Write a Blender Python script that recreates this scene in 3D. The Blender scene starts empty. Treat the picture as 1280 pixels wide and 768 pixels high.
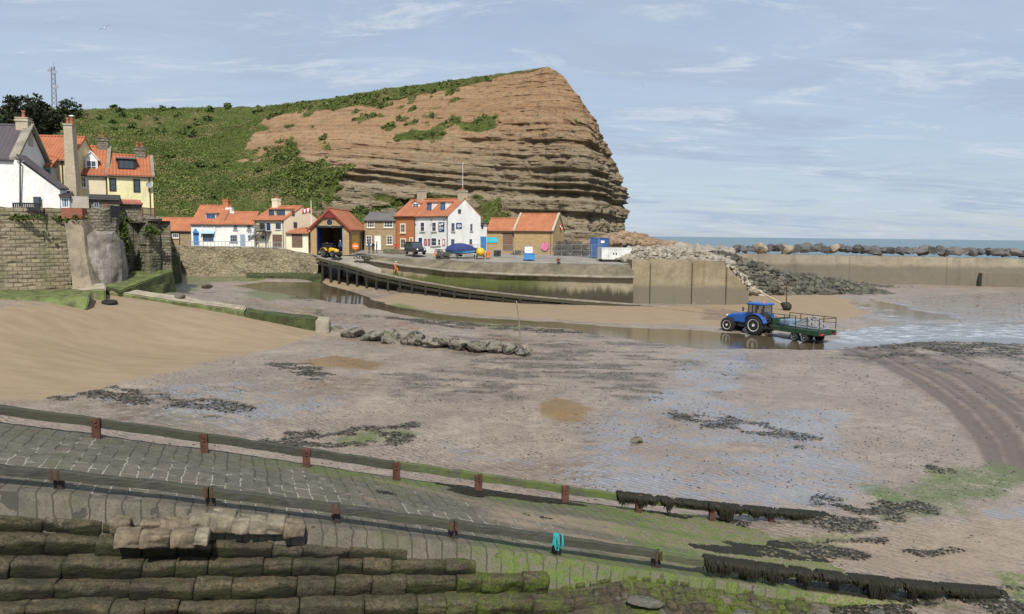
import bpy, bmesh, math, random
import numpy as np
from mathutils import Vector, Matrix, noise as mnoise
R = math.radians
random.seed(7)
rng = np.random.default_rng(11)
scene = bpy.context.scene
COL = scene.collection
# ------------------------------------------------------------------ camera
W0, H0, F = 1280.0, 768.0, 940.0
CAMZ, PITCH, ROLL = 8.5, R(-5.5), R(0.6)
cd = bpy.data.cameras.new('camera')
cam = bpy.data.objects.new('camera', cd)
COL.objects.link(cam)
cd.sensor_width = 36.0
cd.lens = 36.0 * F / W0
cd.clip_start = 0.1
cd.clip_end = 20000
CM = Matrix.Translation((0, 0, CAMZ)) @ Matrix.Rotation(R(90) + PITCH, 4, 'X') @ Matrix.Rotation(ROLL, 4, 'Z')
cam.matrix_world = CM
scene.camera = cam
CR = CM.to_3x3()
def ray(px, py):
    return CR @ Vector(((px - W0 / 2) / F, (H0 / 2 - py) / F, -1.0))
def at_d(px, py, d):                     # survey point: photo position + distance north of the camera
    r = ray(px, py); t = d / r.y
    return Vector((r.x * t, d, CAMZ + r.z * t))
def at_z(px, py, z):
    r = ray(px, py); t = (z - CAMZ) / r.z
    return Vector((r.x * t, r.y * t, z))
CRI = np.array(CR.transposed())
def proj(P):
    P = np.asarray(P, float) - np.array([0, 0, CAMZ])
    q = P @ CRI.T
    return np.stack([W0 / 2 + F * q[..., 0] / -q[..., 2], H0 / 2 - F * q[..., 1] / -q[..., 2]], -1)
# ------------------------------------------------------------------ numpy noise
def _h(ix, iy, iz, s):
    n = (ix.astype(np.int64) * 374761393 + iy.astype(np.int64) * 668265263 + iz.astype(np.int64) * 2147483647 + s * 1274126177) & 0xffffffff
    n = ((n ^ (n >> 13)) * 1274126177) & 0xffffffff
    n = (n ^ (n >> 16)) & 0xffff
    return n / 65535.0
def vnoise(x, y, z=0.0, s=0):
    x = np.asarray(x, float); y = np.asarray(y, float) + 0 * x; z = np.asarray(z, float) + 0 * x
    ix, iy, iz = np.floor(x), np.floor(y), np.floor(z)
    fx, fy, fz = x - ix, y - iy, z - iz
    fx, fy, fz = [f * f * (3 - 2 * f) for f in (fx, fy, fz)]
    r = 0
    for dx in (0, 1):
        for dy in (0, 1):
            for dz in (0, 1):
                w = (fx if dx else 1 - fx) * (fy if dy else 1 - fy) * (fz if dz else 1 - fz)
                r = r + w * _h(ix + dx, iy + dy, iz + dz, s)
    return r * 2 - 1
def fbm(x, y, z=0.0, s=0, o=4):
    r = 0; a = 1; t = 0
    for k in range(o):
        r = r + a * vnoise(x * 2 ** k + 17.3 * k, y * 2 ** k + 5.1 * k, z * 2 ** k + 9.7 * k, s + k); t += a; a *= .5
    return r / t
def sstep(a, b, x):
    t = np.clip((x - a) / (b - a), 0, 1); return t * t * (3 - 2 * t)
# ------------------------------------------------------------------ object bookkeeping
def tag(o, label=None, cat=None, group=None, kind=None):
    if label: o['label'] = label
    if cat: o['category'] = cat
    if group: o['group'] = group
    if kind: o['kind'] = kind
    return o
def thing(name, label, cat, loc=(0, 0, 0), rz=0.0, group=None):
    o = bpy.data.objects.new(name, None); COL.objects.link(o)
    o.empty_display_size = .3
    o.location = loc; o.rotation_euler = (0, 0, rz)
    return tag(o, label, cat, group)
def dup(o, loc, rz=0.0, label=None, scale=None):
    c = o.copy(); COL.objects.link(c); c.location = loc; c.rotation_euler = (0, 0, rz)
    if scale: c.scale = scale
    if label: c['label'] = label
    for ch in list(o.children):
        k = ch.copy(); COL.objects.link(k); k.parent = c
        for g in list(ch.children):
            q = g.copy(); COL.objects.link(q); q.parent = k
    return c
class MB:
    """collects primitives; build() links them as one mesh object"""
    def __init__(s): s.v = []; s.f = []; s.m = []; s.M = Matrix.Identity(4); s.mi = 0
    def add(s, vs, fs, mi=None):
        b = len(s.v)
        s.v += [tuple(s.M @ Vector(p)) for p in vs]
        s.f += [tuple(b + i for i in f) for f in fs]
        s.m += [s.mi if mi is None else mi] * len(fs)
    def box(s, a, b, mi=None, M=None):
        x0, y0, z0 = a; x1, y1, z1 = b
        vs = [(x0,y0,z0),(x1,y0,z0),(x1,y1,z0),(x0,y1,z0),(x0,y0,z1),(x1,y0,z1),(x1,y1,z1),(x0,y1,z1)]
        if M is not None: vs = [tuple(M @ Vector(p)) for p in vs]
        s.add(vs, [(3,2,1,0),(4,5,6,7),(0,1,5,4),(1,2,6,5),(2,3,7,6),(3,0,4,7)], mi); return s
    def bev(s, a, b, r, mi=None):          # box with chamfered edges
        x0,y0,z0=a; x1,y1,z1=b
        bm = bmesh.new()
        bmesh.ops.create_cube(bm, size=1, matrix=Matrix.Translation(((x0+x1)/2,(y0+y1)/2,(z0+z1)/2)) @ Matrix.Diagonal((x1-x0,y1-y0,z1-z0,1)))
        bmesh.ops.bevel(bm, geom=bm.edges[:], offset=r, segments=2, affect='EDGES', profile=.5)
        bm.verts.index_update()
        s.add([tuple(v.co) for v in bm.verts], [tuple(v.index for v in f.verts) for f in bm.faces], mi); bm.free(); return s
    def prism(s, poly, off, mi=None):      # polygon (list of 3D points) extruded by vector
        n = len(poly); off = Vector(off)
        vs = [tuple(p) for p in poly] + [tuple(Vector(p) + off) for p in poly]
        s.add(vs, [tuple(range(n))[::-1], tuple(range(n, 2*n))] + [(i, (i+1) % n, n + (i+1) % n, n + i) for i in range(n)], mi); return s
    def tube(s, pts, r, n=8, mi=None, caps=True):
        pts = [Vector(p) for p in pts]; rs = r if isinstance(r, (list, tuple)) else [r] * len(pts)
        vs = []; fs = []
        up = None
        for i, p in enumerate(pts):
            t = (pts[min(i+1, len(pts)-1)] - pts[max(i-1, 0)]).normalized()
            if up is None or abs(up.dot(t)) > .95: up = Vector((0,0,1)) if abs(t.z) < .9 else Vector((1,0,0))
            a = t.cross(up).normalized(); b = a.cross(t).normalized(); up = b
            for k in range(n):
                q = 2*math.pi*k/n
                vs.append(tuple(p + (a*math.cos(q) + b*math.sin(q)) * rs[i]))
        for i in range(len(pts)-1):
            for k in range(n):
                fs.append((i*n+k, i*n+(k+1)%n, (i+1)*n+(k+1)%n, (i+1)*n+k))
        if caps:
            fs.append(tuple(range(n))[::-1]); fs.append(tuple(range((len(pts)-1)*n, len(pts)*n)))
        s.add(vs, fs, mi); return s
    def lathe(s, prof, axis_o, axis_d, n=20, mi=None):   # prof list of (radius, along)
        o = Vector(axis_o); d = Vector(axis_d).normalized()
        u = d.cross(Vector((0,0,1)) if abs(d.z) < .9 else Vector((1,0,0))).normalized(); w = d.cross(u)
        vs = []; fs = []
        for (r, h) in prof:
            for k in range(n):
                q = 2*math.pi*k/n; vs.append(tuple(o + d*h + (u*math.cos(q)+w*math.sin(q))*r))
        for i in range(len(prof)-1):
            for k in range(n): fs.append((i*n+k, i*n+(k+1)%n, (i+1)*n+(k+1)%n, (i+1)*n+k))
        fs.append(tuple(range(n))[::-1]); fs.append(tuple(range((len(prof)-1)*n, len(prof)*n)))
        s.add(vs, fs, mi); return s
    def build(s, name, mats, parent=None, smooth=False, recalc=True):
        me = bpy.data.meshes.new(name)
        me.from_pydata(s.v, [], s.f)
        if not isinstance(mats, (list, tuple)): mats = [mats]
        for m in mats: me.materials.append(m)
        me.polygons.foreach_set('material_index', s.m)
        if recalc:
            bm = bmesh.new(); bm.from_mesh(me); bmesh.ops.recalc_face_normals(bm, faces=bm.faces[:]); bm.to_mesh(me); bm.free()
        if smooth: me.polygons.foreach_set('use_smooth', [True]*len(me.polygons))
        planar_uv(me)
        o = bpy.data.objects.new(name, me); COL.objects.link(o)
        if parent: o.parent = parent
        return o
def planar_uv(me):
    uv = me.uv_layers.new(name='UVMap').data
    co = me.vertices
    for p in me.polygons:
        n = p.normal
        if abs(n.z) > .93: t = Vector((1,0,0))
        else:
            t = Vector((0,0,1)).cross(n); t.normalize()
        b = n.cross(t)
        for li in p.loop_indices:
            c = co[me.loops[li].vertex_index].co
            uv[li].uv = (c.dot(t), c.dot(b))
def grid_mesh(name, P, mat, attrs=None, uvs=None, smooth=True, keep=None, parent=None):
    """P: (nu,nv,3) array -> one grid mesh, with optional float attributes per vertex"""
    nu, nv = P.shape[:2]
    i, j = np.meshgrid(np.arange(nu-1), np.arange(nv-1), indexing='ij')
    q = np.stack([i*nv+j, (i+1)*nv+j, (i+1)*nv+j+1, i*nv+j+1], -1).reshape(-1, 4)
    if keep is not None: q = q[keep.reshape(-1)]
    return raw_mesh(name, P.reshape(-1,3), q, mat, {k: a.reshape(-1) for k, a in (attrs or {}).items()}, None if uvs is None else uvs.reshape(-1,2), smooth, parent)
def raw_mesh(name, V, Q, mat, attrs=None, uvs=None, smooth=False, parent=None):
    V = np.asarray(V, np.float32); Q = np.asarray(Q, np.int32)
    me = bpy.data.meshes.new(name); n = Q.shape[1]
    me.vertices.add(len(V)); me.vertices.foreach_set('co', V.ravel())
    me.loops.add(Q.size); me.loops.foreach_set('vertex_index', Q.ravel())
    me.polygons.add(len(Q)); me.polygons.foreach_set('loop_start', np.arange(0, Q.size, n, dtype=np.int32))
    try: me.polygons.foreach_set('loop_total', np.full(len(Q), n, np.int32))
    except Exception: pass
    me.polygons.foreach_set('use_smooth', np.full(len(Q), smooth))
    me.update(calc_edges=True); me.validate()
    for k, a in (attrs or {}).items():
        at = me.attributes.new(k, 'FLOAT', 'POINT'); at.data.foreach_set('value', np.asarray(a, np.float32))
    if uvs is not None:
        l = np.zeros(len(me.loops), np.int32); me.loops.foreach_get('vertex_index', l)
        me.uv_layers.new(name='UVMap').data.foreach_set('uv', np.asarray(uvs, np.float32)[l].ravel())
    for m in (mat if isinstance(mat, (list, tuple)) else [mat]): me.materials.append(m)
    o = bpy.data.objects.new(name, me); COL.objects.link(o)
    if parent: o.parent = parent
    return o
# ------------------------------------------------------------------ material helpers
class NT:
    def __init__(s, name):
        s.mat = bpy.data.materials.new(name); s.mat.use_nodes = True
        s.t = s.mat.node_tree; s.n = s.t.nodes; s.b = s.n['Principled BSDF']
    def set(s, inp, v):
        if hasattr(v, 'is_linked') or isinstance(v, bpy.types.NodeSocket): s.t.links.new(v, inp)
        elif isinstance(v, (tuple, list)) and len(v) == 3 and inp.type == 'RGBA': inp.default_value = (*v, 1)
        else: inp.default_value = v
    def node(s, typ, props=None, **kw):
        n = s.n.new(typ)
        for k, v in (props or {}).items(): setattr(n, k, v)
        for k, v in kw.items(): s.set(n.inputs[int(k[1:])] if k[0] == '_' else n.inputs[k.replace('_', ' ')], v)
        return n
    def co(s, which='Object'): return s.node('ShaderNodeTexCoord').outputs[which]
    def mapped(s, v, scale=(1,1,1), rot=(0,0,0), loc=(0,0,0)):
        return s.node('ShaderNodeMapping', None, Vector=v, Scale=scale, Rotation=rot, Location=loc).outputs[0]
    def noise(s, v, scale, detail=4, rough=.6, dist=0): return s.node('ShaderNodeTexNoise', None, Vector=v, Scale=scale, Detail=detail, Roughness=rough, Distortion=dist).outputs[0]
    def ramp(s, f, a, b, lo=0.0, hi=1.0):
        return s.node('ShaderNodeMapRange', {'interpolation_type': 'SMOOTHSTEP'}, Value=f, _1=a, _2=b, _3=lo, _4=hi).outputs[0]
    def mix(s, f, a, b, mode='MIX'):
        n = s.n.new('ShaderNodeMix'); n.data_type = 'RGBA'; n.blend_type = mode
        s.set(n.inputs[0], f); s.set(n.inputs[6], a); s.set(n.inputs[7], b); return n.outputs[2]
    def math(s, op, a, b=0.0, c=None):
        n = s.n.new('ShaderNodeMath'); n.operation = op; s.set(n.inputs[0], a); s.set(n.inputs[1], b)
        if c is not None: s.set(n.inputs[2], c)
        return n.outputs[0]
    def attr(s, name): return s.node('ShaderNodeAttribute', {'attribute_name': name}).outputs['Fac']
    def bump(s, h, strength=.5, dist=.05, prev=None):
        n = s.node('ShaderNodeBump', None, Height=h, Strength=strength, Distance=dist)
        if prev is not None: s.t.links.new(prev, n.inputs['Normal'])
        return n.outputs[0]
    def out(s, col=None, rough=None, normal=None, spec=None, metal=None):
        if col is not None: s.set(s.b.inputs['Base Color'], col)
        if rough is not None: s.set(s.b.inputs['Roughness'], rough)
        if normal is not None: s.set(s.b.inputs['Normal'], normal)
        if spec is not None: s.set(s.b.inputs['Specular IOR Level'], spec)
        if metal is not None: s.set(s.b.inputs['Metallic'], metal)
        return s.mat
_mc = {}
def plain(name, col, var=.18, scale=1.5, rough=.75, bump=.15, metal=0, spec=.4, stain=None, fine=18):
    if name in _mc: return _mc[name]
    n = NT(name); v = n.co()
    a = n.noise(v, scale, 5); f = n.noise(v, fine, 3)
    c = n.mix(n.ramp(a, .3, .7), tuple(x*(1-var) for x in col), tuple(min(1, x*(1+var)) for x in col))
    c = n.mix(n.ramp(f, .35, .75, 0, .35), c, tuple(x*.6 for x in col))
    if stain: c = n.mix(n.ramp(n.noise(n.mapped(v, (1,1,.25)), scale*1.7, 5, .7), .5, .72, 0, .8), c, stain)
    _mc[name] = n.out(c, rough, n.bump(f, bump, .03) if bump else None, spec, metal); return _mc[name]
def stone(name, c1, c2, mortar, bw=.5, bh=.22, ms=.03, bump=.6, rough=.9, stain=None, stain_f=.6, wob=.02):
    if name in _mc: return _mc[name]
    n = NT(name); v = n.co('UV'); o = n.co()
    w = n.node('ShaderNodeVectorMath', {'operation': 'MULTIPLY_ADD'}, _0=n.node('ShaderNodeTexNoise', None, Vector=o, Scale=1.7).outputs[1], _1=(wob*6, wob*6, 0), _2=v).outputs[0]
    br = n.node('ShaderNodeTexBrick', {'offset': .5, 'squash': 1.0}, Vector=w, Color1=(*c1,1), Color2=(*c2,1), Mortar=(*mortar,1), Scale=1.0, Mortar_Size=ms, Mortar_Smooth=.3, Bias=0.0, Brick_Width=bw, Row_Height=bh)
    a = n.noise(o, .9, 5); f = n.noise(o, 9, 4)
    c = n.mix(n.ramp(f, .3, .7, 0, .45), br.outputs[0], tuple(x*.55 for x in c1))
    c = n.mix(n.ramp(a, .35, .75, 0, .4), c, tuple(x*1.3 for x in c2))
    if stain: c = n.mix(n.ramp(n.noise(o, .5, 6, .7), .42, .68, 0, stain_f), c, stain)
    h = n.math('ADD', n.math('MULTIPLY', br.outputs[1], -1.0), n.math('MULTIPLY', f, .5))
    _mc[name] = n.out(c, rough, n.bump(h, bump, .05), .3); return _mc[name]
def tiles(name, c, dark, period=.3, row=.34, lichen=None):
    if name in _mc: return _mc[name]
    n = NT(name); v = n.co('UV'); o = n.co()
    sp = n.node('ShaderNodeSeparateXYZ', None, Vector=v)
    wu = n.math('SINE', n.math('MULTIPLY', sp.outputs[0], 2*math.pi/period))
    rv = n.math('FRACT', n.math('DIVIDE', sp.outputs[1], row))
    a = n.noise(o, .8, 5, .65); f = n.noise(o, 6, 4)
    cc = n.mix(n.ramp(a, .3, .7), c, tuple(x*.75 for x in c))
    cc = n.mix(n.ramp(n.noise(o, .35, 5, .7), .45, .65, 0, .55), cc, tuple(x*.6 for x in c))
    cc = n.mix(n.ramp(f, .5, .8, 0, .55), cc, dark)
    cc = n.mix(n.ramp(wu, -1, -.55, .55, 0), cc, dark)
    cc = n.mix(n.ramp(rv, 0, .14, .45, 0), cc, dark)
    if lichen: cc = n.mix(n.ramp(n.noise(o, 1.6, 6, .75), .55, .72, 0, .6), cc, lichen)
    h = n.math('ADD', n.math('MULTIPLY', wu, .5), n.math('MULTIPLY', rv, -.4))
    _mc[name] = n.out(cc, .85, n.bump(h, .9, .05), .25); return _mc[name]
def glass(name='window_glass', col=(.03,.04,.05)):
    if name in _mc: return _mc[name]
    n = NT(name); v = n.co()
    _mc[name] = n.out(n.mix(n.noise(v, .7, 2), col, tuple(x*2.2 for x in col)), .06, None, .6); return _mc[name]
# ================================================================== LIGHT + SKY
SUN_DIR = Vector((0.05, -0.66, 0.74)).normalized()
sl = bpy.data.lights.new('sun', 'SUN'); sl.energy = 4.2; sl.angle = R(0.53); sl.color = (1, .955, .88)
so = bpy.data.objects.new('sun', sl); COL.objects.link(so)
so.rotation_euler = SUN_DIR.to_track_quat('Z', 'Y').to_euler(); so.location = (0, -20, 80)
wd = bpy.data.worlds.new('World'); scene.world = wd; wd.use_nodes = True
wt = wd.node_tree; bg = wt.nodes['Background']
def build_sky():
    n = NT.__new__(NT); n.t = wt; n.n = wt.nodes
    sky = n.node('ShaderNodeTexSky', {'sky_type': 'NISHITA', 'sun_disc': False, 'sun_elevation': math.asin(SUN_DIR.z),
        'sun_rotation': math.atan2(SUN_DIR.x, SUN_DIR.y), 'altitude': 10, 'air_density': 1.0, 'dust_density': .6, 'ozone_density': 2.0})
    g = n.node('ShaderNodeTexCoord').outputs['Generated']
    sp = n.node('ShaderNodeSeparateXYZ', None, Vector=g)
    zz = n.math('MAXIMUM', sp.outputs[2], -.04)
    # project the direction on a high cloud deck: (x/z, y/z)
    dv = n.node('ShaderNodeCombineXYZ', None, X=n.math('DIVIDE', sp.outputs[0], n.math('ADD', zz, .12)), Y=n.math('DIVIDE', sp.outputs[1], n.math('ADD', zz, .12)), Z=0.0).outputs[0]
    n1 = n.noise(n.mapped(dv, (.5, .45, 1), (0, 0, .45)), 1.0, 7, .6, .6)
    n2 = n.noise(n.mapped(dv, (.7, 1.3, 1), (0, 0, .3)), 1.1, 9, .66, .9)
    veil = n.ramp(n1, .30, .72, .55, .92)
    c = n.mix(veil, sky.outputs[0], (5.0, 5.95, 7.35))
    c = n.mix(n.ramp(n2, .46, .64, 0, .85), c, (4.15, 5.05, 6.45))
    c = n.mix(n.ramp(n.noise(n.mapped(dv, (1, 2.2, 1), (0, 0, .2), (4, 2, 0)), 1.5, 9, .72, .6), .50, .68, 0, .8), c, (6.3, 7.0, 7.95))
    wt.links.new(c, bg.inputs[0])
    bg.inputs[1].default_value = .088
build_sky()
scene.view_settings.view_transform = 'Standard'; scene.view_settings.look = 'None'
scene.view_settings.gamma = 1; scene.view_settings.exposure = 0.22
# ================================================================== GROUND HEIGHT
A = []
for p in [(640,470,0),(640,560,0),(900,480,0),(900,600,0),(1100,480,0),(1250,560,0),(700,430,.05),(943,417,0),(830,386,0),(1040,400,-.05),(1200,372,-.12),(1280,364,-.2),(1000,360,.1),
          (1033,650,.0),(1270,665,.05),(500,600,.1),(330,560,.2),(250,520,.3),(400,500,.2),(0,506,.75),(150,481,.6),(240,459,.5),(405,419,.45),(640,438,.12),(800,395,.02),(1080,355,.0),(1160,357,-.05),(1228,358.5,-.1),(1300,360,-.1),(990,357,-.1),(1500,560,0),(1600,420,-.1),(-250,520,1.2)]:
    A.append(at_z(*p))
for p in [(0,398,46),(60,387,50),(130,382,55),(200,386,57),(300,397,59),(390,411,60),(-200,402,44),(100,430,47),(200,430,51),(300,380,70),(450,400,66),(220,352,95),(330,352,104),(400,354,106),
          (480,369,100),(560,376,98),(640,382,95),(250,346,108),(390,346,108),(150,362,62),(210,364,66)]:
    A.append(at_d(*p))
A += [Vector(p) for p in [(-14,15.5,2.6),(-9,10.5,1.3),(-9,16,2.4),(-4,12,1.0),(-4,17.5,1.4),(1.0,14.0,.82),(3.4,14.4,.78),(2.5,17.5,.55),(6,15.2,.42),(8.5,15.9,.2),(12.2,17.0,.05),(5.5,19.5,.2),(9.0,21.0,.0),
    (13,14,.0),(20,15,.0),(-20,18,2.8),(-30,15,3),(0,8,.6),(10,8,0),(60,190,-2),(100,170,-2),(30,170,-.5),(-30,150,2),(-80,120,3),(-70,60,4),(140,120,-1.2),(60,110,-.1),(100,100,-.5),(-60,190,2)]]
A = np.array([tuple(p) for p in A])
def _k(r): return np.sqrt(r*r + 4.0)
_D = np.hypot(A[:,None,0]-A[None,:,0], A[:,None,1]-A[None,:,1])
_n = len(A)
_S = np.zeros((_n+3, _n+3)); _S[:_n,:_n] = _k(_D) - np.eye(_n)*.25; _S[:_n,_n] = 1; _S[:_n,_n+1:] = A[:,:2]; _S[_n,:_n] = 1; _S[_n+1:,:_n] = A[:,:2].T
_w = np.linalg.solve(_S, np.concatenate([A[:,2], np.zeros(3)]))
def gz(X, Y):
    X = np.asarray(X, float); Y = np.asarray(Y, float)
    r = _w[_n] + _w[_n+1]*X + _w[_n+2]*Y
    for a, w in zip(A, _w[:_n]): r = r + w*_k(np.hypot(X-a[0], Y-a[1]))
    return r
def on_ground(px, py, dmin=9.0, dmax=170.0):
    r = ray(px, py); d = np.geomspace(dmin, dmax, 900); t = d / r.y
    X, Y, Z = r.x*t, d, CAMZ + r.z*t
    s = Z - gz(X, Y); k = np.argmax(s < 0)
    if s[k] >= 0: k = len(d)-1
    return np.array([X[k], Y[k]])
def wpoly(pts):                       # photo outline -> outline on the beach, in metres
    q = []
    for (a, b) in zip(pts, pts[1:] + pts[:1]):
        for t in (0, .5): q.append((a[0]+(b[0]-a[0])*t, a[1]+(b[1]-a[1])*t))
    return np.array([on_ground(*p) for p in q])
def sdist(X, Y, poly, closed=True):   # signed distance, >0 inside
    d = np.full(X.shape, 1e9); inside = np.zeros(X.shape, bool)
    P = poly; n = len(P)
    for i in range(n if closed else n-1):
        a, b = P[i], P[(i+1) % n]
        e = b-a; L = max(e@e, 1e-9)
        t = np.clip(((X-a[0])*e[0]+(Y-a[1])*e[1])/L, 0, 1)
        d = np.minimum(d, np.hypot(X-a[0]-t*e[0], Y-a[1]-t*e[1]))
        if closed and a[1] != b[1]:
            c = ((a[1] > Y) != (b[1] > Y)) & (X < (b[0]-a[0])*(Y-a[1])/(b[1]-a[1])+a[0]); inside ^= c
    return np.where(inside, d, -d) if closed else d
def mask(X, Y, poly, soft, amp=0.0, ns=.5, seed=0):
    m = np.zeros(X.shape); mg = soft + amp*2 + 1
    bb = (X > poly[:,0].min()-mg) & (X < poly[:,0].max()+mg) & (Y > poly[:,1].min()-mg) & (Y < poly[:,1].max()+mg)
    if not bb.any(): return m
    x, y = X[bb], Y[bb]
    s = sdist(x, y, poly)
    if amp: s = s + amp*fbm(x*ns, y*ns*.7, 0, seed, 4)*1.6
    m[bb] = sstep(-soft, soft, s); return m
PATCH = {
 'dry': [([(-120,380),(0,384),(60,376),(130,368),(200,374),(300,386),(400,404),(412,415),(380,425),(320,439),(240,459),(150,481),(60,498),(0,503),(-120,512)], .7, .7),
         ([(468,374),(520,364),(600,370),(700,378),(830,384),(900,382),(938,395),(905,409),(860,406),(780,405),(700,400),(600,394),(540,388),(490,383)], .6, .5),
         ([(880,382),(950,362),(1000,362),(1060,374),(1085,392),(1040,402),(960,398),(900,396)], 1, .8),
         ([(396,352),(425,348),(450,352),(470,362),(430,362),(400,358)], .5, .4),
         ([(860,695),(1100,655),(1160,650),(1230,640),(1290,640),(1290,720),(1200,728),(1000,704)], .6, .8, .42)],
 'wet': [([(880,430),(935,438),(942,470),(905,500),(960,513),(1040,518),(1070,545),(1010,572),(960,557),(900,548),(850,563),(790,592),(740,588),(722,560),(742,520),(800,498),(850,478),(860,452)], .5, 1.1),
         ([(160,522),(185,512),(215,514),(205,524)], .15, .2), ([(60,500),(300,478),(420,470),(480,480),(420,520),(260,545),(120,525)], 1, 1.6),
         ([(560,560),(720,560),(900,575),(1050,580),(1120,610),(1000,640),(760,610),(600,590)], 1, 2.0), ([(1225,638),(1290,632),(1290,650),(1240,648)], .2, .3),
         ([(1070,385),(1150,372),(1290,362),(1290,402),(1180,404),(1080,400)], 2, 3.0), ([(220,380),(300,372),(420,390),(560,410),(640,425),(400,402),(300,392)], 1.5, 1.5)],
 'brown': [([(380,450),(420,444),(485,455),(470,464),(420,460),(370,455)], .4, .4), ([(670,505),(700,500),(742,510),(735,530),(690,530)], .3, .4)],
 'weed': [([(60,497),(120,485),(170,490),(310,505),(345,512),(300,520),(230,515),(160,505)], .3, .9), ([(318,545),(420,538),(520,534),(520,548),(460,562),(380,568),(330,560)], .3, .7),
          ([(340,455),(390,454),(420,470),(400,476),(350,468)], .3, .6), ([(850,515),(900,518),(960,535),(1020,552),(1000,560),(930,545),(860,530)], .3, .9), ([(1040,620),(1100,612),(1160,628),(1180,640),(1120,655),(1040,668),(930,660),(1000,640)], .3, .7),
          ([(950,682),(1060,680),(1180,682),(1230,690),(1140,700),(1000,702)], .2, .35), ([(1060,445),(1100,428),(1290,424),(1290,445),(1180,446)], .8, 1.2),
          ([(1160,585),(1210,580),(1215,592),(1170,592)], .2, .3), ([(640,650),(720,655),(800,672),(790,680),(700,668)], .2, .3), ([(360,372),(390,368),(410,372),(385,377)],.3,.4),
          ([(900,345),(980,335),(1080,352),(1100,366),(1000,364),(930,362)], 1, 1), ([(800,690),(900,705),(1050,745),(1290,742),(1290,800),(780,800),(780,700)], .3, .5), ([(460,395),(560,402),(700,412),(860,414),(860,420),(700,418),(560,410)], .4, .7)],
 'speck': [([(600,445),(700,428),(790,428),(860,440),(885,470),(800,502),(700,492),(600,492),(480,488),(540,465)], 1.2, 3.0), ([(560,418),(700,420),(760,418),(850,432),(700,440),(640,436)], .8, 1.6), ([(1050,448),(1100,430),(1290,424),(1290,470),(1180,462)], 1, 2)],
 'algae': [([(300,366),(330,361),(380,366),(385,374),(330,376)], .5, .6), ([(470,382),(500,380),(560,394),(640,408),(700,414),(600,410),(520,398)], .5, .8), ([(205,358),(235,345),(270,348),(250,362),(215,372)], .5, .5),
           ([(430,540),(470,536),(520,545),(480,556),(420,556)], .3, .7), ([(1090,612),(1170,590),(1250,582),(1290,590),(1250,612),(1180,640),(1130,650)], .4, .8), ([(1245,716),(1300,716),(1300,800),(1262,775)], .15, .2),
           ([(690,650),(800,640),(1000,668),(1060,672),(1000,704),(860,700),(760,672)], .3, .5), ([(880,720),(1050,740),(1200,760),(1060,752),(900,735)], .2, .3), ([(210,348),(300,345),(340,350),(240,354)], .5, .5)],
 'track': [([(1040,434),(1090,430),(1180,446),(1290,478),(1290,585),(1268,590),(1240,566),(1200,520),(1120,470),(1060,448)], .7, .9), ([(880,386),(950,392),(930,402),(880,400)], .5, .5)],
}
for k in PATCH: PATCH[k] = [(wpoly(q[0]), q[1], q[2], q[3] if len(q) > 3 else 1.0) for q in PATCH[k]]
WATER = [(wpoly(p), s, a) for p, s, a in [
   ([(690,403),(760,408),(860,411),(940,418),(1000,424),(1046,428),(1030,436),(960,437),(880,436),(800,426),(740,417)], .5, .8),
   ([(1036,434),(1060,412),(1100,406),(1180,404),(1330,402),(1330,430),(1150,426)], .6, 1.0),
   ([(430,366),(480,380),(540,390),(600,397),(700,402),(740,412),(680,408),(600,404),(520,397),(460,384)], .4, .5),
   ([(290,357),(330,352),(400,353),(440,364),(480,378),(440,380),(380,372),(330,364)], .5, .5),
   ([(1060,378),(1090,374),(1150,388),(1200,398),(1140,402),(1085,392)], .8, 1.4)]]
RUT = [np.array([on_ground(*p) for p in l]) for l in (
   [(1045,432),(1090,448),(1140,474),(1190,508),(1226,548),(1242,580)], [(1050,430),(1110,446),(1166,474),(1220,510),(1256,550),(1270,590)],
   [(1047,433),(1100,449),(1152,476),(1203,512),(1238,552),(1252,590)], [(1052,430),(1118,446),(1176,472),(1232,510),(1266,548),(1282,600)], [(1080,431),(1140,446),(1200,472),(1262,515),(1290,545)], [(1085,430),(1145,445),(1210,471),(1275,514)],
   [(1090,430),(1150,444),(1220,470),(1290,512)], [(1110,428),(1180,440),(1290,480)], [(925,398),(890,392),(850,388),(820,386)], [(935,392),(900,386),(870,384)])]
def gmasks(X, Y):
    M = {}
    for k, L in PATCH.items():
        m = np.zeros(X.shape)
        for i, (p, s, a, w_) in enumerate(L): m = np.maximum(m, w_*mask(X, Y, p, s, a, .35 if a > 1 else .9, 31*i+len(k)))
        M[k] = m
    w = np.zeros(X.shape)
    for i, (p, s, a) in enumerate(WATER): w = np.maximum(w, mask(X, Y, p, s, a, .4, 5*i+3))
    M['water'] = w
    r = np.zeros(X.shape)
    for l in RUT: r = np.maximum(r, 1 - sstep(.10, .40, sdist(X, Y, l, False) + .1*fbm(X*2, Y*2)))
    M['rut'] = r*(1-.6*w)
    # slipway weed and algae grow only outside the dry sand of the upper beach
    M['weed'] = M['weed'] * sstep(-.16, .10, fbm(X*.9 + .4*Y, Y*1.5, 3, 77, 6)*1.2 + .30*fbm(X*.22, Y*.3, 1, 78, 3) + .06*M['weed'])
    M['speck'] = M['speck'] * sstep(-.15, .25, fbm(X*.5 + .2*Y, Y*1.3, 3, 79, 6))
    return M
def gfull(X, Y, M):
    return (gz(X, Y) + .05*fbm(X*.25, Y*.25, 0, 1) + .02*fbm(X*1.3, Y*1.3, 0, 2, 3) + .012*fbm(X*6, Y*6, 0, 4, 2)*(1-M['dry']*.5) + .07*M['weed']*(.6+.6*fbm(X*3, Y*3, 0, 9, 3))
            + M['track']*.03*fbm(X*2.5, Y*2.5, 0, 6, 3) - .09*M['rut'] - .16*M['water'])
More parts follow.
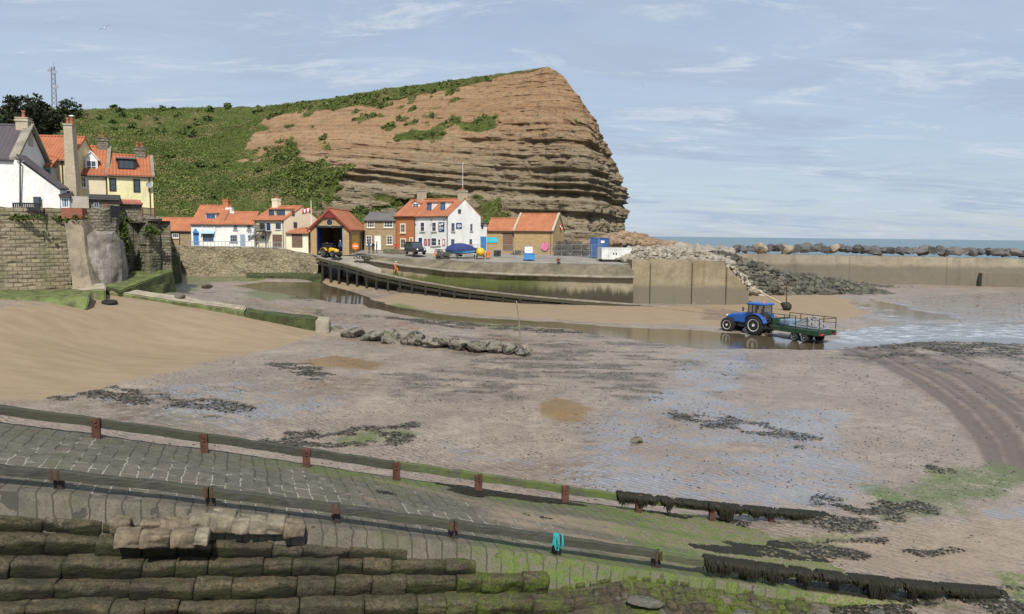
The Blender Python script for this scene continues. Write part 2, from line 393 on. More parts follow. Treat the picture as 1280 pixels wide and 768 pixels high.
# ------------------------------------------------------------------ materials of the beach
def mat_ground():
    n = NT('tidal_sand'); o = n.co()
    dry, wet, weed, alg, rut, br, trk = [n.attr(k) for k in ('dry', 'wet', 'weed', 'algae', 'rut', 'brown', 'track')]
    big = n.noise(o, .22, 6, .6); mid = n.noise(o, 1.4, 6, .7); fine = n.noise(o, 11, 5, .75); gr = n.noise(o, 45, 3, .7)
    c = n.mix(n.ramp(big, .3, .7), (.25, .20, .155), (.36, .292, .225))
    c = n.mix(n.ramp(mid, .35, .7, 0, .6), c, (.19, .148, .12))
    c = n.mix(n.ramp(fine, .48, .66, 0, .75), c, (.105, .08, .066))
    c = n.mix(n.ramp(fine, .45, .25, 0, .5), c, (.36, .30, .26))
    d = n.mix(n.ramp(n.noise(n.mapped(o, (.5, 1.6, 1), (0, 0, .25)), .8, 5, .6), .3, .72), (.285, .212, .132), (.235, .172, .106))
    d = n.mix(n.ramp(fine, .45, .8, 0, .35), d, (.21, .145, .095))
    c = n.mix(dry, c, d)
    c = n.mix(n.math('MULTIPLY', trk, .9), c, n.mix(n.ramp(mid, .35, .65), (.225, .16, .115), (.14, .10, .072)))
    c = n.mix(n.math('MULTIPLY', rut, .85), c, (.105, .072, .05))
    c = n.mix(n.math('MULTIPLY', n.attr('speck'), n.ramp(n.math('ADD', n.math('MULTIPLY', fine, .6), n.math('MULTIPLY', mid, .4)), .40, .54, .25, .9)), c, (.055, .05, .04))
    c = n.mix(br, c, (.22, .135, .05))
    ag = n.mix(n.ramp(fine, .3, .7), (.13, .17, .035), (.06, .085, .02))
    c = n.mix(n.math('MULTIPLY', alg, n.ramp(n.math('ADD', n.math('MULTIPLY', mid, .5), n.math('MULTIPLY', fine, .5)), .36, .55)), c, ag)
    wk = n.mix(n.ramp(n.noise(o, 16, 4, .8), .35, .7), (.018, .019, .014), (.085, .075, .045))
    c = n.mix(n.math('MULTIPLY', weed, n.ramp(fine, .30, .50)), c, wk)
    wetf = n.math('MULTIPLY', wet, n.ramp(n.math('ADD', n.math('MULTIPLY', mid, .6), n.math('MULTIPLY', big, .4)), .40, .56))
    wv = n.node('ShaderNodeTexWave', {'wave_type': 'BANDS', 'bands_direction': 'DIAGONAL'}, Vector=n.mapped(o, (1, 1.25, 1)), Scale=1.55, Distortion=9.0, Detail=4.0, Detail_Scale=1.2, Detail_Roughness=.65).outputs[1]
    crest = n.ramp(wv, .30, .62)
    c = n.mix(n.math('MULTIPLY', n.math('SUBTRACT', 1.0, dry), n.math('MULTIPLY', n.ramp(wv, .45, .85, 0, .7), n.ramp(n.noise(o, .35, 4, .7), .36, .60))), c, (.125, .095, .075))
    c = n.mix(n.math('MULTIPLY', wetf, .35), c, (.10, .08, .07))
    # water stands in the troughs of the ripples where the sand is wet
    rg = n.math('ADD', n.math('MULTIPLY', dry, .45), .42)
    film = n.math('MULTIPLY', wetf, n.math('SUBTRACT', 1.0, n.math('MULTIPLY', crest, .5)))
    rg = n.math('MULTIPLY', rg, n.math('SUBTRACT', 1.0, n.math('MULTIPLY', film, .9)))
    rg = n.math('MULTIPLY', rg, n.math('SUBTRACT', 1.0, n.math('MULTIPLY', br, .8)))
    wamp = n.math('MULTIPLY', n.math('SUBTRACT', 1.0, dry), n.math('SUBTRACT', 1.0, n.math('MULTIPLY', film, .75)))
    h = n.math('ADD', n.math('MULTIPLY', wv, n.math('MULTIPLY', wamp, .45)), n.math('MULTIPLY', fine, n.math('SUBTRACT', .8, n.math('MULTIPLY', film, .72))))
    h = n.math('ADD', h, n.math('MULTIPLY', n.noise(n.mapped(o, (.6, 2, 1), (0, 0, .2)), 2.2, 5, .6), n.math('MULTIPLY', dry, .4)))
    h = n.math('ADD', h, n.math('MULTIPLY', n.math('MULTIPLY', weed, n.noise(o, 16, 4, .8)), 2.0))
    nb = n.bump(h, .55, .045)
    cw = n.math('MULTIPLY', film, n.ramp(wetf, 0, .5)); n.set(n.b.inputs['Coat Weight'], cw); n.set(n.b.inputs['Coat IOR'], 4.6); n.set(n.b.inputs['Coat Roughness'], .10)
    n.set(n.b.inputs['Coat Normal'], n.bump(n.math('ADD', n.math('MULTIPLY', wv, .5), n.math('MULTIPLY', mid, .5)), .12, .03))
    return n.out(c, rg, nb, .35)
def mat_water(name, deep, rough=.03, foam=False, sc=3.0, bump=.12):
    n = NT(name); o = n.co()
    c = n.mix(n.noise(o, .3, 4), deep, tuple(x*1.6 for x in deep))
    if foam: c = n.mix(n.math('MULTIPLY', n.attr('foam'), n.ramp(n.noise(n.mapped(o, (.35, 1.5, 1)), 1.6, 7, .8), .50, .60)), c, (.78, .80, .82))
    h = n.noise(n.mapped(o, (.6, 1.4, 1)), sc, 4, .6)
    return n.out(c, rough, n.bump(h, bump, .06), .5)
# ------------------------------------------------------------------ beach mesh
NT_, NR_ = 760, 600
th = np.linspace(R(-52), R(50), NT_); rr = np.geomspace(8.2, 185, NR_)
TH, RR = np.meshgrid(th, rr, indexing='ij')
GX, GY = np.sin(TH)*RR, np.cos(TH)*RR
GM = gmasks(GX, GY)
GZ = gfull(GX, GY, GM)
tag(grid_mesh('beach', np.stack([GX, GY, GZ], -1), mat_ground(), {k: GM[k] for k in ('dry', 'wet', 'weed', 'algae', 'rut', 'brown', 'track', 'speck')}), kind='structure')
foam = np.zeros(GX.shape)
fp = [wpoly([(1050,410),(1100,406),(1330,404),(1330,422),(1160,423),(1040,428)]), wpoly([(1062,380),(1092,376),(1100,390),(1150,400),(1090,394)])]
for i, p in enumerate(fp): foam = np.maximum(foam, mask(GX, GY, p, 1.2, 1.5, .3, i))
wkeep = GM['water'] > .04
kc = wkeep[:-1,:-1] | wkeep[1:,:-1] | wkeep[:-1,1:] | wkeep[1:,1:]
wz = gz(GX, GY) - .075
tag(grid_mesh('river_water', np.stack([GX, GY, wz], -1), mat_water('river_water', (.075,.058,.034), .04, True, 4.0, .10), {'foam': foam}, keep=kc), kind='structure')
# sea: one sheet to the horizon
def sea():
    xs = np.concatenate([-np.geomspace(9000, 60, 14), np.linspace(-50, 420, 40), np.geomspace(480, 9000, 12)])
    ys = np.concatenate([np.linspace(100, 420, 40), np.geomspace(450, 15000, 26)])
    X, Y = np.meshgrid(xs, ys, indexing='ij')
    n = NT('sea_water'); o = n.co()
    c = n.mix(n.noise(n.mapped(o, (.01, .04, 1)), 1.0, 5), (.045, .105, .125), (.075, .14, .155))
    h = n.noise(n.mapped(o, (.5, 1.2, 1)), .35, 6, .65)
    m = n.out(c, .28, n.bump(h, .6, .5), .5)
    tag(grid_mesh('sea', np.stack([X, Y, np.full(X.shape, -.42)], -1), m), kind='structure')
sea()
# ================================================================== HEADLAND
# px, base distance, base height, top px, top py, top distance, cliff share
HC = np.array([(-260,100,9,-260,150,180,0),(-120,100,9,-120,146,185,0),(0,104,9,0,141,195,0),(100,110,8.5,92,139,205,0),(200,122,7,200,136,222,0),(270,130,7,270,135,226,0),(330,136,7,330,134,222,.25),(380,143,7,380,128,212,.75),
  (430,148,7,430,121,205,1),(500,152,7,500,109,198,1),(600,152,6.5,600,96,188,1),(660,151,6,660,87,181,1),(690,150,5.5,684,83,178,1),(716,149,5,704,95,176,1),(738,149,4.5,722,120,174,1),(752,155,4,740,146,178,1),
  (762,164,4,757,181,184,1),(768,172,4,773,214,188,1),(772,182,4,784,238,190,1),(774,194,4,784,243,200,1),(770,214,4,776,246,216,1),(755,240,4,760,250,240,1)], float)
def headland():
    ks = np.concatenate([np.linspace(0, 6, 110), np.linspace(6.02, 13, 330), np.linspace(13.03, 21, 190)])
    NV = 380
    I = np.arange(len(HC))
    def smooth(col):                       # smoothed interpolation of the survey columns
        v = np.interp(ks, I, col); k = np.ones(9)/9
        return np.convolve(np.pad(v, 4, mode='edge'), k, mode='valid')
    px, bd, bz, tx, ty, td, cl = [smooth(HC[:,i]) for i in range(7)]
    B = np.array([tuple(at_d(p, 297, d)) for p, d in zip(px, bd)]); B[:,2] = bz - 1.5
    T = np.array([tuple(at_d(p, q, d)) for p, q, d in zip(tx, ty, td)])
    t = np.linspace(0, 1, NV)
    oc = np.interp(t, [0,.06,.16,.3,.42,.5,.62,.76,.9,1], [-.10,.06,.20,.27,.31,.37,.47,.64,.86,1])
    oh = t**.9
    O = cl[:,None]*oc + (1-cl[:,None])*oh
    P = np.zeros((len(ks), NV, 3))
    P[...,:2] = B[:,None,:2] + (T-B)[:,None,:2]*O[...,None]
    P[...,2] = B[:,None,2] + (T-B)[:,None,2]*t
    PX = proj(P); sx, sy = PX[...,0], PX[...,1]
    x, y, z = P[...,0], P[...,1], P[...,2]
    tg = np.gradient((B[:,:2]+T[:,:2])/2, axis=0); tg /= np.linalg.norm(tg, axis=1, keepdims=True)+1e-9
    N = np.stack([tg[:,1], -tg[:,0]], -1)
    # ---- vegetation share
    nz = fbm(x*.05, y*.05, z*.09, 21, 5)
    edge = np.interp(sx, [300,330,420,500,600,660,690,720], [200,150,139,122,105,93,83,70])
    left = np.interp(sy, [130,150,165,185,215,245,270,300], [480,335,322,338,378,415,440,470])
    g = np.maximum(sstep(-10, 14, left - sx + nz*150 + 200*fbm(x*.28, y*.28, z*.4, 28, 4)), sstep(-2, 3, edge - sy + nz*9))
    # bushes rooted on ledges and the grassy foot of the cliff
    g2 = sstep(.1, .3, fbm(x*.16, y*.14, z*.3, 5, 5)) * (sstep(430, 460, sx)*sstep(640, 600, sx)*sstep(140, 150, sy)*sstep(182, 168, sy) + .9*sstep(320, 350, sx)*sstep(425, 390, sx)*sstep(150, 170, sy))
    g3 = sstep(.0, .14, fbm(x*.22, y*.22, z*.35, 6, 5) + .03) * sstep(238, 252, sy) * sstep(655, 610, sx)
    g4 = sstep(.2, .35, fbm(x*.2, y*.2, z*.3, 8, 4)) * sstep(700, 725, sx) * sstep(200, 150, sy) * .8
    G = np.clip(np.maximum.reduce([g, g2, g3, g4]), 0, 1)
    # ---- strata
    zw = z + .055*(x-20) + 1.1*fbm(x*.03, y*.03, 0, 3, 3)
    r2 = np.random.default_rng(4)
    lz = np.cumsum(r2.uniform(.16, .85, 220)) - 5; la = r2.uniform(-1, 1, 220) * r2.choice([.25, .5, 1.0], 220)
    k = np.clip(np.searchsorted(lz, zw), 1, 218)
    fr = (zw-lz[k-1])/(lz[k]-lz[k-1])
    lay = la[k-1] + (la[k]-la[k-1])*sstep(.80, 1.0, fr)
    blk = vnoise(x/2.6 + k*7.3, y/2.6, k*3.1, 41)                    # joints break every bed differently
    blk = np.sign(blk)*np.abs(blk)**.6
    amp = .75 + .75*fbm(x*.06, y*.06, z*.05, 9, 3)
    und = lambda z0, z1, d: d*sstep(z0-.8, z0+.15, zw)*sstep(z1+.15, z1-.3, zw)*np.clip(.75+1.3*fbm(x*.09, y*.05, z*.02, int(z0*3), 3), 0, 1.25)
    b2 = vnoise(x/1.1 + k*3.7, y/1.1, k*5.3, 43)
    brk = sstep(-.35, .35, fbm(x*.12, y*.12, z*.16, 47, 4))               # stretches where the ledges have fallen away
    disp = lay*amp*(.07+.22*brk) + blk*(.12+.26*brk) + .24*b2 + 2.2*fbm(x*.045, y*.05, z*.03, 13, 4) + 1.0*fbm(x*.2, y*.2, z*.3, 14, 4) + .75*fbm(x*.5, y*.5, z*.75, 15, 5) + sstep(10.6, 12.2, ks)[:,None]*(1.6*np.abs(fbm(x*.22, y*.22, z*.26, 16, 5))+.8*fbm(x*.5, y*.3, z*.2, 18, 4))
    disp -= und(16.3, 17.6, 1.9) + und(18.2, 19.0, 1.6) + und(21.4, 22.2, 1.2) + und(19.8, 20.3, .8) + und(27.2, 28.4, 1.3)*sstep(560,600,sx) + und(31.5, 32.3, .9)*sstep(600,660,sx) + und(24.3,24.9,.7) + und(12.2,13.4,1.1)*sstep(620,660,sx)
    disp += 1.3*sstep(9.6, 9.2, zw)*sstep(640, 660, sx)
    gull = fbm(x*.22, y*.2, z*.02, 25, 3)                             # gullies in the clay at the top
    disp = disp*(1-.45*sstep(19.5, 24, zw)*sstep(640, 560, sx))*(1-.5*sstep(30, 38, z)) + gull*1.0*sstep(30, 38, z)
    cliff = (1-G)*sstep(0, .5, cl)[:,None]
    hill = 1.6*fbm(x*.05, y*.05, z*.05, 17, 4) + .9*np.abs(fbm(x*.22, y*.22, z*.22, 18, 4)) + .5*np.abs(fbm(x*.6, y*.6, z*.6, 19, 3))
    hill = hill + sstep(.9, 1, t)*1.0*fbm(x*.12, y*.1, 0, 23, 4)
    D = disp*cliff + (hill-.6)*(1-cliff) + .5*G*np.abs(fbm(x*.9, y*.9, z*.9, 33, 3))
    D *= sstep(0, .02, t)
    P[...,:2] += N[:,None,:]*D[...,None]*np.where(cliff > .5, 1, .75)[...,None]
    P[...,2] += np.where(cliff < .5, np.abs(D)*.55, 0)*sstep(1.0, .97, t)
    P[...,2] += sstep(.96, 1, t)*(.8*np.abs(fbm(x*.3, y*.1, 0, 55, 4)))*(1-.4*cl[:,None])
    # plateau behind the crest
    back = P[:, -1:, :].copy(); rows = []
    for q in (6, 20, 60):
        b = back.copy(); wr = sstep(10.5, 12.5, ks)[:,None]; b[:,0,:2] += -N*q*(1-wr) + np.array([-.25, .97])*q*wr; b[:,0,2] -= .02*q + (.35*q)*wr[:,0]; rows.append(b)
    P = np.concatenate([P]+rows, 1); G = np.concatenate([G]+[(1-.9*sstep(10.5,12.5,ks))[:,None]]*3, 1)
    n = NT('headland_rock_and_grass'); o = n.co()
    zc = n.node('ShaderNodeSeparateXYZ', None, Vector=o)
    tilt = n.math('ADD', zc.outputs[2], n.math('MULTIPLY', zc.outputs[0], .055))
    wv = n.math('ADD', tilt, n.math('MULTIPLY', n.noise(o, .04, 3), 2.5))
    band = n.noise(n.node('ShaderNodeCombineXYZ', None, X=n.math('MULTIPLY', zc.outputs[0], .012), Y=0.0, Z=wv).outputs[0], .75, 6, .75)
    thin = n.noise(n.node('ShaderNodeCombineXYZ', None, X=n.math('MULTIPLY', zc.outputs[0], .06), Y=0.0, Z=wv).outputs[0], 2.6, 7, .9)
    mo = n.noise(o, .35, 6, .7); fi = n.noise(o, 1.6, 5, .75)
    hi = n.ramp(n.math('ADD', n.math('SUBTRACT', zc.outputs[2], n.math('MULTIPLY', zc.outputs[0], .10)), n.math('MULTIPLY', n.math('SUBTRACT', mo, .5), 24)), 19, 36)
    rock = n.mix(n.ramp(band, .34, .64), (.19, .155, .10), (.42, .345, .235))
    red = n.mix(n.ramp(band, .34, .66), (.325, .19, .10), (.47, .305, .172))
    rock = n.mix(hi, rock, red)
    rock = n.mix(n.ramp(mo, .5, .75, 0, .5), rock, (.33, .205, .115))
    rock = n.mix(n.ramp(thin, .53, .64, 0, .8), rock, (.10, .074, .046))
    rock = n.mix(n.ramp(thin, .44, .28, 0, .5), rock, (.40, .32, .215))
    stk = n.noise(n.mapped(o, (.9, .9, .12)), .8, 5, .75)
    rock = n.mix(n.ramp(stk, .50, .66, 0, .6), rock, (.155, .11, .065))
    rock = n.mix(n.ramp(n.noise(o, .6, 6, .8), .56, .68, 0, .6), rock, (.45, .37, .26))
    rock = n.mix(n.ramp(fi, .52, .70, 0, .65), rock, (.11, .08, .048))
    gm = n.noise(o, .07, 5, .65); gf = n.noise(o, .8, 5, .7)
    gr = n.mix(n.ramp(gm, .35, .65), (.085, .115, .03), (.135, .16, .045))
    gr = n.mix(n.ramp(n.noise(o, .12, 5, .7), .48, .64, 0, .75), gr, (.22, .18, .085))
    gr = n.mix(n.ramp(gf, .45, .7, 0, .7), gr, (.025, .04, .012))
    c = n.mix(n.ramp(n.attr('grass'), .3, .6), rock, gr)
    h = n.math('ADD', fi, n.math('MULTIPLY', thin, 1.5))
    m = n.out(c, .95, n.bump(h, 1.0, .5), .15)
    tag(grid_mesh('headland', P, m, {'grass': G}, smooth=False), kind='structure')
    return P[:, :NV], G[:, :NV], N, cl, sx
HP, HG, HN, HCL, HSX = headland()
def leaf_cards(name, C, S, TONE, per, mat, kind='stuff', flat=.5, label=None, cat=None, parent=None):
    """C centres, S spread, TONE; per leaf cards round every centre, one mesh"""
    n = len(C); M = n*per
    c = np.repeat(C, per, 0); s = np.repeat(S, per); tn = np.repeat(TONE, per)
    d = rng.normal(size=(M, 3)); d /= np.linalg.norm(d, axis=1, keepdims=True)
    c = c + d*(s*rng.uniform(.25, 1, M)**.6)[:,None]*np.array([1,1,flat+.3])
    a = rng.normal(size=(M, 3)); a /= np.linalg.norm(a, axis=1, keepdims=True)
    b = np.cross(a, rng.normal(size=(M, 3))); b /= np.linalg.norm(b, axis=1, keepdims=True)
    L = (s*rng.uniform(.25, .55, M))[:,None]
    V = np.stack([c-a*L-b*L*.4, c+a*L*.2-b*L*.6, c+a*L, c-a*L*.2+b*L*.6], 1).reshape(-1, 3)
    Q = np.arange(M*4).reshape(-1, 4)
    o = raw_mesh(name, V, Q, mat, {'tone': np.repeat(np.clip(tn+rng.normal(0,.12,M), 0, 1), 4)}, parent=parent)
    return tag(o, label, cat, None, kind) if kind or label else o
def mat_leaf(name, dark, light, dry=None):
    n = NT(name); o = n.co(); t = n.attr('tone')
    c = n.mix(t, dark, light)
    if dry: c = n.mix(n.ramp(n.noise(o, .12, 5, .7), .48, .64, 0, .8), c, dry)
    n.set(n.b.inputs['Subsurface Weight'], 0.0)
    return n.out(c, .8, None, .2)
def hill_cover():
    P, G = HP, HG
    i = rng.integers(2, P.shape[0]-1, 600000); j = rng.integers(3, P.shape[1]-1, 600000)
    u = rng.uniform(0, 1, (600000, 1))
    ok = (G[i, j] > .55)
    # even density by area: accept by local cell size
    e = np.linalg.norm(P[i, j]-P[i-1, j], axis=1)*np.linalg.norm(P[i, j]-P[i, j-1], axis=1)
    ok &= rng.uniform(0, 1, len(i)) < e/np.percentile(e, 92)
    C = (P[i, j]*u + P[i-1, j-1]*(1-u))[ok][:80000]
    patch = fbm(C[:,0]*.06, C[:,1]*.06, C[:,2]*.06, 71, 4); pf = fbm(C[:,0]*.35, C[:,1]*.35, C[:,2]*.35, 72, 3)
    S = np.clip(.34 + .32*patch + .2*pf, .16, .75)
    C[:,2] += S*.35
    leaf_cards('hillside_scrub', C, S, np.clip(.5+.5*pf-.35*patch, 0, 1), 4, mat_leaf('scrub_leaf', (.075,.105,.024), (.175,.21,.055), (.25,.215,.095)))
    # bushes rooted on the ledges of the face
    i = rng.integers(110, 440, 30000); j = rng.integers(40, P.shape[1]-8, 30000); ok = (G[i, j] > .3) & (HCL[i] > .3) & (HSX[i, j] > 325) & (vnoise(P[i,j][:,0]*.9, P[i,j][:,1]*.9, P[i,j][:,2]*.9, 3) > .0)
    C = P[i, j][ok][:850].copy(); S = rng.uniform(.18, .8, len(C)); C[:,1] -= S*.4; C[:,2] += S*.2
    leaf_cards('ledge_bushes', C, S, rng.uniform(.0, .75, len(C)), 22, mat_leaf('ledge_leaf', (.065,.092,.022), (.175,.205,.058)))
    # bigger gorse and thorn bushes, densest towards the crest
    i = rng.integers(2, P.shape[0]-1, 9000); j = (rng.beta(3.6, 1.1, 9000)*(P.shape[1]-4)).astype(int)+3
    C = P[i, j]; b = (G[i, j] > .6) & (fbm(C[:,0]*.04, C[:,1]*.04, C[:,2]*.05, 91, 3) > .02)
    cc = HCL[i][b][:230]; C = C[b][:230]; S = rng.uniform(.5, 1.35, len(C))*np.where(cc > .3, .42, 1); C[:,2] += S*.3
    C = np.concatenate([C]); per = 70
    leaf_cards('gorse_bushes', C, S, rng.uniform(.05, .55, len(C)), per, mat_leaf('gorse_leaf', (.045,.072,.018), (.165,.20,.055)))
hill_cover()
# ================================================================== SLIPWAY RAMP
def run(pts, x0, d0, x1, d1):
    out = []
    for px, py in pts:
        f = (px-x0)/(x1-x0); d = 1/((1-f)/d0 + f/d1); out.append(tuple(at_d(px, py, d)))
    return np.array(out)
NEAR = run([(-160,594),(0,607),(71,616),(262,634),(420,654),(567,673),(697,691),(822,710),(932,727),(1046,741),(1150,750),(1250,757)], 0, 13.3, 1250, 17.2)
FAR = run([(-120,516),(0,531),(122,546),(257,566),(383,582),(495,597),(597,612),(705,628),(796,638),(888,650),(962,656),(1033,660)], 0, 17.0, 1033, 22.4)
def edge_fit(P, deg=3):
    L = np.concatenate([[0], np.cumsum(np.linalg.norm(np.diff(P, axis=0), axis=1))]); u = L/L[-1]
    c = [np.polyfit(u, P[:,i], deg) for i in range(3)]
    return lambda t: np.stack([np.polyval(k, t) for k in c], -1)
nE, fE = edge_fit(NEAR), edge_fit(FAR)
def mat_ramp():
    n = NT('slipway_setts'); v = n.co('UV'); o = n.co(); alg = n.attr('algae'); sand = n.attr('sand')
    w = n.node('ShaderNodeVectorMath', {'operation': 'MULTIPLY_ADD'}, _0=n.node('ShaderNodeTexNoise', None, Vector=o, Scale=2.2, Detail=3.0).outputs[1], _1=(.16, .16, 0), _2=v).outputs[0]
    br = n.node('ShaderNodeTexBrick', {'offset': .5}, Vector=w, Color1=(.150,.130,.098,1), Color2=(.098,.086,.066,1), Mortar=(.36,.33,.27,1), Scale=1.0, Mortar_Size=.016, Mortar_Smooth=.25, Bias=0.0, Brick_Width=.62, Row_Height=.30)
    big = n.noise(o, .5, 5, .65); mid = n.noise(o, 3, 5, .7); fine = n.noise(o, 24, 4, .7)
    lost = n.ramp(n.math('ADD', n.math('ADD', n.math('MULTIPLY', big, .5), n.math('MULTIPLY', mid, .5)), n.attr('wash')), .50, .58)      # mortar washed out or filled with silt
    flat = n.mix(br.outputs[0], n.mix(n.ramp(mid, .35, .7), (.135,.118,.088), (.085,.076,.058)), (.0,.0,.0)) if False else n.mix(n.ramp(mid, .35, .7), (.14,.122,.092), (.085,.076,.058))
    c = n.mix(lost, br.outputs[0], n.mix(n.math('MULTIPLY', br.outputs[1], .85), flat, (.04,.037,.027)))
    c = n.mix(n.ramp(fine, .45, .7, 0, .6), c, (.055,.048,.036))
    c = n.mix(n.ramp(n.noise(o, 1.1, 6, .75), .48, .66, 0, .6), c, (.085,.088,.042))
    c = n.mix(n.math('MULTIPLY', sand, n.ramp(mid, .3, .55)), c, (.27,.205,.14))
    ag = n.mix(n.ramp(fine, .3, .7), (.15,.20,.035), (.055,.085,.018))
    c = n.mix(n.math('MULTIPLY', alg, n.ramp(n.math('ADD', n.math('MULTIPLY', mid, .6), n.math('MULTIPLY', fine, .4)), .43, .55)), c, ag)
    h = n.math('ADD', n.math('MULTIPLY', br.outputs[1], -.9), n.math('MULTIPLY', fine, .55)); h = n.math('ADD', h, n.math('MULTIPLY', mid, .8))
    return n.out(c, .82, n.bump(h, .8, .03), .35)
def ramp_surface():
    NU, NV = 460, 44
    t = np.linspace(-.02, 1.0, NU); v = np.linspace(0, 1, NV)
    a, b = nE(t), fE(t)
    d = b-a; d2 = d/np.linalg.norm(d, axis=1, keepdims=True)
    a = a - d2*.27; b = b + d2*.30
    P = a[:,None]*(1-v)[None,:,None] + b[:,None]*v[None,:,None]
    L = np.concatenate([[0], np.cumsum(np.linalg.norm(np.diff((a+b)/2, axis=0), axis=1))])
    wdt = np.linalg.norm(b-a, axis=1)
    # the setts run across the slipway in rows, a little askew
    al_ = (a[-1]-a[0])[:2]; al_ = al_/np.linalg.norm(al_); ac_ = np.array([-al_[1], al_[0]])
    ca, cb = P[...,:2] @ al_, P[...,:2] @ ac_
    UV = np.stack([cb, ca*1.02 + .17*cb], -1)
    x, y = P[...,0], P[...,1]
    P[...,2] += .03*fbm(x*.8, y*.8, 0, 3, 3) + .014*fbm(x*4, y*4, 0, 5, 3) - .04*np.abs(v-.5)[None]
    T = np.broadcast_to(t[:,None], x.shape)
    al = sstep(.50, .72, T + .25*fbm(x*.45, y*.6, 0, 8, 4))*.95
    al = np.maximum(al, sstep(.25, .42, T)*sstep(.72, .95, np.broadcast_to(v, x.shape) + .25*fbm(x*.8, y*.8, 0, 4, 3)))
    al = np.maximum(al, sstep(.40, .52, T + .1*fbm(x*.9, y*.9, 0, 41, 3))*sstep(.22, .06, np.broadcast_to(v, x.shape))*.9)
    wash = np.interp(np.broadcast_to(v, x.shape) + .08*fbm(x*.5, y*.8, 0, 31, 3), [.04, .14, .3, .68, 1], [.22, .06, -.045, .09, .14]) + np.interp(T, [0, .45, .6], [0, .0, .08])
    sd = sstep(.60, .8, T + .5*fbm(x*.35, y*1.2, 0, 12, 4))*.8
    st = np.concatenate([P[:, :1] - np.array([0,0,2.4]), P, P[:, -1:] - np.array([0,0,2.4])], 1)
    pad = lambda q: np.concatenate([q[:, :1], q, q[:, -1:]], 1)
    tag(grid_mesh('slipway_ramp', st, mat_ramp(), {'algae': pad(al), 'sand': pad(sd), 'wash': pad(wash)}, pad(UV)), kind='structure')
ramp_surface()
# ------------------------------------------------------------------ rails along the slipway
def mat_timber(name, c1, c2, green=None, rough=.85):
    if name in _mc: return _mc[name]
    n = NT(name); o = n.co()
    g = n.noise(n.mapped(o, (.6, 8, 14)), 2.0, 5, .7); m = n.noise(o, 1.2, 5, .7); f = n.noise(o, 30, 3)
    c = n.mix(n.ramp(g, .3, .7), c1, c2)
    if green: c = n.mix(n.ramp(m, .40, .62, 0, .85), c, green)
    c = n.mix(n.ramp(f, .5, .8, 0, .6), c, tuple(x*.4 for x in c1))
    _mc[name] = n.out(c, rough, n.bump(n.math('ADD', g, n.math('MULTIPLY', f, .5)), .6, .02), .3); return _mc[name]
M_beam = mat_timber('weathered_beam', (.075,.071,.058), (.028,.027,.022), (.055,.058,.034))
M_beam_green = mat_timber('algae_beam', (.10,.105,.06), (.06,.06,.04), (.10,.135,.03))
M_rust = plain('rusty_post', (.085,.036,.022), .4, 5, .9, .5, stain=(.035,.02,.014), fine=30)
M_darkpost = plain('shaded_post', (.035,.026,.021), .3, 6, .8, .5, fine=30)  # near posts: shade under the overhanging beam painted into their dark colour
def tof(E, x):
    ts = np.linspace(-.1, 1.05, 3000); p = E(ts); return ts[np.argmin(np.abs(proj(p)[:,0]-x))]
def rail(name, label, E, posts, hgt, bh, th, front, green_from, t0, t1, mp, group):
    root = thing(name, label, 'railing', tuple(E(np.array([.5]))[0]), 0, group)
    o0 = Vector(root.location)
    ts = np.linspace(t0, t1, 90); P = E(ts)
    # beams: one timber between every other post, with butt joints
    cuts = [t0] + [tof(E, p) for p in posts[1::2]] + [t1]
    for a, b in zip(cuts, cuts[1:]):
        if b-a < .01: continue
        m = MB(); k = 14; vs = []; fs = []
        wob = random.uniform(-.02, .02)
        for i, t in enumerate(np.linspace(a+.0007, b-.0007, k)):
            p = Vector(E(np.array([t]))[0]); q = Vector(E(np.array([t+.004]))[0]); d = (q-p).normalized()
            nrm = Vector((d.y, -d.x, 0)).normalized()          # towards the camera side
            zt = hgt + wob + .012*math.sin(i*2.1+a*90)
            for (u, w) in ((-th/2,-bh),( th/2,-bh),(th/2,-.02),(th/2-.02,0),(-th/2,0)):
                jit = .006*math.sin(i*5.3+u*70+w*31)
                vs.append(tuple(p + nrm*(u+jit) + Vector((0,0,zt+w+jit)) - o0))
        for i in range(k-1):
            for c in range(5): fs.append((i*5+c, i*5+(c+1)%5, (i+1)*5+(c+1)%5, (i+1)*5+c))
        fs += [(4,3,2,1,0), tuple((k-1)*5+c for c in range(5))]
        m.add(vs, fs); m.build('beam', M_beam_green if (a+b)/2 > green_from else M_beam, root)
    for i, px in enumerate(posts):
        t = tof(E, px); p = Vector(E(np.array([t]))[0]); q = Vector(E(np.array([t+.004]))[0]); d = (q-p); d.z = 0; d.normalize()
        nrm = Vector((d.y, -d.x, 0)); Mx = Matrix((( d.x, nrm.x, 0, 0), (d.y, nrm.y, 0, 0), (0,0,1,0), (0,0,0,1))).to_4x4()
        Mx.translation = p - o0 + nrm*((th/2+.04) if front else (-th/2-.055))
        m = MB(); m.M = Mx @ Matrix.Rotation(R(random.uniform(-3,3)), 4, 'Y')
        wd_ = random.uniform(.17, .21)
        m.bev((-wd_/2, -.05, -.5), (wd_/2, .05, hgt+(random.uniform(-.01,.04) if front else -.03)), .012)
        post = m.build('post', mp, root)
        if not front:
            b = MB(); b.M = m.M; b.bev((-.08, .05+th+.001, hgt-.20), (-.035, .05+th+.016, hgt+.03), .004); b.build('bracket', M_rust, post)
            b = MB(); b.M = m.M; b.bev((.035, .05+th+.001, hgt-.19), (.08, .05+th+.016, hgt+.015), .004); b.build('bracket', M_rust, post)
        for sz in ((-.16, -.07) if front else ()):
            b = MB(); b.M = m.M; b.lathe([(.028,0),(.028,.02),(.016,.032)], (0, .05 if front else .05+th, hgt+sz), (0,1,0), 8)
            b.build('bolt', M_rust, post)
    return root
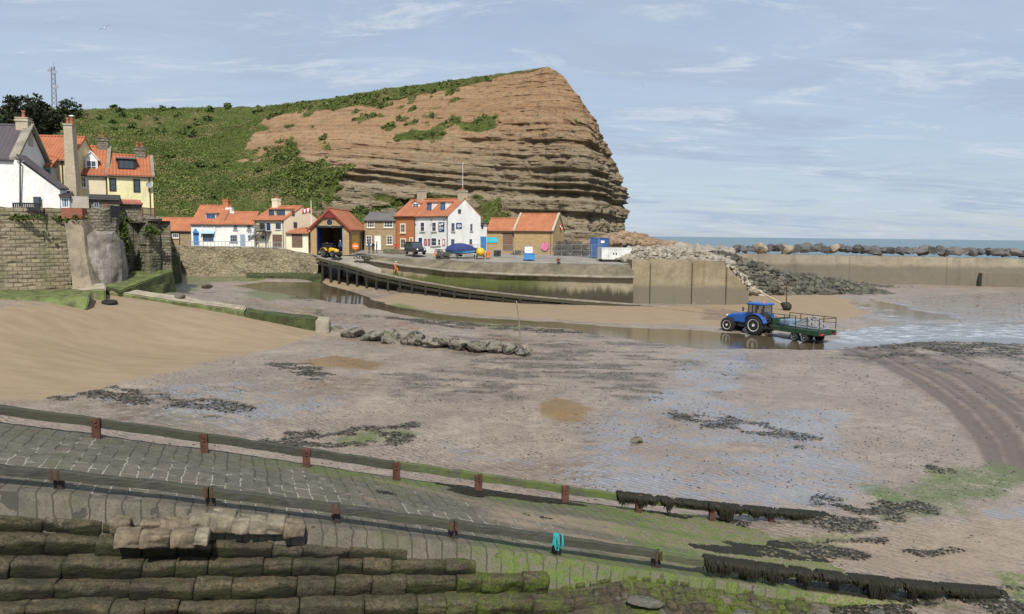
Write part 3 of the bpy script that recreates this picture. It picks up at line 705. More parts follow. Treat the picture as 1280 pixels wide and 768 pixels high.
rail('barrier_rail', 'low weathered timber barrier rail on dark posts along the near edge of the slipway', nE, [71,262,420,567,697,822,932,1046,1150,1240], .39, .165, .13, False, .60, -.03, 1.0, M_darkpost, 'barrier rails beside the slipway')
rail('barrier_rail', 'low weathered timber barrier rail on rusty posts along the far, beach edge of the slipway', fE, [122,257,383,495,597,705,796,888,962,1026], .46, .21, .12, True, .52, -.03, 1.0, M_rust, 'barrier rails beside the slipway')
# ------------------------------------------------------------------ hanging bladderwrack
def mat_weed():
    n = NT('bladderwrack'); o = n.co(); f = n.noise(o, 9, 4)
    return n.out(n.mix(f, (.006,.006,.004), (.030,.027,.014)), .55, n.bump(n.noise(o, 60, 2), .4, .01), .25)
M_weed = mat_weed()
def fronds(name, E, ta, tb, n, hgt, lmax, label):
    V = []; Q = []
    for i in range(n):
        t = ta + (tb-ta)*rng.beta(1.15, .9)
        cl_ = vnoise(np.array([t*85.]), np.array([.3]), 0, 5)[0]
        if cl_ < -.42 and rng.random() < .8: continue
        p = E(np.array([t]))[0]; q = E(np.array([t+.004]))[0]; d = q-p; d[2] = 0; d /= np.linalg.norm(d); nr = np.array([d[1], -d[0], 0])
        side = rng.choice([1, -1], p=[.75, .25]); L = lmax*rng.uniform(.25, 1.1)*np.clip(.62+.6*cl_+.45*vnoise(np.array([t*190.]), np.array([.8]), 0, 9)[0], .15, 1.4)
        off = side*rng.uniform(.05, .21); w = rng.uniform(.006, .019); ph = rng.uniform(0, 6)
        base = len(V)
        prof = [(0., .02), (off*.8, .035), (off, -.3*L), (off*1.05, -.65*L), (off*.95, -L)]
        for k, (u, z) in enumerate(prof):
            s = np.sin(ph+k*1.7)*.025
            c = p + nr*u + d*s + np.array([0, 0, hgt+z])
            ww = w*(1.0, 1.2, 1.3, 1.1, .3)[k]
            V += [c-d*ww, c+d*ww]
        for k in range(len(prof)-1): Q.append((base+2*k, base+2*k+1, base+2*k+3, base+2*k+2))
    tag(raw_mesh(name, V, Q, M_weed), label, 'seaweed', None, 'stuff')
fronds('hanging_seaweed', nE, tof(nE, 880), 1.0, 6500, .39, .36, 'black bladderwrack hanging from the lower end of the near barrier rail')
fronds('hanging_seaweed', fE, tof(fE, 770), 1.0, 4600, .46, .36, 'black bladderwrack hanging from the lower end of the far barrier rail')
rp = Vector(nE(np.array([tof(nE, 697)]))[0])
m = MB()
for k in range(16):
    a = random.uniform(-.09, .09); l = random.uniform(.12, .26); yv = -.19-random.uniform(0,.05)
    m.tube([(a, -.02, .46), (a*1.1, yv*.8, .45), (a*1.2+random.uniform(-.02,.02), yv, .40-l*.5), (a+random.uniform(-.05,.05), yv, .42-l)], .011, 5)
o = m.build('rope', plain('turquoise_rope', (.03,.30,.30), .3, 8, .6, .3)); o.location = rp
tag(o, 'frayed turquoise rope hanging over the near barrier rail', 'rope')
# ================================================================== STEPPED STONE FLANK
def block(V, Q, A_, O, L, D, H, seed, axes, rnd=.03, amp=.03, nose=.06, res=(7,4,5), alg=0.0, WD=None, wd=0.0):
    """one worn stone block; axes = (along, out, up) unit vectors; O = front top left corner"""
    nx, ny, nz = res
    g = {}; vs = []
    def vid(i, j, k):
        if (i,j,k) not in g: g[(i,j,k)] = len(vs); vs.append((i/nx, j/ny, k/nz))
        return g[(i,j,k)]
    fs = []
    for i in range(nx):
        for j in range(ny):
            for k, fl in ((0,0),(nz,1)):
                f = [vid(i,j,k),vid(i+1,j,k),vid(i+1,j+1,k),vid(i,j+1,k)]; fs.append(f if fl else f[::-1])
        for k in range(nz):
            for j, fl in ((0,1),(ny,0)):
                f = [vid(i,j,k),vid(i+1,j,k),vid(i+1,j,k+1),vid(i,j,k+1)]; fs.append(f if fl else f[::-1])
    for j in range(ny):
        for k in range(nz):
            for i, fl in ((0,0),(nx,1)):
                f = [vid(i,j,k),vid(i,j+1,k),vid(i,j+1,k+1),vid(i,j,k+1)]; fs.append(f if fl else f[::-1])
    v = np.array(vs)
    p = np.stack([v[:,0]*L, -v[:,1]*D, (v[:,2]-1)*H], -1)          # y=0 front face, going back
    c = np.array([L/2, -D/2, -H/2]); e = np.array([L/2, D/2, H/2])
    q = p-c; inn = np.clip(q, -(e-rnd), e-rnd); q = q*np.array([1,1,1]); dv = q-inn; ln = np.linalg.norm(dv, axis=1, keepdims=True)
    q = np.where(ln > 1e-6, inn + dv/np.maximum(ln, 1e-6)*np.minimum(ln, rnd), q); p = q+c
    p[:,1] -= nose*np.clip((-p[:,2]/H-.40)/.45, 0, 1)*(p[:,1] > -D*.5)  # front face undercut by the tide
    s = seed*3.7
    nz_ = np.stack([fbm(p[:,0]*2.6+s, p[:,1]*4.2, p[:,2]*4.2, k, 4)*1.25 for k in range(3)], -1)
    p[:,1] -= .03*np.clip(1+p[:,2]/(H*.3), 0, 1)**2*(p[:,1] > -.09)*(.5+fbm(p[:,0]*1.7+s, 0*p[:,0], 0, 9, 3))
    p = p + nz_*amp*np.array([.12, 1.3, .9])
    W = np.asarray(O) + p[:,:1]*axes[0] + p[:,1:2]*axes[1] + p[:,2:]*axes[2]
    b = len(V); V.extend(W.tolist()); Q.extend([[b+i for i in f] for f in fs]); A_.extend([alg]*len(W))
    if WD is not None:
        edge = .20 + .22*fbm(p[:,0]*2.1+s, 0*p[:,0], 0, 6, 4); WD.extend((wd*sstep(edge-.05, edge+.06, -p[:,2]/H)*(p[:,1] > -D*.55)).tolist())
def mat_step():
    n = NT('step_sandstone'); o = n.co(); al = n.attr('algae')
    a = n.noise(o, .9, 5, .65); m = n.noise(n.mapped(o, (1, 1, 2.2)), 3.0, 5, .7); f = n.noise(o, 22, 4, .75)
    c = n.mix(n.ramp(a, .3, .7), (.095,.081,.057), (.16,.128,.086))
    c = n.mix(n.ramp(m, .4, .7, 0, .7), c, (.052,.046,.036))
    c = n.mix(n.ramp(n.noise(o, 1.6, 6, .75), .55, .7, 0, .7), c, (.225,.145,.085))
    c = n.mix(n.ramp(n.noise(o, 8, 5, .8), .48, .62, 0, .7), c, (.045,.04,.03))
    c = n.mix(n.ramp(f, .42, .66, 0, .75), c, (.04,.036,.028))
    c = n.mix(n.ramp(n.noise(o, 2.3, 6, .8), .60, .68, 0, .55), c, (.30,.275,.225))
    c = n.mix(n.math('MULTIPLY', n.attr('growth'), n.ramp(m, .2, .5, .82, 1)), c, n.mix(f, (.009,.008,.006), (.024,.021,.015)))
    g = n.mix(n.ramp(f, .3, .7), (.15,.19,.035), (.06,.085,.02))
    c = n.mix(n.math('MULTIPLY', n.ramp(al, 0, 1, .12, 1), n.ramp(n.math('ADD', n.math('MULTIPLY', m, .5), n.math('MULTIPLY', a, .5)), .42, .58)), c, g)
    return n.out(c, .88, n.bump(n.math('ADD', f, n.math('MULTIPLY', m, 1.8)), 1.0, .055), .12)
M_step = mat_step()
COURSE = [  # left survey point (px,py,d), right survey point
  ((0,629,13.14),(150,640,13.55)), ((0,646,13.0),(400,662,14.25)), ((0,672,12.78),(520,688,14.40)), ((0,705,12.52),(590,703,14.5)),
  ((0,735,12.28),(682,721,14.68)), ((0,762,12.05),(832,749,14.95)), ((0,792,11.8),(860,772,14.85))]
flank = thing('stepped_revetment', 'stepped revetment of worn brown sandstone blocks below the near barrier rail', 'sea steps', tuple(at_d(300, 690, 13)))
fo = np.array(flank.location)
UP = np.array([0,0,1.])
for ci, (a, b) in enumerate(COURSE):
    pa, pb = np.array(at_d(*a)), np.array(at_d(*b)); d = pb-pa; Lt = np.linalg.norm(d); d /= Lt
    pa = pa - d*1.6; Lt += 1.6
    out = np.array([d[1], -d[0], 0]); out /= np.linalg.norm(out); up = np.cross(out, -d)*1.0
    up = np.cross(d, -out); up /= np.linalg.norm(up)
    if up[2] < 0: up = -up
    V, Q, AL, WD = [], [], [], []; s = 0; k = 0
    rr_ = np.random.default_rng(40+ci)
    while s < Lt:
        L = min(rr_.uniform(.45, 1.35), Lt-s+.1)
        if Lt-s < .35: break
        pos = pa + d*s + out*rr_.uniform(-.05, .03) + up*rr_.uniform(-.03, .015)
        xw = pos[0]
        th_ = rr_.uniform(-.02, .02); dd = d*math.cos(th_)+out*math.sin(th_); oo = out*math.cos(th_)-d*math.sin(th_)
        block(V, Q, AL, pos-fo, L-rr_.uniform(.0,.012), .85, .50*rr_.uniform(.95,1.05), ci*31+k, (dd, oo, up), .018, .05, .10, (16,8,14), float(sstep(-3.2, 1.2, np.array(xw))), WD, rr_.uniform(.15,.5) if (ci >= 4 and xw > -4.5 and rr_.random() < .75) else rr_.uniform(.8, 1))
        s += L; k += 1
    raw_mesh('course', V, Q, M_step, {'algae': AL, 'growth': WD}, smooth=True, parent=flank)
# fill behind and between the courses (bedding of the blocks)
def bank():
    t = np.linspace(-.03, .83, 260); q = np.linspace(0, 1, 26)
    e = nE(t); tg = np.gradient(e, axis=0); tg[:,2] = 0; tg /= np.linalg.norm(tg, axis=1, keepdims=True); out = np.stack([tg[:,1], -tg[:,0], 0*t], -1)
    wid = np.interp(t, [-.03, .3, .62, .83], [2.3, 1.7, 1.5, 1.3]); drop = np.interp(t, [-.03, .3, .6, .83], [1.95, 1.25, .62, .3])
    P = e[:,None] + out[:,None]*(.30+wid[:,None]*q)[...,None]
    P[...,2] += -.16 - np.interp(t, [0,.46,.60,1], [1.15,1.0,.05,.0])[:,None] - drop[:,None]*q**1.05 + .05*fbm(P[...,0]*1.3, P[...,1]*1.3, 0, 7, 4)
    al = sstep(-3.0, .4, P[...,0])*.95
    o = grid_mesh('bedding', P-fo, M_step, {'algae': al}, parent=flank)
    V, Q, AL = [], [], []; r_ = np.random.default_rng(5); k = 0
    # small setts laid on the sloping end of the flank, where the courses run out
    for tt in np.arange(.40, .765, .0125):
        for qq in np.arange(.03, .98, .145):
            if qq > np.interp(tt, [.40,.48,.54,.60,.66,.72], [.12,.22,.34,.50,.75,1.0]): continue
            if r_.random() < .10 + .5*max(0, tt-.68)*6: continue
            t2 = tt + r_.uniform(-.002, .002); i = np.clip((t2+.03)/.86*259, 0, 258).astype(int); jx = np.clip(qq*25, 0, 24).astype(int)
            p = P[i, jx]; dd = tg[i].copy(); sl = (P[i, jx+1]-P[i, jx]); sl /= np.linalg.norm(sl); th_ = r_.uniform(-.12,.12)
            d3 = P[min(i+1,259), jx]-P[i, jx]; d3 /= np.linalg.norm(d3); up = np.cross(d3, -sl); up /= np.linalg.norm(up)
            if up[2] < 0: up = -up
            d4 = d3*math.cos(th_)+sl*math.sin(th_); s4 = sl*math.cos(th_)-d3*math.sin(th_)
            block(V, Q, AL, p-fo+up*r_.uniform(.05,.085), r_.uniform(.20,.27), r_.uniform(.16,.215), .16, k, (d4, s4, up), .035, .02, .0, (3,3,2), float(np.clip(.92+r_.normal()*.2 - max(0,tt-.72)*4,0,1))); k += 1
    raw_mesh('setts', V, Q, M_step, {'algae': AL}, smooth=True, parent=flank)
bank()
# patch of rough masonry repair on the upper steps
M_pale = plain('pale_repair_stone', (.21,.18,.125), .35, 4, .9, .7, stain=(.10,.085,.06), fine=24)
M_ochre = plain('ochre_repair_stone', (.16,.125,.082), .35, 5, .9, .7, stain=(.075,.06,.042), fine=24)
M_mortar = plain('pale_mortar', (.30,.28,.235), .3, 5, .95, .5, stain=(.22,.2,.16), fine=30)
r_ = np.random.default_rng(21)
for (px, py, d, w, h, ml) in [(158,675,12.85,.42,.15,M_ochre),(193,675.5,12.9,.50,.16,M_ochre),(228,675,12.95,.42,.15,M_ochre),(251,674,13.0,.24,.14,M_pale),(250,655,13.5,.40,.26,M_pale),(277,653,13.55,.46,.22,M_pale),(302,655,13.6,.34,.15,M_pale),(323,656,13.65,.32,.14,M_pale),(344,657,13.7,.34,.15,M_pale),(369,662,13.7,.40,.17,M_ochre),
     (188,657,13.3,.36,.14,M_ochre),(212,657,13.35,.36,.14,M_ochre),(232,657,13.4,.24,.14,M_ochre),(150,656,13.2,.34,.13,M_ochre)]:
    p = np.array(at_d(px, py, d)); V, Q, AL = [], [], []; tw = r_.uniform(-.12, .12)
    dd = np.array([.95, .28+tw, -.10+r_.uniform(-.05,.05)]); dd /= np.linalg.norm(dd); out = np.array([dd[1], -dd[0], 0]); out /= np.linalg.norm(out); up = np.cross(dd, -out); up *= np.sign(up[2])
    block(V, Q, AL, p-fo-dd*w/2+up*h/2, w, .42, h+.12, px, (dd, out, up), .04, .06, .03, (12,8,8))
    raw_mesh('repair_stone', V, Q, ml, smooth=True, parent=flank)
# ================================================================== ROCKS
def rock_mesh(name, seed, mat, sub=3, flat=.65, rough=.35, cell=1.3, boxy=0):
    bm = bmesh.new(); bmesh.ops.create_icosphere(bm, subdivisions=sub, radius=1)
    r_ = random.Random(seed)
    pl = [(Vector((r_.gauss(0,1), r_.gauss(0,1), r_.gauss(0,1))).normalized(), r_.uniform(.55,.85)) for _ in range(11)]
    for v in bm.verts:
        p = v.co.copy()
        if boxy: p = Vector([math.copysign(abs(c)**boxy, c) for c in p])*.85
        for n_, d_ in pl:                          # split faces
            k = p.dot(n_) - d_
            if k > 0: p -= n_*k*.92
        p += p.normalized()*(.10*rough/.35*mnoise.fractal(p*cell+Vector((seed*3.1,0,0)), .9, 2.1, 4) + .03*mnoise.fractal(p*6+Vector((seed,7,0)), .8, 2, 3))
        v.co = Vector((p.x, p.y, p.z*flat))
    me = bpy.data.meshes.new(name); bm.to_mesh(me); bm.free(); me.materials.append(mat)
    me.polygons.foreach_set('use_smooth', [False]*len(me.polygons)); return me
def mat_rock(name, c1, c2, weed=0.0, green=0.0):
    if name in _mc: return _mc[name]
    n = NT(name); o = n.co(); rnd = n.node('ShaderNodeObjectInfo').outputs['Random']
    ov = n.node('ShaderNodeVectorMath', {'operation': 'ADD'}, _0=o, _1=n.node('ShaderNodeCombineXYZ', None, X=n.math('MULTIPLY', rnd, 50), Y=n.math('MULTIPLY', rnd, 31), Z=0.0).outputs[0]).outputs[0]
    a = n.noise(ov, 1.2, 5, .65); f = n.noise(ov, 7, 5, .75)
    c = n.mix(rnd, c1, c2); c = n.mix(n.ramp(a, .4, .7, 0, .5), c, tuple(x*.55 for x in c1)); c = n.mix(n.ramp(f, .45, .75, 0, .55), c, tuple(x*.4 for x in c2))
    c = n.mix(n.ramp(f, .4, .2, 0, .4), c, tuple(min(.6, x*1.6) for x in c1))
    if green: c = n.mix(n.ramp(n.noise(ov, 1.7, 5, .7), .6-green*.3, .72-green*.2, 0, .8), c, (.085,.10,.03))
    if weed: c = n.mix(n.ramp(n.noise(ov, 2.1, 6, .8), .62-weed*.3, .7-weed*.25), c, (.02,.02,.014))
    _mc[name] = n.out(c, .8, n.bump(f, .8, .06), .35); return _mc[name]
M_shore = mat_rock('shore_boulder', (.20,.165,.12), (.12,.12,.115), .28, .3)
M_groyne = mat_rock('groyne_boulder', (.235,.205,.165), (.165,.15,.12), .45, .3)
shore = [rock_mesh('shore_boulder_%s' % 'abcdefgh'[i], i+1, M_shore, 3, .55) for i in range(8)]
def rock_obj(name, me, loc, rz, sc, label, cat, group=None):
    o = bpy.data.objects.new(name, me); COL.objects.link(o); o.location = loc; o.rotation_euler = (random.uniform(-.3,.3), random.uniform(-.3,.3), rz); o.scale = sc
    return tag(o, label, cat, group)
bp = wpoly([(760,742),(800,722),(850,722),(920,738),(1000,752),(1060,765),(1150,778),(1240,800),(1000,850),(760,840),(740,780)])
cnt = 0; tries = 0; placed = []
while cnt < 105 and tries < 6000:
    tries += 1
    x = random.uniform(bp[:,0].min(), bp[:,0].max()); y = random.uniform(bp[:,1].min(), bp[:,1].max())
    if sdist(np.array([x]), np.array([y]), bp)[0] < .05: continue
    s = random.choice([.10,.13,.16,.2,.26,.33])*random.uniform(.8,1.2)
    if any((x-a)**2+(y-b)**2 < (.8*(s+c))**2 for a, b, c in placed): continue
    placed.append((x, y, s)); z = float(gz(np.array([x]), np.array([y]))[0])
    rock_obj('shore_boulder', random.choice(shore), (x, y, z+s*.28), random.uniform(0,6.28), (s*random.uniform(1.0,1.5), s, s*random.uniform(.8,1.1)), 'brown and grey shore boulder among black weed below the end of the near rail', 'boulder', 'shore boulders below the slipway'); cnt += 1
p = at_d(808, 752, 14.6)
rock_obj('flat_boulder', shore[2], p, .2, (.42,.24,.14), 'flat tan boulder at the right end of the lowest stone course', 'boulder')
gm_ = [rock_mesh('groyne_boulder_%s' % 'abcdef'[i], 20+i, M_groyne, 4, .72) for i in range(6)]
for i, (px, py, w) in enumerate([(418,413,17),(440,418,22),(466,421,22),(492,423,24),(517,425,24),(540,428,18),(558,428,15),(577,431,22),(599,433,20),(618,434,20),(637,436,15),(655,437,17)]):
    d = at_z(px, py+4, .25).y; p = at_d(px, py, d); s = w*d/F*.70
    rock_obj('groyne_boulder', gm_[i % 6], p, i*1.3, (s*1.25, s, s*.95), ['pale boulder next to the square end block, first of the boulder row across the beach', 'boulder in the row across the middle of the beach'][i > 0], 'boulder', 'boulder row across the beach')
# ------------------------------------------------------------------ weed and pebble cover on the beach (ground cover)
def scatter(name, N, keys, mat, smin, smax, flat, ymax=130, seed=1, sub=1, thr=.5, kpow=1.0, label=None):
    r_ = np.random.default_rng(seed)
    bm = bmesh.new(); bmesh.ops.create_icosphere(bm, subdivisions=sub, radius=1)
    tv = np.array([v.co[:] for v in bm.verts]); tf = np.array([[v.index for v in f.verts] for f in bm.faces]); bm.free()
    # sample in proportion to how large things show
    i = r_.integers(0, NT_, N*14); j = r_.integers(0, NR_, N*14)
    w = np.max([GM[k][i, j] for k in keys], 0)
    w = w*(1-GM['water'][i, j])
    ok = (w*r_.uniform(.3, 1, len(i)) > thr) & (RR[i, j] < ymax)
    i, j = i[ok][:N], j[ok][:N]; n = len(i)
    P = np.stack([GX[i, j], GY[i, j], GZ[i, j]], -1) + r_.normal(0, .05, (n, 3))*np.array([1,1,0])*(RR[i,j]/25)[:,None]
    s = (smin*(smax/smin)**r_.uniform(0, 1, n)**1.6)*np.clip((RR[i, j]/28)**.55, .5, 2.2)
    a = r_.uniform(0, 6.28, n); ca, sa = np.cos(a), np.sin(a)
    T = tv[None]*(1+r_.uniform(-.3, .3, (n, len(tv), 1)))
    T = T*np.stack([s*r_.uniform(1, 1.9, n), s, s*flat*r_.uniform(.5, 1.2, n)], -1)[:,None]
    X = T[...,0]*ca[:,None]-T[...,1]*sa[:,None]; Y = T[...,0]*sa[:,None]+T[...,1]*ca[:,None]
    V = np.stack([X+P[:,None,0], Y+P[:,None,1], T[...,2]+P[:,None,2]+(s*flat*.25)[:,None]], -1).reshape(-1, 3)
    Q = (tf[None]+(np.arange(n)*len(tv))[:,None,None]).reshape(-1, 3)
    tag(raw_mesh(name, V, Q, mat), label, 'seaweed' if 'weed' in name else 'pebbles', None, 'stuff')
scatter('beach_seaweed', 60000, ['weed'], M_weed, .014, .055, .22, seed=3, thr=.30, label='black seaweed lying in patches on the beach')
M_peb = plain('beach_pebbles', (.13,.115,.09), .6, 6, .75, .3, fine=20)
scatter('beach_pebbles', 9000, ['weed', 'speck'], M_peb, .02, .08, .5, seed=4, thr=.42, label='grey and brown pebbles strewn over the weedy parts of the beach')
GM['open'] = np.clip(1-GM['dry']-.5*GM['brown'], 0, 1)*np.clip(.35+1.1*fbm(GX*.25, GY*.4, 5, 61, 5), 0, 1)
scatter('beach_pebbles', 30000, ['open', 'speck'], M_weed, .008, .036, .4, seed=5, thr=.22, label='scattered dark pebbles and weed crumbs on the open wet sand')

def ramp_weed():
    r_ = np.random.default_rng(17); N = 90000
    t = r_.uniform(.40, 1.0, N); v = r_.uniform(-.02, 1.03, N)
    a, b = nE(t), fE(t); P = a*(1-v)[:,None]+b*v[:,None]
    m = fbm(P[:,0]*.55+P[:,1]*.5, P[:,1]*1.5-P[:,0]*.25, 2, 14, 5)
    far = sstep(.80, .97, v)*sstep(.46, .56, t); mid = sstep(.30, .46, v)*sstep(.72, .55, v)*sstep(.62, .72, t)*1.0; near = sstep(.25, .05, v)*sstep(.72, .8, t)
    w = np.maximum.reduce([far, mid, near])
    ok = m + .62*w > .52
    P = P[ok][:11000]; n = len(P)
    bm = bmesh.new(); bmesh.ops.create_icosphere(bm, subdivisions=1, radius=1); tv = np.array([q.co[:] for q in bm.verts]); tf = np.array([[q.index for q in f.verts] for f in bm.faces]); bm.free()
    s = .012*(4.5)**r_.uniform(0, 1, n); a_ = r_.uniform(0, 6.28, n); ca, sa = np.cos(a_), np.sin(a_)
    T = tv[None]*(1+r_.uniform(-.35,.35,(n,len(tv),1)))*np.stack([s*r_.uniform(1,2.2,n), s, s*.4], -1)[:,None]
    V = np.stack([T[...,0]*ca[:,None]-T[...,1]*sa[:,None], T[...,0]*sa[:,None]+T[...,1]*ca[:,None], T[...,2]], -1)+P[:,None]+np.array([0,0,.0])
    tag(raw_mesh('slipway_seaweed', V.reshape(-1,3), (tf[None]+(np.arange(n)*len(tv))[:,None,None]).reshape(-1,3), M_weed), 'black seaweed lying in strips on the lower slipway', 'seaweed', None, 'stuff')
ramp_weed()
# ================================================================== WALLS ROUND THE HARBOUR
def hor(px): return 293.5 + (px-640)*math.tan(ROLL)
S_course = stone('coursed_sandstone', (.36,.30,.195), (.24,.20,.135), (.085,.072,.05), .62, .30, .035, .9, .92, stain=(.11,.12,.045), stain_f=.55)
S_rubble = stone('rubble_stone', (.32,.275,.20), (.18,.16,.125), (.09,.08,.062), .45, .24, .05, .9, .95, stain=(.075,.08,.035), stain_f=.7, wob=.06)
S_mott = plain('mottled_render', (.20,.175,.15), .35, 1.2, .95, .7, stain=(.36,.33,.29), fine=6)
M_conc = plain('weathered_concrete', (.25,.222,.175), .25, .7, .9, .35, stain=(.14,.122,.09), fine=9)
M_brick = stone('red_brick', (.34,.105,.055), (.25,.075,.045), (.22,.17,.13), .22, .075, .01, .4, .9)
M_algc = plain('algae_concrete', (.095,.115,.034), .5, 1.1, .85, .5, stain=(.19,.18,.10), fine=9)
M_algd = plain('dark_algae', (.05,.062,.018), .5, 1.3, .85, .5, stain=(.018,.02,.01), fine=8)
M_sandc = plain('sandy_concrete', (.33,.285,.21), .25, 1, .9, .4, stain=(.15,.15,.07), fine=9)
def wall_strip(name, label, cat, pts, mat, amp=.12, res=.16, thick=1.2, freq=.8, zdrop=1.0, batter=.05, cap=None, top_amp=.06, parent=None, bedamp=0.0):
    """pts: (px, d, top py, base py). A thick wall following the survey points, face roughened."""
    A_ = [(at_d(px, ty, d), at_d(px, by, d)) for px, d, ty, by in pts]
    T = np.array([tuple(a) for a, b in A_]); Bz = np.array([b.z for a, b in A_])
    L = np.concatenate([[0], np.cumsum(np.linalg.norm(np.diff(T[:,:2], axis=0), axis=1))]); n = max(4, int(L[-1]/res))
    u = np.linspace(0, L[-1], n); tx = np.stack([np.interp(u, L, T[:,k]) for k in range(3)], -1); bz = np.interp(u, L, Bz)-zdrop
    tg = np.gradient(tx[:,:2], axis=0); tg /= np.linalg.norm(tg, axis=1, keepdims=True); N = np.stack([tg[:,1], -tg[:,0]], -1)
    hgt = (tx[:,2]-bz).max(); nv = max(4, int(hgt/res)); v = np.linspace(0, 1, nv)
    Z = bz[:,None] + (tx[:,2]-bz)[:,None]*v
    P = np.zeros((n, nv, 3)); P[...,2] = Z
    nz = fbm(tx[:,0][:,None]*freq+0*Z, tx[:,1][:,None]*freq+0*Z, Z*freq, 61, 5)
    off = amp*nz*1.5 + batter*(tx[:,2][:,None]-Z)
    if bedamp:                                   # open bed joints
        rowf = np.floor(Z/.30); off = off + bedamp*(vnoise(u[:,None]/.7+rowf*9.1, rowf*3.3, 0, 8)) - bedamp*.9*sstep(.78, .95, Z/.30-rowf)
    P[...,:2] = tx[:,None,:2] + N[:,None]*off[...,None]
    P[:,-1,2] += top_amp*vnoise(u*1.5, u*0, 0, 4)
    top = P[:, -1:].copy(); top[:,0,:2] -= N*thick; bot = top.copy(); bot[:,0,2] = bz
    PP = np.concatenate([P, top, bot], 1)
    UV = np.stack([np.broadcast_to(u[:,None], PP.shape[:2]), PP[...,2]], -1).copy(); UV[:,-2,1] += thick; UV[:,-1,1] += thick
    o0 = PP[n//2, 0].copy()
    o = grid_mesh(name, PP-o0, mat, None, UV, smooth=False, parent=parent); o.location = o0
    if label: tag(o, label, cat)
    return o
wall_strip('quay_wall', 'tall coursed sandstone quay wall under the bench, left edge of the harbour', 'wall', [(-260,48,250,380),(-100,53.5,256,376),(0,57,259,370),(84,60,261,363)], S_course, .07, .13, 3, .7, 1.2, .04, bedamp=.05)
wall_strip('rubble_wall', 'rough rubble stone wall between the buttress and the round bastion', 'wall', [(98,60.6,263,362),(125,61.5,262,358),(148,63,262,354),(153,66,268,350),(170,69.5,276,345)], S_rubble, .2, .14, 3, .6, 1.2, .06, top_amp=.15, bedamp=.05)
wall_strip('stone_bastion', 'round rough stone bastion at the end of the terrace', 'wall', [(168,69,272,345),(172,66.5,275,343),(184,65.2,277,340),(197,66.5,280,336),(205,69.5,281,335),(209,76,282,330),(206,92,284,320)], S_rubble, .22, .14, 2, .6, 1.5, .05, top_amp=.2, bedamp=.05)
o = wall_strip('rendered_face', 'grey mottled render patch on the foot of the wall beside the buttress', 'wall', [(104,59.7,299,358),(118,59.6,291,358),(135,60.2,290,357),(148,61.2,294,356),(156,62.6,303,354)], S_mott, .3, .14, 1.0, .5, .8, .09, top_amp=.3)
# buttress of concrete with a brick pier
bt = thing('buttress', 'leaning concrete buttress topped by a red brick pier', 'buttress', tuple(at_d(97, 362, 59)))
bo = Vector(bt.location)
def Lp(o, *a): return at_d(*a) - o
m = MB(); q = [Lp(bo,80,274,59.4), Lp(bo,103,274,60.0), Lp(bo,107,318,59.1), Lp(bo,116,366,57.9), Lp(bo,92,368,57.2), Lp(bo,86,318,58.4)]
m.prism(q, (0,2.5,0)); m.build('shaft', plain('stained_buttress_concrete', (.24,.195,.135), .35, .8, .95, .5, stain=(.11,.095,.07), fine=7), bt)
m = MB(); a = Lp(bo,77,273.5,59.2); b = Lp(bo,103,273.5,59.9); zt = at_d(80,260,59.3).z-bo.z
m.prism([a, b, b+Vector((-.3,1.4,0)), a+Vector((-.3,1.4,0))], (0,0,zt-a.z)); m.build('brick_pier', M_brick, bt)
# terrace the houses stand on
def sheet(name, rows, mat, kind='structure', sub=6, amp=.04):
    P = np.array([[tuple(p) for p in r] for r in rows])
    a, b = P.shape[:2]; U = np.linspace(0, a-1, (a-1)*sub+1); Vv = np.linspace(0, b-1, (b-1)*sub+1)
    Q = np.stack([np.stack([np.interp(Vv, np.arange(b), P[i,:,k]) for k in range(3)], -1) for i in range(a)])
    Q = np.stack([np.stack([np.interp(U, np.arange(a), Q[:,j,k]) for k in range(3)], -1) for j in range(Q.shape[1])])
    Q[...,2] += amp*fbm(Q[...,0]*.5, Q[...,1]*.5, 0, 3, 3)
    return tag(grid_mesh(name, Q, mat), kind=kind)
M_path = plain('path_surface', (.255,.23,.19), .2, .5, .9, .2, stain=(.2,.18,.15), fine=7)
fr = [at_d(-260,264,48.4), at_d(-100,268,54), at_d(0,270,57.5), at_d(84,271,60.5), at_d(125,272,62), at_d(148,272,63.6), at_d(172,277,69.6), at_d(205,283,70)]
sheet('terrace', [fr, [Vector((p.x*1.18-1, p.y*1.22, p.z-.1)) for p in fr], [Vector((p.x*1.7-4, p.y*1.85, 9.2)) for p in fr]], M_path, amp=.05)
# ---- algae covered slabs at the foot of the wall
def slab(name, label, top, drop, mat, out=(0,0,0), mat_top=None, cat='slab'):
    o0 = sum((Vector(p) for p in top), Vector())/len(top); n = len(top)
    bm = bmesh.new()
    tv = [bm.verts.new(Vector(p)-o0) for p in top]; bv = [bm.verts.new(Vector(p)-o0+Vector((out[0], out[1], -drop))) for p in top]
    bm.faces.new(tv); bm.faces.new(bv[::-1])
    for i in range(n): bm.faces.new((tv[i], bv[i], bv[(i+1)%n], tv[(i+1)%n]))
    bmesh.ops.recalc_face_normals(bm, faces=bm.faces[:])
    bmesh.ops.bevel(bm, geom=bm.edges[:], offset=.08, segments=2, affect='EDGES')
    bmesh.ops.triangulate(bm, faces=bm.faces[:])
    for _ in range(3): bmesh.ops.subdivide_edges(bm, edges=[e for e in bm.edges if e.calc_length() > .45], cuts=1); bmesh.ops.triangulate(bm, faces=[f for f in bm.faces if len(f.verts) > 3])
    bm.normal_update()
    for v in bm.verts:
        w = v.co+o0; v.co += Vector((.04,.06,.07))*mnoise.fractal(w*.9, .9, 2, 4)
    me = bpy.data.meshes.new(name); bm.to_mesh(me); me.materials.append(mat)
    if mat_top:
        me.materials.append(mat_top)
        for p in me.polygons:
            if p.normal.z > .8: p.material_index = 1
    bm.free(); planar_uv(me)
    o = bpy.data.objects.new(name, me); COL.objects.link(o); o.location = o0
    return tag(o, label, cat)
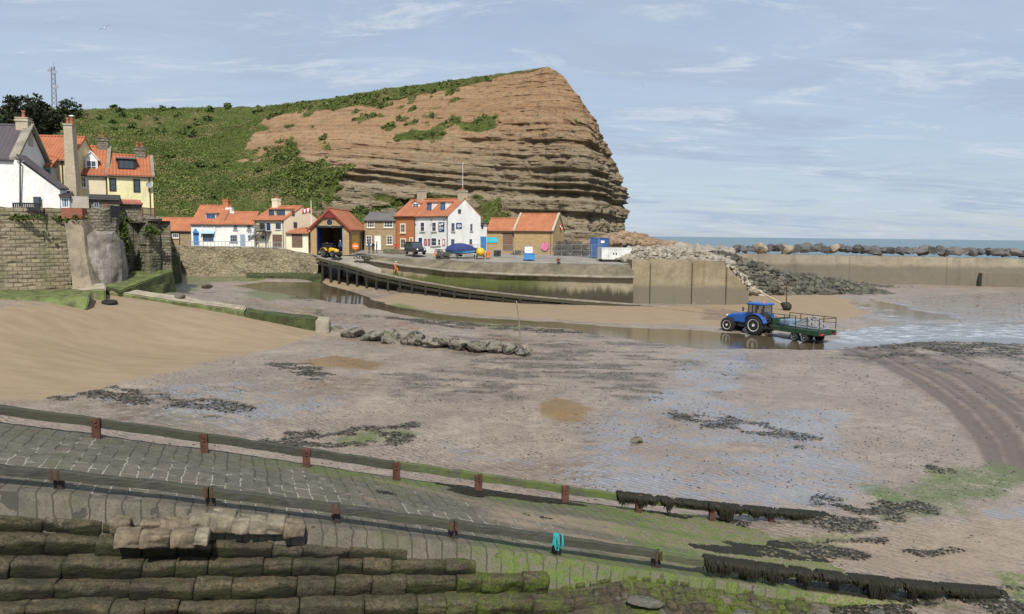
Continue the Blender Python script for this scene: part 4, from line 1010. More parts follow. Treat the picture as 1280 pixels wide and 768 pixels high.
slab('algae_slab', 'long low bright green algae-covered slab at the foot of the tall quay wall', [at_d(-150,372,50), at_d(112,371,53.2), at_d(116,364,55.5), at_d(95,361,57.5), at_d(-150,366,52)], 2.2, M_algc, (.2,-1.6))
slab('algae_slab', 'small green block between the buttress foot and the groyne wall', [at_d(95,364,56.4), at_d(133,361,56.6), at_d(131,354,59), at_d(85,357,59)], 1.8, M_algc, (.1,-.5), M_sandc)
slab('sloping_slab', 'big sloping slab with a green vertical side below the bastion', [at_d(128,358,59), at_d(152,363,58.6), at_d(216,339,66.2), at_d(213,333,69), at_d(178,327,69.5), at_d(158,343,64)], 2.3, M_algd, (.3,0), M_algc)
slab('sloping_slab', 'dark lower slab leaning against the big sloping slab', [at_d(178,357,62), at_d(205,358,63.5), at_d(219,345,68), at_d(214,342,69)], 1.6, M_algd, (.2,-.3))
slab('groyne_wall', 'low green groyne wall running out from the sloping slab', [at_d(136,364,58.6), at_d(305,388,59.6), at_d(308,383,61), at_d(150,359,60.6)], 1.7, M_algc, (0,-.15), M_sandc, 'groyne')
slab('groyne_wall', 'dark weedy lower section of the groyne wall', [at_d(306,390,59.5), at_d(396,400,59.6), at_d(398,396,61), at_d(309,385,61)], 1.7, M_algd, (0,-.1), None, 'groyne')
slab('groyne_end', 'square pale block ending the groyne wall', [at_d(394,401,59.2), at_d(411,402,59.3), at_d(413,397,61), at_d(397,396,61)], 1.8, M_sandc, (0,0), None, 'groyne')
# tyre on the sand
tp = on_ground(137, 380); m = MB(); tv = []; n1, n2 = 28, 10
for i in range(n1):
    for j in range(n2):
        a, b = 6.2832*i/n1, 6.2832*j/n2; rr0 = .42+.13*math.cos(b); tv.append((rr0*math.cos(a), rr0*math.sin(a), .13+.13*math.sin(b)))
m.add(tv, [(i*n2+j, ((i+1)%n1)*n2+j, ((i+1)%n1)*n2+(j+1)%n2, i*n2+(j+1)%n2) for i in range(n1) for j in range(n2)])
M_tyre = plain('black_rubber', (.018,.018,.018), .3, 4, .8, .2)
o = m.build('tyre', M_tyre, None, True); o.location = (tp[0], tp[1], float(gz(tp[0], tp[1]))-.02); o.rotation_euler = (.1,.05,0); tag(o, 'black tyre half sunk in the dry sand by the groyne wall', 'tyre')
# green buoy like stump on the groyne, dark rock on the river flat
o = rock_obj('weedy_stump', shore[1], at_d(225,371,60.2), 0, (.45,.4,.5), 'round green weedy stump on top of the groyne wall', 'stump')
o = rock_obj('dark_boulder', shore[4], at_d(259,357,78), 0, (.7,.6,.7), 'lone dark boulder on the mud behind the groyne wall', 'boulder')
o = rock_obj('weedy_rock', shore[5], at_z(797,550,.08), 0, (.32,.26,.24), 'small yellow-green weedy rock in the shallow wet sand', 'rock')
# ---- harbour wall below the cottages
n = NT('weedy_rubble'); o_ = n.co(); sep = n.node('ShaderNodeSeparateXYZ', None, Vector=o_); mm = n.noise(o_, .45, 6, .7); ff = n.noise(n.mapped(o_, (1, 1, 1.8)), 1.6, 5, .75); vo = n.node('ShaderNodeTexVoronoi', {'feature': 'DISTANCE_TO_EDGE'}, Vector=n.mapped(o_, (1.3, 1.3, 2.6)), Scale=1.3).outputs[0]
c = n.mix(n.ramp(ff, .3, .7), (.33,.275,.18), (.19,.16,.105)); c = n.mix(n.ramp(vo, .10, .0, 0, .7), c, (.08,.07,.045)); hz = n.math('ADD', sep.outputs[2], n.math('MULTIPLY', n.math('SUBTRACT', mm, .5), 3.2))
c = n.mix(n.ramp(hz, 2.3, 1.1, 0, .85), c, n.mix(n.ramp(ff, .35, .65), (.045,.05,.022), (.13,.13,.055))); c = n.mix(n.ramp(hz, 1.0, -.1, 0, .85), c, n.mix(ff, (.035,.03,.022), (.10,.085,.06)))
M_hw = n.out(c, .95, n.bump(n.math('ADD', ff, n.math('MULTIPLY', n.ramp(vo, 0, .12), .5)), .9, .1), .2)
HWp = [(200,112,307,350),(250,111.5,309,350),(300,111,310,350),(345,110.5,311,350),(372,110,316,350),(399,108.5,323,352)]
wall_strip('harbour_wall', 'rubble harbour wall with dark weed below the white cottages', 'wall', HWp, M_hw, .45, .2, 2, .5, 1.5, .22, top_amp=.15)
slab('weedy_plinth', 'dark weedy plinth along the foot of the harbour wall', [at_d(308,346,107), at_d(402,345,106), at_d(402,341,109), at_d(308,341,109)], 2, M_algd, (0,-.3), None, 'wall')
wall_strip('dark_culvert', 'dark weed covered wall end in the gap beside the bastion', 'wall', [(203,90,318,352),(222,92,319,350),(224,110,316,346)], M_algd, .3, .3, 2, .4, 1, .1)
# ---- quay wall: sloping apron over a vertical green wall, and the concrete block at its end
QT = [(452,110,318),(478,108.5,320.5),(500,107,323),(560,104,326),(620,102,328),(700,99.5,330),(792,97,331)]
QM = [(455,108.5,323),(480,106.5,327),(505,105,331),(560,102,337.5),(620,99.8,341),(700,97.4,343.5),(792,95.2,345.5)]
n = NT('quay_face'); o_ = n.co(); sep = n.node('ShaderNodeSeparateXYZ', None, Vector=o_)
st = n.noise(n.mapped(o_, (1, 1, .12)), .9, 5, .7); mm = n.noise(o_, .4, 5, .7); ff = n.noise(o_, 4, 4, .7)
hz = n.math('ADD', sep.outputs[2], n.math('MULTIPLY', n.math('SUBTRACT', st, .5), 3.0))
c = n.mix(n.ramp(mm, .3, .7), (.33,.285,.20), (.22,.185,.125)); c = n.mix(n.ramp(ff, .5, .8, 0, .5), c, (.12,.10,.07))
gx = n.math('MULTIPLY', n.ramp(sep.outputs[0], 1, 9, 1, 0), n.ramp(sep.outputs[0], -22, -16, 0, 1))
c = n.mix(n.math('MULTIPLY', n.math('MULTIPLY', n.ramp(hz, 3.3, 2.5), gx), .92), c, n.mix(ff, (.05,.065,.012), (.10,.115,.025)))
c = n.mix(n.ramp(hz, 2.1, .9, 0, .92), c, (.045,.04,.026)); c = n.mix(n.math('MULTIPLY', n.ramp(st, .6, .75), n.ramp(hz, 3.0, 4.0)), c, (.12,.10,.07))
M_qf = n.out(c, .9, n.bump(ff, .5, .05), .3)
qw = thing('quay_wall', 'long concrete quay wall, sloping apron above and green algae below, behind the timber slipway', 'wall', tuple(at_d(620,345,100)))
qo = np.array(qw.location)
def resamp(L, k=14): 
    a = np.array([tuple(at_d(x, y, d)) for x, d, y in L]); s = np.arange(len(a)); return np.stack([np.interp(np.linspace(0, len(a)-1, (len(a)-1)*k+1), s, a[:,i]) for i in range(3)], -1)
a, b = resamp(QT), resamp(QM)
v = np.linspace(0, 1, 8); P = a[:,None]*(1-v)[:,None] + b[:,None]*v[:,None]; P[...,2] += .05*fbm(P[...,0]*.6, P[...,1]*.6, 0, 2, 3)
b2 = P[:,-1:] + np.array([0,-.25,.0]); b3 = b2 + np.array([0,0,-.28]); b2 = P[:,-1:] + np.array([0,-.55,-.03]); b3 = b2 + np.array([0,0,-.28])
grid_mesh('apron', P-qo, plain('apron_concrete', (.155,.128,.085), .35, .7, .9, .4, stain=(.085,.078,.042), fine=8), parent=qw)
grid_mesh('ledge', np.concatenate([P[:,-1:]+np.array([0,0,.02]), b2, b3, b3+np.array([0,.6,0])], 1)-qo, M_conc, parent=qw)
bot = b.copy(); bot[:,2] = -1.0; v = np.linspace(0, 1, 30); P = b[:,None]*(1-v)[:,None] + bot[:,None]*v[:,None]; P[...,1] -= .12*fbm(P[...,0]*.5, 0*P[...,0], P[...,2]*.8, 2, 4) - .02
P[:,:,2] -= .1*(v==0)
# keep the face in world scale: the algae line follows real height
ob = grid_mesh('face', P, M_qf, parent=qw); ob.location = -Vector(qo)
bl = thing('concrete_bastion', 'large square concrete block ending the quay, stained brown, with a slanting right end', 'wall', tuple(at_d(850,382,95)))
o0 = Vector(bl.location)
n = NT('bastion_concrete'); o_ = n.co(); sep = n.node('ShaderNodeSeparateXYZ', None, Vector=o_)
st = n.noise(n.mapped(o_, (1,1,.1)), 1.1, 5, .7); mm = n.noise(o_, .5, 6, .7); ff = n.noise(o_, 4, 4, .7); hz = n.math('ADD', sep.outputs[2], n.math('MULTIPLY', n.math('SUBTRACT', mm, .5), 2.2))
c = n.mix(n.ramp(mm, .3, .7), (.32,.265,.175), (.20,.16,.10)); c = n.mix(n.ramp(st, .5, .72, 0, .6), c, (.17,.125,.075)); c = n.mix(n.ramp(ff, .5, .8, 0, .5), c, (.13,.11,.075))
c = n.mix(n.ramp(hz, 2.7, 2.0, 0, .8), c, n.mix(mm, (.10,.09,.07), (.20,.175,.13))); c = n.mix(n.ramp(n.noise(o_, .9, 5, .8), .62, .7, 0, .5), c, (.43,.38,.3))
M_bas = n.out(c, .9, n.bump(ff, .5, .05), .3)
seg = [(790,96.2),(812,95.8),(864,95),(907,94.6),(936,96)]
for (xa, da), (xb, db) in zip(seg, seg[1:]):
    m = MB(); ya = 325 if xa < 900 else 331; yb = 325.5 if xb < 930 else 362
    if xb == 907: yb = 328
    qd = [Lp(o0,xa,ya,da), Lp(o0,xb-.3,yb,db), Lp(o0,xb-.3,388,db), Lp(o0,xa,387,da)]
    qd[2].z = -1; qd[3].z = -1
    m.prism(qd, (0, 7, 0)); m.build('bay', M_bas, bl)
m = MB(); 
for x, d in ((812,95.75),(864,94.95),(907,94.55)): m.box((-.04,-.03,0),(.04,.03,5.6 if x<900 else 5.0), M=Matrix.Translation(Lp(o0,x,384,d)))
m.build('joint', plain('dark_joint', (.05,.045,.035)), bl)
# quay surface: front edge, house line, and back under the cliff
qf = [at_d(200,306.5,113), at_d(250,308.5,112.4), at_d(300,309.5,112), at_d(345,310.5,111.4), at_d(372,315,110.8), at_d(400,321,109.5), at_d(428,319.5,110), at_d(452,317.7,110.1), at_d(500,322.7,107.1), at_d(560,325.7,104.2), at_d(620,327.7,102.2), at_d(700,329.7,99.7), at_d(792,330.5,97.3), at_d(800,325.2,97), at_d(865,325.4,97), at_d(907,327,97)]
def back(p, dy, z): f = (p.y+dy)/p.y; return Vector((p.x*f, p.y+dy, z))
zb = [6.3,6.3,6.2,6.15,5.95,5.75,5.75,5.75,5.6,5.5,5.45,5.4,5.2,5.3,5.2,5.0]
sheet('quay', [qf, [back(p, 9, z) for p, z in zip(qf, zb)], [back(p, 55, z+.6 if p.x < 8 else z-1.2) for p, z in zip(qf, zb)]], M_path, sub=5, amp=.02)
sheet('boathouse_apron', [[at_d(394,321.5,108.3), at_d(430,329.6,107.4), at_d(476,342.8,106.0)], [at_d(398,321.1,109.8), at_d(440,318.7,110.6), at_d(482,320.9,108.9)]], M_path, sub=8, amp=.01)
# ---- timber slipway on piles in front of the quay wall
SL = [(396,322,107.5),(430,330,106.3),(470,342,104.8),(520,352,102.8),(580,362,100.2),(650,370,97.4),(740,378,94),(838,384.5,90.5)]
SLn = resamp([(x, d, y) for x, y, d in SL], 10); tgv = np.gradient(SLn[:,:2], axis=0); tgv /= np.linalg.norm(tgv, axis=1, keepdims=True); Nb = np.stack([-tgv[:,1], tgv[:,0]], -1)
ws = np.interp(np.linspace(0,1,len(SLn)), [0,.15,.4,1], [7.5,5.0,3.6,1.9])
fr_ = SLn.copy(); bk = SLn.copy(); bk[:,:2] += Nb*ws[:,None]
tsl = thing('timber_slipway', 'long curved timber slipway on dark piles dropping from the boathouse to the sand', 'slipway', tuple(SLn[len(SLn)//2])); so_ = SLn[len(SLn)//2].copy()
v = np.linspace(0,1,6); P = fr_[:,None]*(1-v)[:,None]+bk[:,None]*v[:,None]; P[...,2] += .02*fbm(P[...,0], P[...,1], 0, 2, 3)
grid_mesh('deck', P-so_, plain('slipway_deck', (.36,.315,.245), .2, .6, .9, .4, stain=(.2,.175,.13), fine=9), parent=tsl)
def ribbon(L, off, z0, z1, th):
    m = MB(); a = L.copy(); vs = []; fs = []
    for i, p in enumerate(a):
        nb = Nb[i]
        for (u, z) in ((off, z0), (off, z1), (off+th, z1), (off+th, z0)): vs.append((p[0]+nb[0]*u-so_[0], p[1]+nb[1]*u-so_[1], p[2]+z-so_[2]))
    k = len(a)
    for i in range(k-1):
        for c in range(4): fs.append((i*4+c, i*4+(c+1)%4, (i+1)*4+(c+1)%4, (i+1)*4+c))
    fs += [(3,2,1,0), tuple((k-1)*4+c for c in range(4))]; m.add(vs, fs); return m
M_pile = plain('wet_black_timber', (.028,.024,.018), .4, 3, .8, .4, stain=(.05,.055,.02), fine=12)
M_fas = mat_timber('slipway_fascia', (.085,.075,.055), (.05,.042,.03), (.06,.065,.025))
ribbon(SLn, -.05, -.42, -.03, .25).build('fascia', M_fas, tsl)
ribbon(SLn, -.02, -.95, -.62, .2).build('waling', M_pile, tsl)
ribbon(SLn, .12, .0, .16, .16).build('kerb_timber', M_conc, tsl)
m = MB(); vs = []; k0 = int(len(SLn)*.36)
for i in range(k0, len(SLn)):
    p_, nb = SLn[i], Nb[i]; gq = min(float(gz(p_[0], p_[1]))-.5, p_[2]-.7)
    vs += [(p_[0]+nb[0]*.5-so_[0], p_[1]+nb[1]*.5-so_[1], p_[2]-.3-so_[2]), (p_[0]+nb[0]*.5-so_[0], p_[1]+nb[1]*.5-so_[1], gq-so_[2])]
m.add(vs, [(2*i, 2*i+1, 2*i+3, 2*i+2) for i in range(len(vs)//2-1)]); o = m.build('sheeting', M_pile, tsl); sd_ = o.modifiers.new('s', 'SOLIDIFY'); sd_.thickness = .12
for i in range(2, len(SLn), 3):
    p = SLn[i]-so_; gq = float(gz(SLn[i,0], SLn[i,1]))-so_[2]-.6
    if p[2]-.4-gq < .35: continue
    for u in (.05, ws[i]*.8):
        m = MB(); m.tube([(p[0]+Nb[i,0]*u, p[1]+Nb[i,1]*u, p[2]-.35), (p[0]+Nb[i,0]*u, p[1]+Nb[i,1]*u-.05, gq)], .17, 8); m.build('pile', M_pile, tsl)
# rubble filling below the low part of the slipway
# ---- breakwater with armour rocks
bwp = [(893,152,317.5,352),(950,150,318,352),(1080,146,320,356),(1160,143,321.5,360),(1228,141,323,362),(1330,138,325,366),(1500,133,329,374)]
n = NT('breakwater_concrete'); o_ = n.co(); sep = n.node('ShaderNodeSeparateXYZ', None, Vector=n.co('UV')); mm = n.noise(o_, .25, 5, .7); ff = n.noise(o_, 2.5, 4, .7); hz = n.math('ADD', sep.outputs[1], n.math('MULTIPLY', n.math('SUBTRACT', mm, .5), 2.4))
c = n.mix(n.ramp(mm, .3, .7), (.33,.28,.205), (.25,.21,.15)); c = n.mix(n.ramp(ff, .5, .8, 0, .4), c, (.16,.13,.09)); c = n.mix(n.ramp(hz, 3.7, 2.8, 0, .7), c, n.mix(ff, (.085,.075,.058), (.15,.13,.10)))
c = n.mix(n.ramp(n.math('ABSOLUTE', n.math('SUBTRACT', n.math('FRACT', n.math('DIVIDE', sep.outputs[0], 17.0)), .5)), .002, .006, .5, 0), c, (.06,.05,.04))
c = n.mix(n.ramp(n.noise(n.mapped(o_, (.5,.5,.08)), 1.0, 6, .75), .50, .68, 0, .6), c, (.13,.11,.08)); c = n.mix(n.ramp(n.noise(o_, .12, 5, .7), .50, .62, 0, .5), c, (.17,.155,.125))
M_bw = n.out(c, .9, n.bump(ff, .5, .08), .3)
wall_strip('breakwater', 'long tan concrete breakwater across the harbour mouth', 'breakwater', bwp, M_bw, .12, .5, 4.0, .3, 1.5, .06, top_amp=.04)
m = MB(); o0 = at_d(1300,345,137); q = [at_d(1228,341.5,139.4)-o0, at_d(1420,347,133)-o0, at_d(1420,347,133)-o0+Vector((1,6,0)), at_d(1228,341.5,139.4)-o0+Vector((1,6,0))]
for v_ in q: v_.z = q[0].z
m.prism(q, (0,0,-5)); o = m.build('breakwater_step', M_bw); o.location = o0; tag(o, 'lower block in front of the breakwater at the right edge', 'wall')
M_arm = mat_rock('armour_rock', (.17,.155,.145), (.085,.08,.08), 0, 0); M_armp = mat_rock('armour_rock_pale', (.36,.30,.21), (.30,.25,.18), 0, 0)
am = [rock_mesh('armour_rock_%s' % 'abcdef'[i], 50+i, M_arm, 3, .78, .5, boxy=.3) for i in range(6)]; amp_ = [rock_mesh('armour_rock_pale_%s' % 'ab'[i], 60+i, M_armp, 3, .85, .25, boxy=.45) for i in range(2)]
x = 912.0; i = 0
while x < 1300:
    w = random.uniform(11, 17) if i not in (3, 6) else 19; d = np.interp(x, [900,1300], [153.5,141]); py = np.interp(x, [890,1000,1100,1290], [311.5,310.5,312.5,316.5]); s = w*d/F*.52
    pale = i in (3, 6, 11)
    rock_obj('armour_rock', amp_[i % 2] if pale else am[i % 6], at_d(x+w/2, py+random.uniform(-1,1), d), i*1.7, (s*1.15, s, s*random.uniform(.95,1.2)), 'pale tan armour rock among the dark ones on the breakwater' if pale else 'dark grey armour rock in the row on top of the breakwater', 'rock', 'pale armour rocks on the breakwater' if pale else 'dark armour rocks on the breakwater'); x += w*.74; i += 1
# ---- heaps of rubble (too many stones to count)
def heap(name, label, base_pts, zs, N, smin, smax, mat, seed, lift):
    """stones heaped over a surveyed outline: base_pts (px,py,d), heap height lift(u)"""
    r_ = np.random.default_rng(seed); bm = bmesh.new(); bmesh.ops.create_icosphere(bm, subdivisions=1, radius=1)
    tv = np.array([v.co[:] for v in bm.verts]); tf = np.array([[v.index for v in f.verts] for f in bm.faces]); bm.free()
    P = np.array([tuple(at_d(*p)) for p in base_pts]); n = len(P)
    k = r_.integers(0, n-1, N); f = r_.uniform(0, 1, N); c = P[k]*(1-f)[:,None]+P[k+1]*f[:,None]
    h = np.interp(k+f, np.arange(n), zs); v = r_.uniform(0, 1, N)
    c[:,2] += h*(1-v**1.2) - .2; c[:,1] -= lift*v; c[:,0] += r_.normal(0,.4,N); c[:,1] += r_.uniform(0, 1.5, N)
    s = smin*(smax/smin)**r_.uniform(0,1,N)**1.7; a = r_.uniform(0,6.28,N); ca, sa = np.cos(a), np.sin(a)
    T = tv[None]*(1+r_.uniform(-.35,.35,(N,len(tv),1)))*np.stack([s*1.3, s, s*r_.uniform(.5,1,N)], -1)[:,None]
    V = np.stack([T[...,0]*ca[:,None]-T[...,1]*sa[:,None], T[...,0]*sa[:,None]+T[...,1]*ca[:,None], T[...,2]], -1)+c[:,None]
    Q = (tf[None]+(np.arange(N)*len(tv))[:,None,None]).reshape(-1,3)
    tag(raw_mesh(name, V.reshape(-1,3), Q, mat, {'tone': np.repeat(r_.uniform(0,1,N), len(tv))}), label, 'rubble', None, 'stuff')
def mat_rub(name, a, b, dark):
    n = NT(name); o = n.co(); t = n.attr('tone'); f = n.noise(o, 2.2, 5, .75); c = n.mix(t, a, b); c = n.mix(n.ramp(f, .5, .75, 0, .6), c, dark); return n.out(c, .9, n.bump(f, .6, .1), .3)
heap('dark_rubble', 'heap of dark weedy rubble between the concrete block and the breakwater', [(896,352,118),(930,362,116),(975,366,118),(1040,366,120),(1095,365,122)], [5.0,4.6,3.4,2.0,.5], 3200, .16, .7, mat_rub('dark_rubble', (.035,.035,.028), (.15,.135,.10), (.03,.03,.02)), 3, 7)
heap('dark_rubble', 'low spread of dark stones along the foot of the breakwater', [(960,352,146),(1040,358,140),(1100,364,132),(1160,366,134)], [2.4,1.8,1.0,.5], 1300, .15, .6, mat_rub('dark_rubble_low', (.05,.05,.04), (.17,.15,.115), (.03,.03,.02)), 9, 8)
heap('pale_rubble', 'heap of pale broken rock on the quay end below the headland', [(776,322,104),(800,322.5,103),(840,323,102),(880,325,102),(905,327,101)], [1.0,1.6,1.6,1.1,.5], 1900, .12, .5, mat_rub('pale_rubble', (.21,.18,.14), (.36,.32,.26), (.12,.10,.075)), 4, 4)
heap('pale_rubble', 'pale rock spilling over the slanting end of the concrete block', [(903,330,100),(916,343,99),(930,358,98.5),(940,366,98)], [1.2,.9,.7,.3], 380, .12, .45, mat_rub('pale_rubble_spill', (.28,.24,.18), (.42,.37,.3), (.15,.13,.1)), 6, 3)
heap('red_rubble', 'reddish fallen rock at the foot of the headland point', [(722,304,140),(750,302,143),(775,303,147),(800,306,150),(826,309,152),(870,312,154)], [.05,.5,2.0,2.0,1.2,.5], 2200, .18, .8, mat_rub('red_rubble', (.20,.125,.075), (.30,.22,.145), (.09,.065,.045)), 8, 9)
heap('pale_rubble', 'grey boulders in the gap between quay end and breakwater', [(850,318,125),(880,317,130),(905,316,140)], [1.5,1.2,1.0], 420, .25, .9, mat_rub('gap_rubble', (.20,.18,.15), (.33,.29,.24), (.1,.09,.07)), 12, 5)
# ================================================================== BUILDINGS
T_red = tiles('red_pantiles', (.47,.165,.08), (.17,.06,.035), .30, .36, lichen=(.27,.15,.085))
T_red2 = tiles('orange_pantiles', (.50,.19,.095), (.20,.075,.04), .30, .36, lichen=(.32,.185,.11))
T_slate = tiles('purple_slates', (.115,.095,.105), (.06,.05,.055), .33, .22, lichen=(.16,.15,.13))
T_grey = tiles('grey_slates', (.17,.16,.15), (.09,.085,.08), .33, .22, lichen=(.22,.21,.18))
W_white = plain('white_limewash', (.76,.75,.71), .08, .5, .85, .15, stain=(.56,.53,.46), fine=5)
W_cream = plain('cream_render', (.76,.70,.52), .06, .6, .85, .1, stain=(.64,.58,.42), fine=5)
W_yellow = plain('yellow_render', (.74,.68,.38), .06, .6, .85, .1, stain=(.55,.49,.28), fine=5)
W_ochre = plain('ochre_render', (.66,.54,.30), .08, .6, .85, .1, stain=(.52,.43,.25), fine=5)
W_grey = plain('grey_render', (.42,.38,.32), .12, .7, .9, .2, stain=(.3,.27,.22), fine=6)
S_house = stone('sandstone_rubble', (.42,.31,.175), (.30,.215,.125), (.26,.21,.145), .42, .22, .03, .6, .9)
S_boat = stone('golden_sandstone', (.48,.335,.16), (.37,.25,.12), (.30,.235,.15), .55, .26, .02, .5, .9)
S_stack = stone('cream_stack', (.50,.43,.31), (.40,.34,.24), (.35,.3,.22), .4, .2, .015, .4, .9)
B_pub = stone('orange_brick', (.52,.19,.075), (.43,.145,.06), (.40,.24,.14), .23, .08, .008, .3, .9)
P_white = plain('white_paint', (.80,.80,.78), .05, 2, .5, 0)
P_black = plain('black_paint', (.025,.025,.028), .2, 2, .5, 0)
P_blue = plain('blue_paint', (.06,.22,.50), .12, 2, .5, .05)
P_navy = plain('navy_paint', (.02,.05,.16), .12, 2, .5, 0)
P_brown = mat_timber('brown_boards', (.20,.13,.09), (.14,.09,.065))
P_grey = plain('grey_paint', (.30,.32,.35), .1, 2, .6, 0)
P_red = plain('red_paint', (.50,.03,.025), .12, 2, .5, 0)
P_yellow = plain('yellow_paint', (.72,.42,.02), .12, 2, .45, 0)
P_orange = plain('orange_paint', (.70,.17,.03), .12, 2, .6, 0)
P_terra = plain('chimney_pot', (.40,.13,.07), .2, 3, .8, .2)
P_metal = plain('galvanised_metal', (.42,.43,.44), .15, 3, .45, .1, metal=.6)
G_ = glass(); G_blue = glass('blue_glass', (.04,.075,.12))
class House:
    def __init__(s, name, label, cat, A_, B_, depth, heave, hridge, axis, wall, roof, group=None, over=.22, z0=0.0, ridge_pos=.5, thick=.14, drop=1.0):
        A_, B_ = Vector(A_), Vector(B_); e = B_-A_
        s.W = math.hypot(e.x, e.y); s.D = depth; s.he = heave; s.hr = hridge; s.axis = axis
        s.root = thing(name, label, cat, tuple(A_), math.atan2(e.y, e.x), group)
        W, D = s.W, depth; m = MB(); k = .02
        if axis == 'x':
            yr = D*ridge_pos; s.yr = yr
            prof = [(0,0,-drop),(0,D,-drop),(0,D,heave-k),(0,yr,hridge-k),(0,0,heave-k)]
            m.prism([(p[0],p[1],p[2]) for p in prof], (W,0,0))
        elif axis == 'y':
            xr = W*ridge_pos; s.xr = xr
            m.prism([(0,0,-drop),(W,0,-drop),(W,0,heave-k),(xr,0,hridge-k),(0,0,heave-k)], (0,D,0))
        else:
            m.box((0,0,-drop),(W,D,heave-k))
        s.wall = m.build('wall', wall, s.root)
        if roof:
            m = MB(); o = over
            if axis == 'x':
                sl = (hridge-heave)/yr; sl2 = (hridge-heave)/(D-yr)
                m.prism([(-.06,-o,heave-sl*o),(-.06,yr,hridge),(-.06,yr,hridge+thick*1.15),(-.06,-o,heave-sl*o+thick)], (W+.12,0,0))
                m.prism([(-.06,D+o,heave-sl2*o),(-.06,D+o,heave-sl2*o+thick),(-.06,yr+.003,hridge+thick*1.15),(-.06,yr+.003,hridge)], (W+.12,0,0))
                m.tube([(-.07,yr,hridge+thick*1.1),(W+.07,yr,hridge+thick*1.1)], .13, 8)
            elif axis == 'y':
                sl = (hridge-heave)/xr; sl2 = (hridge-heave)/(W-xr)
                m.prism([(-o,-o,heave-sl*o),(xr,-o,hridge),(xr,-o,hridge+thick*1.15),(-o,-o,heave-sl*o+thick)], (0,D+2*o,0))
                m.prism([(W+o,-o,heave-sl2*o),(W+o,-o,heave-sl2*o+thick),(xr+.003,-o,hridge+thick*1.15),(xr+.003,-o,hridge)], (0,D+2*o,0))
                m.tube([(xr,-o,hridge+thick*1.1),(xr,D+o,hridge+thick*1.1)], .13, 8)
            s.roof = m.build('roof', roof, s.root)
            if axis == 'x':
                g = MB(); g.tube([(0,-o-.05,heave-sl*o-.02),(W,-o-.05,heave-sl*o-.02)], .06, 6); g.build('gutter', P_black, s.root)
    def px(s, px, py, face='front', off=0.0):      # photo point -> face coordinates (u,z)
        r = ray(px, py); o = Vector((0,0,CAMZ)); M = s.M(); Mi = M.inverted(); o2 = Mi @ o; d2 = (Mi.to_3x3() @ r)
        if face == 'front': t = (off-o2.y)/d2.y; p = o2+d2*t; return p.x, p.z
        if face == 'right': t = (s.W+off-o2.x)/d2.x; p = o2+d2*t; return p.y, p.z
        t = (-off-o2.x)/d2.x; p = o2+d2*t; return p.y, p.z
    def M(s): return Matrix.Translation(s.root.location) @ Matrix.Rotation(s.root.rotation_euler.z, 4, 'Z')
    def FM(s, face, off=0.0):                      # face frame: x along, y outwards(-), z up
        if face == 'front': return Matrix.Translation((0,-off,0))
        if face == 'right': return Matrix.Translation((s.W+off,0,0)) @ Matrix.Rotation(R(90), 4, 'Z')
        return Matrix.Translation((-off,s.D,0)) @ Matrix.Rotation(R(-90), 4, 'Z')
    def rect(s, x0, y0, x1, y1, face='front'):
        a = s.px(x0, y1, face); b = s.px(x1, y0, face); u0, u1 = sorted((a[0], b[0])); z0, z1 = sorted((a[1], b[1]))
        if face == 'left': u0, u1 = s.D-u1, s.D-u0
        return u0, z0, u1-u0, z1-z0
    def window(s, u, z, w, h, face='front', frame=None, bars=(1,1), sill=None, fw=.08, pane=None, surround=None, off=0.0, label=None):
        frame = frame or P_white; m = MB(); m.M = s.FM(face, off); f = fw
        for (a, b, c, d) in ((u,z,u+w,z+f),(u,z+h-f,u+w,z+h),(u,z+f,u+f,z+h-f),(u+w-f,z+f,u+w,z+h-f)): m.box((a,-.06,b),(c,.02,d))
        for i in range(1, bars[0]+1): x = u+w*i/(bars[0]+1); m.box((x-.022,-.045,z+f),(x+.022,-.005,z+h-f))
        for i in range(1, bars[1]+1): y = z+h*i/(bars[1]+1); m.box((u+f,-.043,y-.022),(u+w-f,-.007,y+.022))
        o = m.build('window', frame, s.root)
        if label: o['label'] = label
        g = MB(); g.M = s.FM(face, off); g.box((u+f*.6,-.022,z+f*.6),(u+w-f*.6,.0,z+h-f*.6)); g.build('pane', pane or G_, o)
        if sill: k = MB(); k.M = s.FM(face, off); k.box((u-.1,-.14,z-.12),(u+w+.1,.02,z-.005)); k.build('sill', sill, o)
        if surround:
            k = MB(); k.M = s.FM(face, off); q = .14
            for (a,b,c,d) in ((u-q,z-q,u-.004,z+h+q),(u+w+.004,z-q,u+w+q,z+h+q),(u-.004,z+h+.004,u+w+.004,z+h+q)): k.box((a,-.03,b),(c,.02,d))
            k.build('surround', surround, o)
        return o
    def win_px(s, x0, y0, x1, y1, face='front', **k): return s.window(*s.rect(x0,y0,x1,y1,face), face=face, **k)
    def door(s, u, z, w, h, mat, face='front', frame=None, name='door', planks=3, label=None):
        m = MB(); m.M = s.FM(face); 
        if frame:
            q = .1
            for (a,b,c,d) in ((u-q,z,u,z+h+q),(u+w,z,u+w+q,z+h+q),(u,z+h,u+w,z+h+q)): m.box((a,-.06,b),(c,.02,d), 1)
        for i in range(planks): a = u+w*i/planks; m.box((a+.012,-.04,z),(a+w/planks-.012,.0,z+h), 0)
        m.box((u,-.022,z),(u+w,.0,z+h), 0)
        o = m.build(name, [mat, frame or mat], s.root)
        k = MB(); k.M = s.FM(face); k.lathe([(.03,0),(.045,.03),(.03,.06)], (u+w*.85,-.04,z+h*.48), (0,-1,0), 8); k.build('handle', P_black, o)
        if label: o['label'] = label
        return o
    def door_px(s, x0, y0, x1, y1, mat, face='front', **k):
        r = s.rect(x0,y0,x1,y1,face); return s.door(*r, mat, face, **k)
